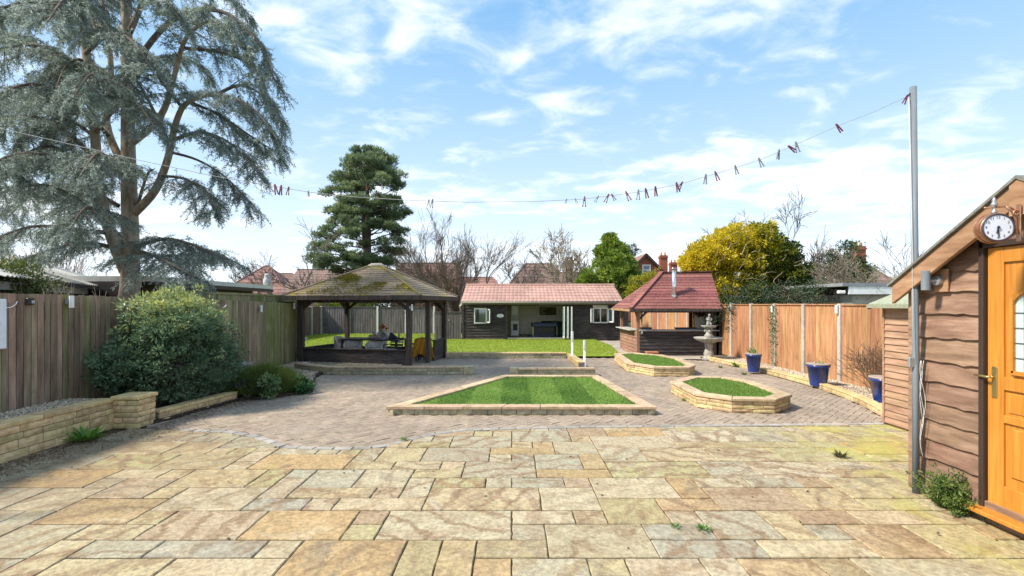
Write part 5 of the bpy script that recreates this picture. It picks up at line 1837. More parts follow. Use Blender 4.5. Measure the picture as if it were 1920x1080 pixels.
MB().hexa([(2.0, 24.75, .55), (2.35, 24.75, .55), (2.35, 24.9, .55), (2.0, 24.9, .55), (2.05, 24.95, .86), (2.3, 24.95, .88), (2.3, 25.04, .88), (2.05, 25.04, .86)]).build('cushion', plain('olive_cushion', (.12, .13, .03), .8), s2, bevel=.03)
px0, px1 = S(1012, 583, 26.3)[0], S(1043, 583, 26.3)[0]
pz = S(1012, 583.5, 26.3)[2]
pic = thing('framed_picture', 'dark framed landscape picture on the cream wall of the garden room', 'picture', ((px0 + px1) / 2, 26.35, pz))
MB().box(((px0 + px1) / 2, 26.35, pz), (px1 - px0, .04, .42)).build('frame', m_frame, pic, bevel=.01)
MB().box(((px0 + px1) / 2, 26.325, pz), (px1 - px0 - .1, .01, .32)).build('print', surf('landscape_print', [(0.3, (.05, .055, .02)), (0.5, (.16, .13, .05)), (0.7, (.45, .38, .26))], (2, 2, 6), 4, .6, 0, .01, 0), pic)
px0, px1 = S(958, 583, 25.2)[0], S(973, 583, 25.2)[0]
fr_ = thing('tall_fridge', 'grey glazed cabinet at the left inside the garden room', 'cabinet', ((px0 + px1) / 2, 25.2, .09))
MB().box(((px0 + px1) / 2, 25.4, 1.28), (px1 - px0, .4, .84)).build('body', plain('cabinet_grey', (.36, .36, .34), .4), fr_, bevel=.01)
MB().box(((px0 + px1) / 2, 25.19, 1.40), (px1 - px0 - .1, .01, .45)).build('glass_door', plain('pale_glass', (.55, .57, .56), .15), fr_)
MB().box(((px0 + px1) / 2, 25.4, .475), (px1 - px0 - .02, .36, .77)).build('stand', m_white, fr_)
MB().box(((px0 + px1) / 2 + .02, 25.21, .52), (.24, .02, .34)).build('speaker_grille', m_black, fr_)


# ------------------------------------------------------------------ neighbouring buildings and houses
def house(label, cx, cy, w, d, wall_h, ridge_h, kind, wall_m, roof_m, ridge_frac=.5, chimneys=(), windows=(), dz=0, name='house', over=.25):
    t = thing(name, label, 'house', (cx, cy, 0))
    x0, x1, y0, y1 = cx - w / 2, cx + w / 2, cy, cy + d
    MB().prism([(x0 + over, y0 + over), (x1 - over, y0 + over), (x1 - over, y1 - over), (x0 + over, y1 - over)], 0, wall_h).build('wall', wall_m, t)
    ez = wall_h - .05
    my = (y0 + y1) / 2
    if kind == 'hip':
        r = w * ridge_frac / 2
        rp = [(cx - r, my, ridge_h), (cx + r, my, ridge_h)]
        E = [(x0, y0, ez), (x1, y0, ez), (x1, y1, ez), (x0, y1, ez)]
        ro = MB().add(E + rp, [(0, 1, 5, 4), (1, 2, 5), (2, 3, 4, 5), (3, 0, 4), (3, 2, 1, 0)]).build('roof', roof_m, t)
        for a, b in ((E[0], rp[0]), (E[1], rp[1]), (rp[0], rp[1])):
            MB().tube([a, b], .09, 6).build('ridge_tiles', roof_m, ro)
        for k in range(1, 9):
            f = k / 9
            a, b = lerp3(E[0], rp[0], f), lerp3(E[1], rp[1], f)
            MB().bar((a[0], a[1] - .03, a[2]), (b[0], b[1] - .03, b[2]), .03, .02).build('tile_course', roof_m, ro)
    elif kind == 'gable':               # gable end faces the garden
        pts = [(x0, y0, ez), (cx, y0, ridge_h), (x1, y0, ez), (x0, y1, ez), (cx, y1, ridge_h), (x1, y1, ez)]
        th_ = .14
        ro = MB()
        for a, b, c, e in ((0, 1, 4, 3), (1, 2, 5, 4)):
            q = [pts[a], pts[b], pts[c], pts[e]]
            ro.hexa([(x, y, z) for x, y, z in q] + [(x, y, z + th_) for x, y, z in q])
        ro = ro.build('roof', roof_m, t)
        MB().add([(x0 + over, y0 + over, ez - .02), (x1 - over, y0 + over, ez - .02), (cx, y0 + over, ridge_h - .02)], [(0, 1, 2)]).build('gable', wall_m, t)
        for a, b in ((pts[0], pts[1]), (pts[1], pts[2])):
            MB().bar((a[0], a[1] - .03, a[2] + .02), (b[0], b[1] - .03, b[2] + .02), .06, .22).build('barge_board', m_frame, t)
    else:                               # ridge runs across the view
        E = [(x0, y0, ez), (x1, y0, ez), (x1, my, ridge_h), (x0, my, ridge_h), (x1, y1, ez), (x0, y1, ez)]
        ro = MB().add(E, [(0, 1, 2, 3), (3, 2, 4, 5), (0, 3, 5), (1, 4, 2), (0, 5, 4, 1)]).build('roof', roof_m, t)
        MB().tube([E[3], E[2]], .10, 6).build('ridge_tiles', roof_m, ro)
        for k in range(1, 9):
            f = k / 9
            a, b = lerp3(E[0], E[3], f), lerp3(E[1], E[2], f)
            MB().bar((a[0], a[1] - .03, a[2]), (b[0], b[1] - .03, b[2]), .03, .02).build('tile_course', roof_m, ro)
    for (x, y, z1, cw) in chimneys:
        c = MB().box((x, y, (z1 + wall_h) / 2), (cw, cw * .8, z1 - wall_h)).build('chimney', wall_m if wall_m is m_brick else m_brick, ro)
        MB().box((x, y, z1 - .22), (cw + .12, cw * .8 + .12, .14)).build('chimney', m_brick, ro)
        for s in (-.25, .25):
            MB().tube([(x + cw * s, y, z1), (x + cw * s, y, z1 + .32)], [.10, .085], 8).build('chimney_pot', m_terra, ro)
    for (x, z, ww, hh) in windows:
        yy = y0 + over
        f = MB()
        for a, b, c, e in ((x - ww / 2, x - ww / 2 + .09, z - hh / 2, z + hh / 2), (x + ww / 2 - .09, x + ww / 2, z - hh / 2, z + hh / 2), (x - ww / 2 + .09, x + ww / 2 - .09, z - hh / 2, z - hh / 2 + .09), (x - ww / 2 + .09, x + ww / 2 - .09, z + hh / 2 - .09, z + hh / 2), (x - ww / 2 + .09, x + ww / 2 - .09, z - .035, z + .035)):
            f.box(((a + b) / 2, yy - .03, (c + e) / 2), (b - a, .1, e - c))
        wo_ = f.build('window', m_white, t)
        MB().box((x, yy - .012, z), (ww - .18, .02, hh - .18)).build('pane', plain('dark_pane', (.10, .13, .16), .08, 0, .8), wo_)
    return t


def at(px, py, Y):
    return S(px, py, Y)


x, y, z = at(470, 494, 52)
house('distant house with pink red pyramid roof behind the flat-roofed outbuilding', x, y, 8.4, 7, 2.6, z, 'hip', m_brick, m_tiler, .06)
x, y, z = at(512, 510, 58)
house('distant low grey-brown roof right of the pink pyramid roof', x, y, 5.0, 6, 3.0, z, 'hip', m_brick, m_tile, .4)
x, y, z = at(592, 500, 46)
house('distant house with brown tiled roof behind the leafless tree left of the pine', x, y, 7.0, 8, 2.9, z, 'side', m_brick, m_tile, windows=())
x, y, z = at(790, 487, 44)
house('distant house with grey-brown roof behind the brown twiggy hedge', x, y, 6.2, 8, 2.9, z, 'side', m_brick, m_tile)
x, y, z = at(885, 517, 42)
house('distant house with low red hipped roof left behind the garden room', x, y, 6.2, 6, 2.4, z, 'hip', m_brick, m_tiler, .55)
x, y, z = at(1014, 489, 46)
cx_ = at(1071, 485, 47)[0]
house('distant hip-roofed house behind the garden room with a brick chimney at its right', x, y, 7.6, 7, 2.6, z, 'hip', m_brick, m_tile, .36, chimneys=[(cx_, 48.5, at(1071, 488, 48.5)[2], .75)])
x, y, z = at(1062, 517, 45)
house('low flat dark roof joined behind the garden room left of the green conifer', x + .4, y, 4.5, 4, 3.2, z + .4, 'side', m_brick, m_tile)
x, y, z = at(1212, 477, 50)
house('distant red brick gable house with one white window beside the green conifer', x, y, 5.8, 7, 4.0, z, 'gable', m_brick, m_tiler, windows=[(at(1213, 506, 50)[0], at(1214, 506, 50)[2], .85, 1.1)],
      chimneys=[(at(1246, 480, 52)[0], 52.5, at(1246, 479, 52.5)[2], .8), (at(1262, 490, 56)[0], 56, at(1262, 492, 56)[2], .8)])
x, y, z = at(1183, 484, 54)
house('distant pink tiled roof joined to the left of the brick gable house', x, y, 5.2, 5, 4.0, z, 'side', m_brick, m_tiler)
x, y, z = at(1646, 474, 38)
house('distant house with brown hipped roof and stone chimney behind the right fence', x, y, 6.4, 7, 2.6, z, 'hip', m_brick, m_tile, .12, chimneys=[(at(1626, 462, 39)[0], 40, at(1626, 462, 40)[2], .8)])
bx, by, bz = at(565, 566, 33)
o = house('blue-grey outbuilding just over the far left fence', bx + .4, by, 3.2, 3, 1.5, bz + .35, 'side', plain('blue_grey', (.17, .20, .25), .7), plain('blue_grey_roof', (.15, .18, .22), .7), name='outbuilding')

# corrugated outbuilding left, flat-roofed one behind the cedar, flat extension right
t = thing('outbuilding', 'long outbuilding with pale corrugated roof over the left fence', 'building', (-9.5, 10, 0))
A0, A1 = Vector((-8.3, 7.6, 2.23)), Vector((-11.9, 14.8, 2.23))
u = (A1 - A0).normalized()
nrm = Vector((-u.y, u.x, 0))
if nrm.x > 0:
    nrm = -nrm
L = (A1 - A0).length
nc = int(L / .075)
vs, fs = [], []
for i in range(nc + 1):
    p = A0 + u * (L * i / nc)
    zz = .03 if i % 2 else 0
    for f in (-.25, 2.6):
        q = p + nrm * f
        vs.append((q.x, q.y, 2.14 + zz + (f + .25) * .34))
for i in range(nc):
    fs.append((2 * i, 2 * i + 1, 2 * i + 3, 2 * i + 2))
ro = MB().add(vs, fs).build('corrugated_roof', m_corr, t)
ro.modifiers.new('thick', 'SOLIDIFY').thickness = .012
a, b = A0 + nrm * .05, A1 + nrm * .05
MB().prism([(a.x, a.y), (b.x, b.y), (b.x + nrm.x * 4, b.y + nrm.y * 4), (a.x + nrm.x * 4, a.y + nrm.y * 4)], 0, 2.10).build('wall', m_frame, t)
MB().bar((A0.x, A0.y, 2.02), (A1.x, A1.y, 2.02), .05, .14).build('fascia', m_corr, t)
t = thing('outbuilding', 'low flat-roofed outbuilding with dark eaves behind the cedar', 'building', (-8.4, 14, 0))
B0, B1 = Vector(at(290, 531, 11.9)), Vector(at(512, 545, 18.0))
zt = 2.30
u = (B1 - B0)
u.z = 0
u.normalize()
nrm = Vector((-u.y, u.x, 0))
if nrm.x > 0:
    nrm = -nrm
q = [B0, B1, B1 + nrm * 4, B0 + nrm * 4]
MB().prism([(p.x, p.y) for p in q], zt - .03, zt + .10).build('roof', plain('pale_flat_roof', (.56, .56, .52), .85), t)
q2 = [B0 + nrm * .5, B1 + nrm * .5 - u * .5, B1 + nrm * 3.8 - u * .5, B0 + nrm * 3.8]
MB().prism([(p.x, p.y) for p in q2], 0, zt - .035).build('wall', m_frame, t)
MB().bar((B0.x, B0.y, zt - .09), (B1.x, B1.y, zt - .09), .03, .10).build('fascia', m_frame, t)
ox, oy, oz = B1.x - .12, B1.y - .2, zt + .10
t = thing('owl_decoy', 'grey owl decoy standing on the flat roof corner', 'ornament', (ox, oy, oz))
MB().lathe([(.10, 0), (.13, .06), (.14, .16), (.12, .25), (.085, .29), (.10, .34), (.085, .41), (.03, .44)], (ox, oy, oz), 14).build('body', plain('owl_grey', (.40, .42, .43), .7), t, True)
for s in (-1, 1):
    MB().ball((ox + s * .03, oy - .085, oz + .36), .018, 8, 6).build('eye', m_black, t)
    MB().lathe([(.022, 0), (.004, .05)], (ox + s * .05, oy, oz + .41), 6).build('ear_tuft', MATS['owl_grey'], t)
t = thing('outbuilding', 'white flat-roofed extension over the right fence', 'building', (10.2, 14.5, 0))
x0 = at(1580, 540, 14.5)[0]
MB().box((x0 + 2.0, 16.0, 2.30), (4.0, 3.0, .10)).build('roof', plain('roof_grey', (.24, .25, .26), .8), t)
MB().box((x0 + 2.05, 14.54, 2.14), (3.7, .04, .26)).build('fascia', m_white, t)
MB().box((x0 - .03, 14.52, 2.07), (.22, .1, .1)).build('gutter_end', m_white, t, bevel=.02)
MB().box((x0 + 2.2, 16.1, 1.0), (3.4, 2.6, 2.0)).build('wall', m_render, t)


# ------------------------------------------------------------------ vegetation tools
def tubes_obj(name, segs, mat, parent=None, sides=5, thin=3, cut=.03, smooth=True):
    mb = MB()
    for pts, rad in segs:
        mb.tube(pts, rad, sides if max(rad) > cut else thin, cap=False)
    return mb.build(name, mat, parent, smooth)


def bez(p0, p1, droop, n=5, jit=.03):
    p0, p1 = np.array(p0, float), np.array(p1, float)
    out = []
    for i in range(n):
        f = i / (n - 1)
        p = p0 + (p1 - p0) * f
        p[2] += droop * f * (1 - f) * 4 * .5
        out.append(p + rng.normal(size=3) * jit * (0 < i))
    return out


def grow(segs, tips, p, d, r, L, lev, maxlev, spread=.55, up=.12, kids=(3, 5), shrink=.68, wob=.18, rs=.62):
    n = 4
    pts, rad = [np.array(p)], [r]
    d = np.array(d, float)
    for i in range(n):
        d = d + rng.normal(size=3) * wob
        d[2] += up
        d /= np.linalg.norm(d)
        pts.append(pts[-1] + d * L / n)
        rad.append(r * (1 - (i + 1) / n * .45))
    segs.append((pts, rad))
    if lev >= maxlev:
        tips.append((pts[-1], d))
        return
    for k in range(rng.integers(kids[0], kids[1] + 1)):
        f = rng.uniform(.35, 1.0)
        i = min(n - 1, int(f * n))
        q = pts[i] + (pts[i + 1] - pts[i]) * (f * n - i)
        a = rng.normal(size=3)
        a -= d * a.dot(d)
        a /= max(np.linalg.norm(a), 1e-6)
        nd_ = d * math.cos(spread) + a * math.sin(spread) * rng.uniform(.6, 1.25)
        grow(segs, tips, q, nd_, max(.004, r * rs * rng.uniform(.75, 1.05)), L * shrink * rng.uniform(.75, 1.15), lev + 1, maxlev, spread, up, kids, shrink, wob, rs)


def bare_tree(label, px, pbase, Y, height, lev=4, spread=.5, stems=1, mat=None, r0=.10, group=None, kids=(3, 5), fan=.35, trunk_frac=.36, up=.10, rmin=None, lean=(0, 0)):
    b = S(px, pbase, Y)
    t = thing('bare_tree', label, 'tree', (b[0], Y, 0), group)
    segs, tips = [], []
    for s in range(stems):
        a = 2 * PI * s / max(1, stems) + rng.uniform(-.4, .4)
        d = np.array([math.cos(a) * fan * (stems > 1) + lean[0], math.sin(a) * fan * (stems > 1) * .6 + lean[1], 1.0])
        grow(segs, tips, (b[0] + .05 * math.cos(a), Y + .05 * math.sin(a), 0), d / np.linalg.norm(d), r0, height * trunk_frac, 0, lev, spread, up, kids, .70)
    big = [s for s in segs if max(s[1]) >= r0 * .55]
    small = [s for s in segs if max(s[1]) < r0 * .55]
    if rmin:
        small = [(p, [max(x, rmin) for x in r]) for p, r in small]
    tubes_obj('trunk', big, mat or m_twig, t, 7, 5)
    tubes_obj('crown', small, mat or m_twig, t, 4, 3)
    return t, tips


# ------------------------------------------------------------------ the blue cedar over the left fence
CY0 = 11.4


def CP(px, py, dy=0.0):
    return S(px, py, CY0 + dy)


cb = CP(243, 560)
t = thing('cedar_tree', 'large blue-grey cedar towering over the left fence', 'tree', (cb[0], CY0, 0))
m_cedar = leafmat('cedar_needle', [(0, (.13, .17, .12)), (.35, (.25, .315, .265)), (.7, (.375, .455, .42)), (1, (.50, .57, .56))], .55, .6)
LIMBS = []


def limb(pts, r0, r1):
    P = [np.array(CP(*p)) for p in pts]
    # smooth the polyline
    fine = []
    for i in range(len(P) - 1):
        for k in range(5):
            f = k / 5
            pm1, p2 = P[max(i - 1, 0)], P[min(i + 2, len(P) - 1)]
            a, b = P[i], P[i + 1]
            m0, m1 = (b - pm1) / 2, (p2 - a) / 2
            f2, f3 = f * f, f * f * f
            fine.append((2 * f3 - 3 * f2 + 1) * a + (f3 - 2 * f2 + f) * m0 + (-2 * f3 + 3 * f2) * b + (f3 - f2) * m1)
    fine.append(P[-1])
    n = len(fine)
    rad = [r0 + (r1 - r0) * i / (n - 1) for i in range(n)]
    return fine, rad


trunk_segs = []
tr = limb([(243, 720, 0), (243, 560, 0), (245, 470, 0), (242, 350, 0), (240, 250, .1), (238, 100, .1), (236, -60, .2), (232, -240, .3)], .215, .08)
tr[1][:6] = [.26, .245, .24, .235, .23, .22]
trunk_segs.append(tr)
trunk_segs.append(limb([(236, 510, 0), (205, 430, -.3), (184, 345, -.5), (178, 250, -.5), (162, 120, -.4), (150, -60, -.3)], .135, .06))
trunk_segs.append(limb([(230, 470, .1), (188, 390, .5), (165, 320, .9), (120, 240, 1.1), (105, 90, 1.2)], .11, .05))
trunk_segs.append(limb([(225, 300, 0), (200, 230, .3), (208, 140, .5), (200, 20, .6)], .09, .05))
wl_ = [  # (points in photo pixels + depth offset, r0, r1): limbs that carry foliage
    ([(250, 402, 0), (290, 358, -.3), (314, 300, -.5), (330, 230, -.6), (352, 192, -.7), (405, 178, -.9), (470, 200, -1.1), (520, 262, -1.2)], .095, .018, .50),
    ([(258, 385, 0), (275, 330, -.1), (287, 318, -.2)], .04, .015, 2),
    ([(247, 268, 0), (290, 232, -.2), (312, 195, -.3), (326, 145, -.5), (350, 70, -.7), (400, 40, -.9), (460, 90, -1.1)], .085, .02, .50),
    ([(325, 262, -.6), (375, 248, -.9), (430, 268, -1.2), (488, 325, -1.4)], .045, .010, .15),
    ([(318, 285, -.5), (370, 300, -.2), (420, 330, -.1), (470, 380, -.1)], .035, .010, .35),
    ([(300, 330, -.4), (345, 335, -.9), (385, 360, -1.2), (400, 395, -1.4)], .035, .010, .25),
    ([(245, 130, 0), (320, 40, -.4), (410, 20, -.9), (480, 75, -1.2), (515, 150, -1.3)], .07, .014, .30),
    ([(243, 60, 0), (300, -40, .5), (400, -30, .8), (470, 30, 1.0)], .07, .014, .25),
    ([(352, 190, -.7), (410, 215, -.3), (470, 255, 0), (525, 290, .1)], .04, .010, .15),
    ([(405, 178, -.9), (455, 160, -.6), (505, 190, -.4), (535, 235, -.2)], .04, .010, .15),
    ([(346, 90, -.7), (420, 100, -.2), (480, 130, .1), (505, 190, .2)], .04, .010, .2),
    ([(340, 200, -.6), (300, 150, -1.2), (280, 120, -1.8)], .04, .012, .4),
    # low sweeping limbs
    ([(255, 462, 0), (310, 448, -.6), (370, 462, -1.0), (428, 488, -1.2)], .055, .010, .18),
    ([(250, 480, 0), (300, 480, .6), (350, 478, 1.0), (415, 470, 1.2)], .05, .010, .25),
    ([(258, 470, 0), (290, 480, -1.2), (330, 500, -2.0), (370, 520, -2.3)], .05, .010, .3),
    ([(232, 470, 0), (160, 455, -.6), (90, 470, -1.0), (10, 500, -1.2)], .06, .012, .15),
    ([(228, 440, 0), (140, 430, -1.0), (60, 425, -1.8), (-30, 455, -2.2)], .06, .012, .15),
    ([(200, 420, -.3), (120, 360, -.8), (40, 350, -1.0), (-60, 390, -1.1)], .06, .012, .15),
    ([(190, 370, -.4), (110, 300, -1.2), (30, 290, -2.0), (-60, 330, -2.3)], .06, .012, .12),
    ([(182, 300, -.5), (100, 230, -1.0), (20, 220, -1.3), (-60, 260, -1.4)], .06, .012, .1),
    ([(178, 250, -.5), (230, 190, -1.2), (262, 200, -1.8), (290, 240, -2.1)], .05, .012, .25),
    ([(176, 230, -.5), (110, 170, -1.4), (40, 160, -2.2), (-40, 200, -2.6)], .05, .012, .1),
    ([(165, 140, -.4), (90, 90, -.9), (10, 90, -1.2), (-60, 130, -1.3)], .05, .012, .1),
    ([(160, 100, -.4), (210, 60, -1.4), (250, 80, -2.0), (285, 130, -2.3)], .05, .012, .15),
    ([(155, 40, -.3), (90, 10, -1.2), (20, 10, -1.9), (-60, 50, -2.2)], .05, .012, .1),
    ([(150, -20, -.3), (220, -50, -1.2), (290, -20, -1.8), (340, 40, -2.0)], .05, .012, .1),
    ([(200, 60, .6), (130, 10, 1.3), (50, 20, 1.8), (-30, 60, 2.0)], .05, .012, .1),
    ([(238, 170, .1), (290, 110, 1.0), (350, 110, 1.6), (400, 150, 1.9)], .05, .012, .35),
    ([(165, 320, .9), (90, 300, 1.6), (10, 330, 2.0), (-50, 370, 2.1)], .05, .012, .15),
    ([(120, 240, 1.1), (60, 190, 1.6), (-10, 190, 1.9), (-70, 230, 2.0)], .05, .012, .1),
    ([(108, 120, 1.2), (50, 70, 1.6), (-20, 70, 1.9), (-70, 110, 2.0)], .05, .012, .1),
    ([(200, 430, -.3), (185, 395, -1.2), (160, 390, -2.2), (130, 430, -2.8)], .05, .012, .25),
    ([(184, 345, -.5), (200, 300, -1.4), (180, 290, -2.3), (150, 330, -2.8)], .05, .012, .25),
    ([(176, 210, -.5), (195, 160, -1.4), (170, 140, -2.3), (140, 180, -2.9)], .05, .012, .2),
    ([(155, 70, -.4), (150, 0, -1.4), (120, 0, -2.3), (90, 40, -2.9)], .05, .012, .2),
    ([(236, -60, .2), (180, -110, -.8), (120, -90, -1.6), (60, -40, -2.0)], .05, .012, .1),
    ([(236, -60, .2), (300, -130, -.6), (380, -100, -1.2), (440, -30, -1.4)], .05, .012, .1),
    ([(242, 330, 0), (215, 300, -.9), (195, 320, -1.5), (170, 360, -1.8)], .04, .012, .2),
    ([(300, 232, -.2), (262, 160, -.7), (240, 150, -1.2), (225, 200, -1.5)], .04, .012, .2),
]
br_segs, LP_, LD_, LR_, LL_ = [], [], [], [], []


def spray(p, d, L, droopy):
    """a twig with needle rosettes along it"""
    n = max(3, int(L / .032))
    p = np.array(p)
    d = d / np.linalg.norm(d)
    pts = []
    for i in range(n):
        d = d + rng.normal(size=3) * .05
        d[2] -= droopy
        d /= np.linalg.norm(d)
        p = p + d * L / n
        pts.append(p)
    br_segs.append(([pts[0] - d * L / n, pts[n // 2], pts[-1]], [.004, .003, .002]))
    base = rng.uniform(.15, .75)
    for q in pts:
        for _ in range(4):
            e = rng.normal(size=3) * .75 + d * .55
            e[2] += .25
            LP_.append(q)
            LD_.append(e)
            LR_.append(base + rng.normal() * .13)


# further limbs of the dense left half, sprouting from the stems
for k in range(15):
    sx_, sy_ = rng.uniform(120, 235), rng.uniform(-160, 430)
    az = rng.uniform(.55, 1.45) * PI
    ln = rng.uniform(110, 190)
    dx_, dd_ = math.cos(az) * ln, -abs(math.sin(az)) * rng.uniform(.6, 2.4) * rng.choice([-.6, 1])
    wl_.append(([(sx_, sy_, 0), (sx_ + dx_ * .4, sy_ - 40, dd_ * .4), (sx_ + dx_ * .8, sy_ - 30, dd_ * .8), (sx_ + dx_ * 1.1, sy_ + 20, dd_ * 1.1)], .045, .012, .08))
for pts, r0, r1, start in wl_:
    P, R = limb(pts, r0, r1)
    br_segs.append((P, R))
    if start > 1:
        continue
    P = np.array(P)
    cum = np.concatenate([[0], np.cumsum(np.linalg.norm(np.diff(P, axis=0), axis=1))])
    tot = cum[-1]
    s = tot * start
    side = 1
    while s < tot:
        i = np.searchsorted(cum, s) - 1
        i = max(0, min(i, len(P) - 2))
        f = (s - cum[i]) / max(cum[i + 1] - cum[i], 1e-6)
        q = P[i] + (P[i + 1] - P[i]) * f
        d = P[i + 1] - P[i]
        d /= np.linalg.norm(d)
        h = np.cross(d, [0, 0, 1.0])
        h /= max(np.linalg.norm(h), 1e-6)
        frac = (s / tot - start) / (1 - start)
        BL = rng.uniform(.35, .95) * (1.05 - .55 * frac)
        bd = h * side * rng.uniform(.6, 1) + d * rng.uniform(.3, .9) + np.array([0, 0, rng.uniform(-.25, .15)])
        bd /= np.linalg.norm(bd)
        bp = [q]
        cd = bd.copy()
        for k in range(5):
            cd[2] -= .10
            cd /= np.linalg.norm(cd)
            bp.append(bp[-1] + cd * BL / 5 + rng.normal(size=3) * .012)
        br_segs.append((bp, list(np.linspace(.014, .005, 6))))
        for k in range(1, 6):
            for sd_ in (-1, 1, rng.uniform(-.6, .6)):
                hh = np.cross(cd, [0, 0, 1.0])
                sdv = hh * sd_ * rng.uniform(.4, 1) + cd * .7 + np.array([0, 0, rng.uniform(-.5, .18)])
                spray(bp[k] + rng.normal(size=3) * .02, sdv, rng.uniform(.16, .40), rng.uniform(.0, .13))
        spray(bp[-1], cd, rng.uniform(.15, .3), .06)
        side = -side
        if rng.random() < .7:
            spray(q, d * .6 + np.array([rng.normal() * .5, rng.normal() * .5, rng.uniform(.2, .8)]), rng.uniform(.12, .28), .09)
        s += rng.uniform(.10, .185)
    spray(P[-1], d, .4, .04)
tubes_obj('trunk', trunk_segs, m_bark, t, 14, 14)
big_l = [s for s in br_segs if max(s[1]) > .03]
tubes_obj('limbs', [s for s in big_l if max(s[1]) > .08], m_bark, t, 8, 6)
tubes_obj('limbs', [s for s in big_l if max(s[1]) <= .08], m_pbark, t, 7, 6)
tubes_obj('branchlets', [s for s in br_segs if max(s[1]) <= .03], m_twig, t, 4, 3)
cn = leaf_obj('crown', np.array(LP_), np.array(LD_), rng.uniform(.025, .09, len(LP_)), rng.uniform(.008, .016, len(LP_)), m_cedar, t, np.array(LR_))
NCED = len(LP_)

# ------------------------------------------------------------------ Scots pine
PY = 32.0
pb = S(690, 560, PY)
t = thing('pine_tree', 'tall twin-trunked pine with dense green crown behind the gazebo', 'tree', (pb[0], PY, 0))
m_pine = leafmat('pine_needle', [(0, (.06, .095, .055)), (.4, (.15, .215, .11)), (.75, (.25, .32, .15)), (1, (.35, .41, .18))], .45, .6)
K = PY / FPX


def PP(px, py, dy=0.0):
    return np.array(S(px, py, PY + dy))


segs = [([PP(691, 700), PP(691, 540), PP(690, 440), PP(688, 380), PP(690, 330), PP(693, 285)], [.26, .22, .19, .15, .10, .05]),
        ([PP(690, 520), PP(683, 450), PP(680, 400), PP(672, 350), PP(668, 310)], [.15, .14, .12, .09, .04])]
CL = [(690, 288, 0, 42, 16), (655, 305, -.5, 34, 14), (722, 305, .5, 34, 15), (680, 312, -1.6, 45, 15), (640, 332, 0, 30, 12), (735, 330, -.6, 30, 14), (705, 335, -1.8, 36, 13), (648, 352, -1.2, 30, 11), (742, 350, .3, 28, 12),
      (622, 360, 0, 24, 9), (668, 372, -1.6, 30, 9), (735, 378, -1, 26, 10), (636, 395, -.5, 34, 10), (625, 415, .5, 26, 10), (705, 385, 1.5, 30, 9), (742, 405, -.4, 32, 12), (758, 398, 0, 18, 9), (655, 412, -1.8, 30, 9), (720, 420, -1.4, 30, 10),
      (745, 430, .4, 30, 11), (630, 432, -1, 34, 10), (608, 445, 0, 28, 11), (660, 438, -2, 30, 9), (735, 455, -.8, 34, 10), (600, 465, -.4, 30, 12), (632, 462, -1.8, 36, 11), (720, 470, .8, 26, 9), (750, 472, -.2, 22, 7), (592, 485, -.6, 26, 11),
      (620, 488, -1.6, 34, 11), (655, 480, -1.2, 26, 8), (745, 440, 1.2, 22, 9), (640, 505, -.5, 20, 7), (665, 502, -1.6, 22, 7), (700, 300, 1.6, 38, 16), (660, 330, 1.5, 34, 13), (730, 492, -1.2, 20, 7), (606, 500, .4, 20, 6)]
prof = [(285, 655, 728), (310, 640, 742), (340, 628, 748), (370, 615, 752), (410, 610, 768), (450, 596, 768), (480, 582, 762), (505, 590, 745)]
for k in range(50):
    py = rng.uniform(296, 500) if k > 16 else rng.uniform(335, 425)
    a = np.interp(py, [q[0] for q in prof], [q[1] for q in prof]) + 22
    b = np.interp(py, [q[0] for q in prof], [q[2] for q in prof]) - 22
    CL.append((rng.uniform(a, b), py, rng.uniform(-1.8, 1.6), rng.uniform(18, 28), rng.uniform(7, 11)))
Ps, Ds, Rs = [], [], []
for (px, py, dy, rx, rz) in CL:
    c = PP(px, py, dy)
    tz = PP(690, min(540, py + 22))
    segs.append((bez(tz, c + np.array([0, 0, -rz * K * .3]), -.2, 5, .06), [.06, .05, .04, .03, .015]))
    sub = max(7, int(rx * rz / 30))
    for k in range(sub):
        a = rng.normal(size=3)
        a /= np.linalg.norm(a)
        sc_ = c + a * np.array([rx * K * .78, rx * K * .7, rz * K * .8]) * rng.uniform(.35, 1) ** .5
        segs.append((bez(c, sc_, -.05, 3, .03), [.016, .012, .006]))
        m_ = 130
        q = rdir(m_)
        rad = rng.uniform(.16, .30)
        Ps.append(sc_ + q * np.array([rad * 1.25, rad * 1.25, rad * .62]) * rng.uniform(.25, 1, (m_, 1)))
        e = q * .8 + np.array([0, 0, .55])
        Ds.append(e)
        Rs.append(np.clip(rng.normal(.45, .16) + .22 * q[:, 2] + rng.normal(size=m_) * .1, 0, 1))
tubes_obj('trunk', segs[:2], m_pbark, t, 10, 10)
tubes_obj('branches', segs[2:], m_pbark, t, 5, 3)
Pn, Dn, Rn = map(np.concatenate, (Ps, Ds, Rs))
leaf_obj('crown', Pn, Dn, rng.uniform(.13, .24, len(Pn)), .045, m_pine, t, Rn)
NPINE = len(Pn)

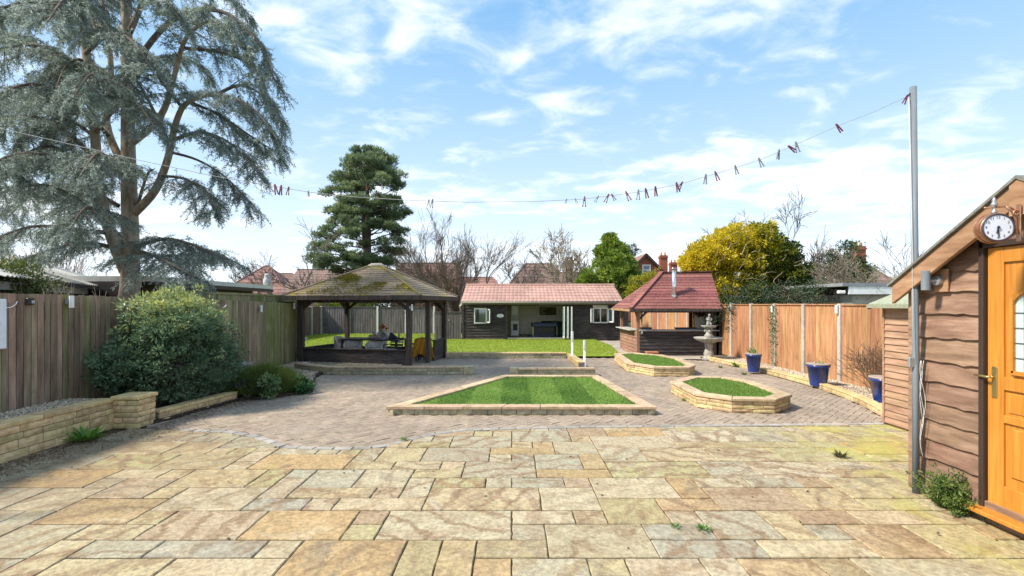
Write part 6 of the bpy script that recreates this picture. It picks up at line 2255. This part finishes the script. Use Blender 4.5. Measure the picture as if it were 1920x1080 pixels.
# ------------------------------------------------------------------ leafless trees
bare_tree('leafless tree with dense upright twigs just right of the pine', 862, 560, 29, 9.6, 5, .42, 6, r0=.085, fan=.30, trunk_frac=.34, kids=(3, 4), up=.07, rmin=.007)
bare_tree('leafless leaning tree left of the pine, above the gazebo eave', 575, 560, 27, 6.6, 4, .5, 2, r0=.075, fan=.35, trunk_frac=.42, kids=(3, 4), up=.04, rmin=.011, lean=(-.30, 0))
bare_tree('pale leafless tree behind the garden room', 1064, 560, 40, 9.0, 5, .55, 3, mat=m_ptwig, r0=.10, fan=.35, trunk_frac=.36, kids=(3, 4), up=.06, rmin=.016)
bare_tree('greyish leafless tree left of the pale one behind the garden room', 985, 560, 44, 8.2, 4, .6, 3, r0=.08, fan=.45, trunk_frac=.36, kids=(3, 4), up=.05, rmin=.016)
bare_tree('small leafless tree far behind the pink pyramid roof', 462, 540, 60, 8.6, 4, .6, 2, r0=.09, fan=.3, trunk_frac=.40, kids=(3, 4), up=.05, rmin=.02)
bare_tree('thin leafless tree rising behind the yellow-green tree', 1440, 560, 24, 6.6, 5, .5, 3, r0=.06, fan=.35, trunk_frac=.42, kids=(2, 4), up=.08, rmin=.009)
bare_tree('grey leafless tree between the yellow-green tree and the dark evergreen', 1520, 560, 22, 5.4, 5, .6, 4, r0=.05, fan=.6, trunk_frac=.38, kids=(3, 4), up=.05, rmin=.009)
bare_tree('thin leafless sapling behind the steel post', 1700, 560, 26, 5.6, 4, .5, 2, r0=.04, fan=.3, trunk_frac=.45, kids=(2, 4), up=.08, rmin=.010)
bare_tree('pale leafless shrub in front of the dark evergreen at the right', 1560, 570, 17.5, 4.2, 5, .65, 6, mat=m_ptwig, r0=.035, fan=.75, trunk_frac=.42, kids=(3, 4), up=.02, rmin=.007)
bare_tree('pale tangled leafless shrub low behind the right fence', 1480, 570, 16.5, 3.0, 4, .7, 6, mat=m_ptwig, r0=.03, fan=.9, trunk_frac=.42, kids=(3, 4), up=.0, rmin=.007)


def twig_hedge(label, x0, x1, ytop, Y, depth, n, mat, rs=1.0, name='twig_hedge'):
    a, b = S(x0, 571, Y)[0], S(x1, 571, Y)[0]
    t = thing(name, label, 'hedge', ((a + b) / 2, Y, 0))
    segs = []
    top = S(x0, ytop, Y)[2]
    for k in range(n):
        x = rng.uniform(a, b)
        y = Y + rng.uniform(0, depth)
        prof = max(.45, 1 - ((x - (a + b) / 2) / ((b - a) / 2)) ** 2 * .45)
        h = top * prof * rng.uniform(.55, 1.03)
        p = np.array([x, y, rng.uniform(0, .6)])
        d = np.array([rng.normal() * .22, rng.normal() * .2, 1])
        pts = [p]
        for i in range(4):
            d = d + rng.normal(size=3) * .14
            d /= np.linalg.norm(d)
            pts.append(pts[-1] + d * h / 4)
        segs.append((pts, [.022 * rs, .018 * rs, .014 * rs, .011 * rs, .008 * rs]))
        for j in range(5):
            i = rng.integers(1, 4)
            e = d + rng.normal(size=3) * .55
            e /= np.linalg.norm(e)
            l = h * rng.uniform(.15, .32)
            segs.append(([pts[i], pts[i] + e * l * .5, pts[i] + e * l + rng.normal(size=3) * .05], [.010 * rs, .008 * rs, .006 * rs]))
    tubes_obj('twigs', segs, mat, t, 3, 3)
    return t


twig_hedge('brown twiggy leafless hedge between the pine and the garden room', 745, 880, 487, 29.5, 2.5, 520, m_btwig)
twig_hedge('pinkish brown leafless scrub behind the gazebo roof at the left', 530, 640, 520, 30, 2.0, 260, m_btwig)
twig_hedge('brown leafless scrub over the left fence under the cedar', 20, 190, 545, 8.0, .6, 170, m_ptwig, .35)
twig_hedge('pinkish leafless thicket far left behind the corrugated roof', -40, 140, 440, 26, 2.0, 260, m_btwig)


def leafy(name, label, cat, base, centers, n_clump, leaf_per, L, W, mat, lo=.2, hi=.8, trunk=True, rad=(.12, .25), up=.35, rcol=None, trunk_m=None, squash=.8):
    """a crown of many small leaf clumps spread through lobes (c, r3)"""
    t = thing(name, label, cat, base)
    Ps, Ds, Rs, segs = [], [], [], []
    for c, r3 in centers:
        c = np.array(c, float)
        r3 = np.array(r3, float)
        if trunk:
            segs.append((bez(np.array(base) + np.array([0, 0, .05]), c, 0, 5, .05), [.05, .045, .035, .025, .012]))
        for k in range(n_clump):
            a = rdir(1)[0]
            f = rng.uniform(.25, 1) ** .45 * (rng.uniform(1.05, 1.22) if rng.random() < .10 else 1)
            q = c + a * r3 * f
            if q[2] < .05:
                continue
            if trunk and k % 3 == 0:
                segs.append((bez(c, q, 0, 3, .04), [.012, .009, .004]))
            rr = rng.uniform(*rad)
            d = rdir(leaf_per)
            Ps.append(q + d * rr * np.array([1, 1, squash]) * rng.uniform(.3, 1, (leaf_per, 1)))
            Ds.append(d + a * .35 + np.array([0, 0, up]))
            base_c = rng.uniform(lo, hi) if rcol is None else rcol(q, a)
            Rs.append(np.clip(base_c + rng.normal(size=leaf_per) * .12, 0, 1))
    if segs:
        tubes_obj('trunk', segs, trunk_m or m_twig, t, 6, 4)
    P, D, R = map(np.concatenate, (Ps, Ds, Rs))
    leaf_obj('crown' if cat == 'tree' else 'foliage', P, D, rng.uniform(.6, 1.15, len(P)) * L, rng.uniform(.8, 1.15, len(P)) * W, mat, t, R)
    return t


# bright green conifer
m_conif = leafmat('conifer_leaf', [(0, (.06, .11, .022)), (.5, (.20, .30, .04)), (1, (.40, .49, .085))], .35)
cx_, cyc, cz_ = S(1146, 440, 33)
C = []
for py, w in ((446, 7), (452, 11), (462, 19), (474, 27), (487, 36), (502, 46), (518, 54), (535, 58), (552, 60)):
    p = S(1146 + rng.uniform(-3, 3), py + 4, 33)
    C.append((p, (w * 33 / FPX, w * 33 / FPX, .40)))
for k in range(30):
    f = rng.random() ** .7
    py, w = 452 + 90 * f, 8 + 52 * f
    a = rng.uniform(0, 2 * PI)
    p = S(1146 + w * 1.02 * math.cos(a), py, 33 + w * 33 / FPX * math.sin(a))
    C.append((p, (.30, .30, .36)))
leafy('conifer_tree', 'bright green conical evergreen behind the garden room', 'tree', (cx_, 33, 0), [(c, tuple(np.array(r) * .92)) for c, r in C], 46, 44, .22, .075, m_conif, .1, .95, True, (.12, .27), .55)
# small dark pine top
m_dkgreen = leafmat('dark_evergreen', [(0, (.012, .028, .014)), (.5, (.035, .065, .028)), (1, (.08, .125, .05))], .15)
p = S(1183, 470, 55)
leafy('pine_tree', 'small dark pine top far behind the green conifer', 'tree', (p[0], 55, 0), [(S(1183, 464, 55), (.55, .5, .35)), (S(1176, 472, 55), (.5, .5, .3)), (S(1190, 473, 55), (.5, .5, .3)), (S(1183, 482, 55), (.5, .5, .4))], 7, 40, .28, .06, m_dkgreen, .2, .7, True, (.2, .4), .5)
# yellow-green tree
m_yel = leafmat('yellow_ivy', [(0, (.028, .055, .010)), (.28, (.075, .115, .014)), (.5, (.25, .245, .014)), (.75, (.50, .41, .015)), (1, (.70, .56, .04))], .4)
YY = 19.0


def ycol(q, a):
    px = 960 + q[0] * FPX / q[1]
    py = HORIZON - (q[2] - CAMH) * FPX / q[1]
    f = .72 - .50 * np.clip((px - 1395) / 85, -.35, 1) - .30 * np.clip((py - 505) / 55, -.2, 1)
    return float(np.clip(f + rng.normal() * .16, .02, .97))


yc = [((1400, 450), (1.25, 1.3, .75)), ((1345, 475), (1.1, 1.2, .7)), ((1310, 495), (.65, .9, .62)), ((1440, 480), (1.1, 1.2, .8)), ((1385, 505), (1.5, 1.3, .75)), ((1470, 520), (1.0, 1.2, .7)), ((1420, 545), (1.6, 1.2, .55)), ((1340, 540), (.9, 1.0, .6)), ((1500, 550), (.8, 1.0, .4))]
b = S(1400, 570, YY)
yt = leafy('ivy_tree', 'round yellow-green tree behind the right fence beside the bar', 'tree', (b[0], YY, 0), [(S(px, py, YY), r) for (px, py), r in yc], 190, 60, .10, .062, m_yel, rad=(.11, .24), up=.2, rcol=ycol, trunk_m=m_ptwig)
segs = []
for k in range(22):
    px, py = rng.uniform(1330, 1500), rng.uniform(440, 560)
    p = np.array(S(px, py, YY - 1.25 - .2 * rng.random()))
    d = np.array([rng.uniform(-.2, 1), rng.uniform(-.3, .1), rng.uniform(-.2, .7)])
    d /= np.linalg.norm(d)
    l = rng.uniform(.35, .85)
    segs.append(([p, p + d * l * .35 + rng.normal(size=3) * .05, p + d * l * .7 + rng.normal(size=3) * .08, p + d * l], [.012, .010, .008, .005]))
for s in segs:
    tubes_obj('dead_branch', [s], m_ptwig, yt, 4, 4)
segs, tips = [], []
for px, py in ((1300, 480), (1330, 455), (1375, 430), (1400, 425), (1425, 430), (1450, 450)):
    p = S(px, py, YY)
    grow(segs, tips, p, (rng.normal() * .4, 0, 1), .014, .45, 0, 2, .5, .05, (3, 4), .6)
tag(tubes_obj('bare_twigs', segs, m_twig, yt, 3, 3), kind='stuff')
# dark evergreen at right and others
b = S(1598, 570, 21)
leafy('evergreen_tree', 'dark evergreen tree behind the pale shrub at the right', 'tree', (b[0], 21, 0), [(S(1583, 484, 21), (.65, .7, .7)), (S(1596, 520, 21), (.75, .9, .8)), (S(1568, 520, 21.4), (.7, .9, .8)), (S(1590, 550, 21), (.9, 1, .7))], 75, 36, .10, .045, leafmat('evergreen2', [(0, (.014, .032, .012)), (.5, (.045, .085, .024)), (1, (.12, .18, .05))], .2), .2, .75, True, (.12, .26), .3)
leafy('yellow_shrub', 'yellowish shrub between the garden room and the bar roof', 'shrub', (S(1208, 560, 26)[0], 26, 0), [(S(1200, 530, 26), (.55, .5, .5)), (S(1222, 525, 26), (.5, .5, .5)), (S(1190, 550, 26), (.5, .5, .5))], 50, 40, .09, .05, leafmat('yellow_shrub_leaf', [(0, (.10, .14, .01)), (.5, (.28, .28, .015)), (1, (.42, .36, .03))], .3), .3, .9)
hedges = [('green hedge over the back fence seen under the gazebo roof', 615, 690, 567, 30, .5, m_conif), ('dark green hedge over the back fence right of the gazebo post', 700, 770, 566, 30.5, .6, m_dkgreen), ('dark green undergrowth behind the right fence', 1380, 1550, 550, 15.4, .55, m_dkgreen),
          ('green undergrowth over the left fence under the cedar', -60, 60, 530, 8.6, .40, leafmat('undergrowth', [(0, (.03, .05, .012)), (.6, (.09, .13, .03)), (1, (.22, .22, .06))], .25)),
          ('dark evergreen shrub at the left behind the gazebo ridge', 640, 745, 500, 34, .9, m_dkgreen)]
for lab, x0, x1, py, Y, r, mt in hedges:
    b = S((x0 + x1) / 2, py, Y)
    C = []
    for px in np.linspace(x0, x1, 7):
        p = S(px, py + 6 + rng.uniform(-4, 6), Y + rng.uniform(-.2, .2))
        C.append((p, (r * 1.1, r * .8, r)))
        C.append(((p[0], p[1], p[2] - r * 1.2), (r * 1.1, r * .8, r)))
    leafy('hedge', lab, 'hedge', (b[0], Y, 0), C, 26, 34, .10 if Y > 20 else .06, .05 if Y > 20 else .032, mt, .2, .8, False, (.12, .25), .3)

# ------------------------------------------------------------------ the big bush by the pier
m_bush = leafmat('bush_leaf', [(0, (.03, .065, .032)), (.35, (.105, .185, .10)), (.6, (.20, .295, .16)), (.8, (.32, .39, .15)), (1, (.50, .50, .15))], .4, .4, .5)
BC = np.array([-5.50, 8.0, .95])


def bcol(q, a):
    return float(np.clip(.38 + .13 * rng.normal() + .45 * np.clip((q[2] - 1.25) / .5, 0, 1), .02, 1))  # sunlit top painted in: leaf colour goes lighter and yellower with height


C = [((-5.60, 8.1, 1.05), (.78, 1.15, .90)), ((-5.38, 7.7, .72), (.58, .7, .62)), ((-5.85, 7.4, .75), (.40, .6, .40)), ((-5.35, 8.4, .78), (.52, .65, .62)), ((-5.65, 8.1, 1.45), (.68, .85, .48)), ((-5.45, 7.9, 1.25), (.5, .6, .45))]
bu = leafy('evergreen_bush', 'big rounded dark green bush with sunlight painted yellow on its top beside the stone pier', 'shrub', (-5.5, 8.0, .05), C, 200, 44, .062, .023, m_bush, rad=(.06, .15), up=.25, rcol=bcol, squash=.7)
# ornamental grass, leafy plants, weeds
m_ograss = leafmat('tuft_grass', [(0, (.05, .075, .02)), (.5, (.10, .15, .03)), (.8, (.17, .21, .05)), (1, (.28, .24, .10))], .3)
gx, gy = -4.75, 9.25
t = thing('grass_clump', 'soft mounded green grass clump at the edge of the left bed', 'grass', (gx, gy, .05))
n = 9000
th_ = rng.uniform(0, 2 * PI, n)
rr = np.sqrt(rng.random(n))
P = np.stack([gx + .58 * rr * np.cos(th_), gy + .62 * rr * np.sin(th_), np.full(n, .05) + .25 * (1 - rr ** 2)], -1)
D = np.stack([np.cos(th_) * rr * .8 + rng.normal(size=n) * .22, np.sin(th_) * rr * .8 + rng.normal(size=n) * .22, .95 - .35 * rr], -1)
leaf_obj('blades', P, D, rng.uniform(.18, .36, n), .008, m_ograss, t, np.clip(.25 + .5 * rng.random(n), 0, 1))
MB().lathe([(.50, 0), (.42, .14), (.22, .24), (.03, .27)], (gx, gy, .03), 16).build('crown_base', m_soil, t)
m_lp = leafmat('light_leaf', [(0, (.06, .12, .04)), (.6, (.14, .24, .09)), (1, (.30, .38, .20))], .3)
leafy('leafy_plant', 'light green leafy plant before the soft grass clump', 'plant', (-4.38, 8.72, .05), [((-4.38, 8.72, .25), (.16, .16, .22))], 26, 26, .07, .032, m_lp, .3, .9, True, (.05, .09), .4)
leafy('leafy_plant', 'low dark green plant right of the soft grass clump at the paving edge', 'plant', (-4.05, 9.25, .05), [((-4.08, 9.25, .15), (.26, .22, .14))], 34, 26, .07, .035, leafmat('mid_leaf', [(0, (.015, .05, .02)), (.6, (.04, .12, .04)), (1, (.09, .20, .07))], .25), .2, .8, True, (.05, .09), .4)
leafy('leafy_plant', 'dull purplish low plant left of the soft grass clump', 'plant', (-4.72, 8.62, .05), [((-4.72, 8.66, .18), (.28, .2, .16))], 36, 26, .05, .022, leafmat('dull_leaf', [(0, (.02, .02, .02)), (.6, (.05, .05, .045)), (1, (.10, .12, .06))], .2), .2, .8, True, (.05, .09), .4)
# stone bowl behind the grass clump
x0, y0 = S(452, 680, 10.6)[:2]
t = thing('stone_bowl', 'round stone planter bowl behind the soft grass clump', 'pot', (x0, y0, .05))
MB().lathe([(.14, 0), (.16, .02), (.20, .28), (.24, .33), (.24, .385), (.21, .385), (.20, .33), (.02, .32)], (x0, y0, .05), 22).build('bowl', m_stonef, t, True)


def rosette(name, label, loc, n, L, W, mat, spread=.9, cat='weed', zup=.7):
    t = thing(name, label, cat, loc)
    a = rng.uniform(0, 2 * PI, n)
    D = np.stack([np.cos(a) * spread, np.sin(a) * spread, zup * rng.uniform(.3, 1.3, n)], -1)
    P = np.array(loc) + D * .01 + rng.normal(size=(n, 3)) * .012 * np.array([1, 1, .2])
    leaf_obj('leaves', P, D, rng.uniform(.5, 1.1, n) * L, W, mat, t, flat=.5)
    return t


m_weed = leafmat('weed_leaf', [(0, (.05, .12, .02)), (.5, (.11, .24, .035)), (1, (.22, .36, .08))], .35)
rosette('foxglove_weed', 'bright green leafy weed at the foot of the yellow retaining wall', (-5.30, 6.02, .0), 42, .26, .055, m_weed, .8, zup=.85)
t = thing('wall_plant', 'straggly green plant growing at the foot of the brown shed', 'plant', (3.62, 4.02, 0))
Ps, Ds, segs = [], [], []
for k in range(70):
    p = np.array([3.66 + rng.normal() * .025, 4.02 + rng.normal() * .075, 0.0])
    d = np.array([-.2 + rng.normal() * .2, rng.normal() * .3, rng.uniform(.5, 1.3)])
    d /= np.linalg.norm(d)
    L = rng.uniform(.12, .34)
    pts = [p]
    for i in range(6):
        d = d + rng.normal(size=3) * .13
        d[2] -= .08
        d /= np.linalg.norm(d)
        nx_ = pts[-1] + d * L / 6
        nx_[0] = min(nx_[0], SX - .07)
        nx_[2] = max(nx_[2], .012)
        pts.append(nx_)
        for _ in range(11):
            Ps.append(nx_ + rng.normal(size=3) * .012)
            Ds.append(rng.normal(size=3) + d * .5 + np.array([-.2, 0, .25]))
    segs.append((pts, [.004] * 7))
tubes_obj('stems', segs, m_weed.copy() if False else m_ptwig, t, 4, 3)
leaf_obj('foliage', np.array(Ps), np.array(Ds), rng.uniform(.022, .048, len(Ps)), .012, leafmat('feathery_leaf', [(0, (.05, .10, .02)), (.5, (.12, .20, .04)), (1, (.24, .30, .08))], .35), t)
for lab, px, py, s in (('small dry weed on the right of the patio', 1577, 858, .11), ('small weed in a patio joint near the bottom right', 1318, 995, .07), ('tiny weed in a patio joint left of the other one', 1266, 990, .05),
                       ('small weed tuft at the corner where patio meets block paving', 757, 826, .06), ('tiny weed at the foot of the nearer octagonal planter', 1284, 752, .09), ('small weed at the foot of the farther octagonal planter', 1184, 697, .12),
                       ('small green weed beside the curved stone edging', 1350, 690, .10), ('weed tuft along the curved stone edging near the first pot', 1395, 703, .10), ('green weed in the gravel beside the fountain', 1380, 688, .22), ('small weed by the gazebo right rear post', 845, 670, .14),
                       ('small green weed on the gazebo front wall gravel', 610, 678, .22)):
    gx, gy = G(px, py)
    rosette('joint_weed', lab, (gx, gy, .0), 40, s, s * .16, m_weed if 'dry' not in lab else leafmat('dry_weed', [(0, (.06, .05, .03)), (1, (.16, .16, .06))], .2), .7)
# dry shrub before the orange fence, ivy on its post
x0, y0 = 6.80, 8.75
t = thing('dry_shrub', 'leafless brown shrub against the orange fence behind the third pot', 'shrub', (x0, y0, .05))
segs, tips = [], []
for k in range(26):
    a = rng.uniform(0, 2 * PI)
    d = np.array([math.cos(a) * .18 - .12, math.sin(a) * .75, 1.0])
    grow(segs, tips, (x0 - .1 + rng.normal() * .05, y0 + rng.normal() * .12, .05), d / np.linalg.norm(d), .008, .50, 0, 3, .45, .05, (2, 3), .72)
segs = [([np.array([min(q[0], 6.96), q[1], q[2]]) for q in p], [max(x, .0032) for x in r]) for p, r in segs]
tubes_obj('twigs', segs, m_btwig, t, 4, 3)
t = thing('climbing_ivy', 'thin ivy climbing one concrete post of the orange fence', 'plant', (6.93, 12.87, .05))
n = 420
P = np.stack([6.92 + rng.normal(size=n) * .02, 12.87 + rng.normal(size=n) * .07, rng.uniform(.1, 1.72, n) ** 1.0], -1)
P = P[rng.random(n) < .25 + .75 * (P[:, 2] / 1.7)]
leaf_obj('leaves', P, rng.normal(size=(len(P), 3)) + np.array([-.6, 0, .1]), .05, .04, m_lp, t)
MB().tube([(6.93, 12.87, .03), (6.92, 12.84, .6), (6.93, 12.9, 1.2), (6.92, 12.86, 1.7)], .008, 5).build('stem', m_ptwig, t)

# ------------------------------------------------------------------ litter
m_litter = leafmat('dead_leaf', [(0, (.035, .022, .014)), (.5, (.10, .06, .03)), (1, (.22, .13, .06))], .1, .8)


def litter(name, lab, pts, L):
    pts = np.array(pts)
    n = len(pts)
    D = rng.normal(size=(n, 3))
    D[:, 2] = np.abs(D[:, 2]) * .18
    o = leaf_obj(name, np.c_[pts, rng.uniform(.002, .008, n)], D, rng.uniform(.4, 1, n) * L, rng.uniform(.4, .8, n) * L * .7, m_litter, None, flat=.85)
    tag(o, lab, 'leaf litter', kind='stuff')


pl = []
for k in range(1600):
    y = rng.uniform(4.6, 6.6)
    pl.append((-5.42 + abs(rng.normal()) * (.28 + .25 * (y > 6)), y))
for k in range(900):
    f = rng.random()
    pl.append((-5.0 + .2 * f + abs(rng.normal()) * .22, 6.6 + 2.2 * f))
for k in range(260):
    pl.append((-4.3 + rng.normal() * .5 + .3, 9.0 + rng.normal() * .35))
litter('leaf_litter', 'dead leaves and soil crumbs gathered along the left stone walls', pl, .035)
pl = [(rng.uniform(-5, 5), rng.uniform(3.0, 10.5)) for k in range(150)] + [(rng.uniform(-4.3, -1.0), rng.uniform(9.5, 11.6)) for k in range(90)]
pl = [p for p in pl if not any(inpoly(p[0], p[1], b) for b in (BED_C, BED_N, BED_F)) and not shed_zone(*p)]
litter('leaf_litter', 'scattered single dead leaves over the paving', pl, .05)
pl = []
for k in range(2600):
    pl.append((rng.uniform(-6.2, -4.5), rng.uniform(6.7, 11)))
pl = [p for p in pl if inpoly(p[0], p[1], BED_L)]
P = np.array(pl)
o = leaf_obj('bed_litter', np.c_[P, np.full(len(P), .06)], rng.normal(size=(len(P), 3)) * np.array([1, 1, .15]) + np.array([0, 0, .1]), .05, .03, m_litter, None, flat=.85)
tag(o, 'dead leaves on the soil under the big bush', 'leaf litter', kind='stuff')
# moss and grit in the joints of the flagstones
pl = []
for k in range(5000):
    i, j = rng.integers(nx0, nx1), rng.integers(9, 23)
    if rng.random() < .5:
        q = (i * CELL + rng.normal() * .004, j * CELL + rng.uniform(0, CELL))
    else:
        q = (i * CELL + rng.uniform(0, CELL), j * CELL + rng.normal() * .004)
    if q[1] < fb(q[0]) - .03 and not shed_zone(*q) and -5.3 < q[0] < 5.2:
        if mnoise.noise(Vector((q[0] * 1.2, q[1] * 1.2, 5))) > .08:
            pl.append(q)
P = np.array(pl)
o = leaf_obj('joint_moss', np.c_[P, np.full(len(P), -.014)], rng.normal(size=(len(P), 3)) * np.array([.6, .6, .3]) + np.array([0, 0, .7]), rng.uniform(.008, .02, len(P)), .007, leafmat('joint_moss_leaf', [(0, (.05, .06, .015)), (.6, (.11, .13, .03)), (1, (.20, .20, .06))], .2), None)
tag(o, 'moss in the joints of the flagstones', 'moss', kind='stuff')
print('CEDAR', NCED, 'PINE', NPINE, 'OBJ', len(bpy.data.objects), 'BLOCKS', len(blocks))
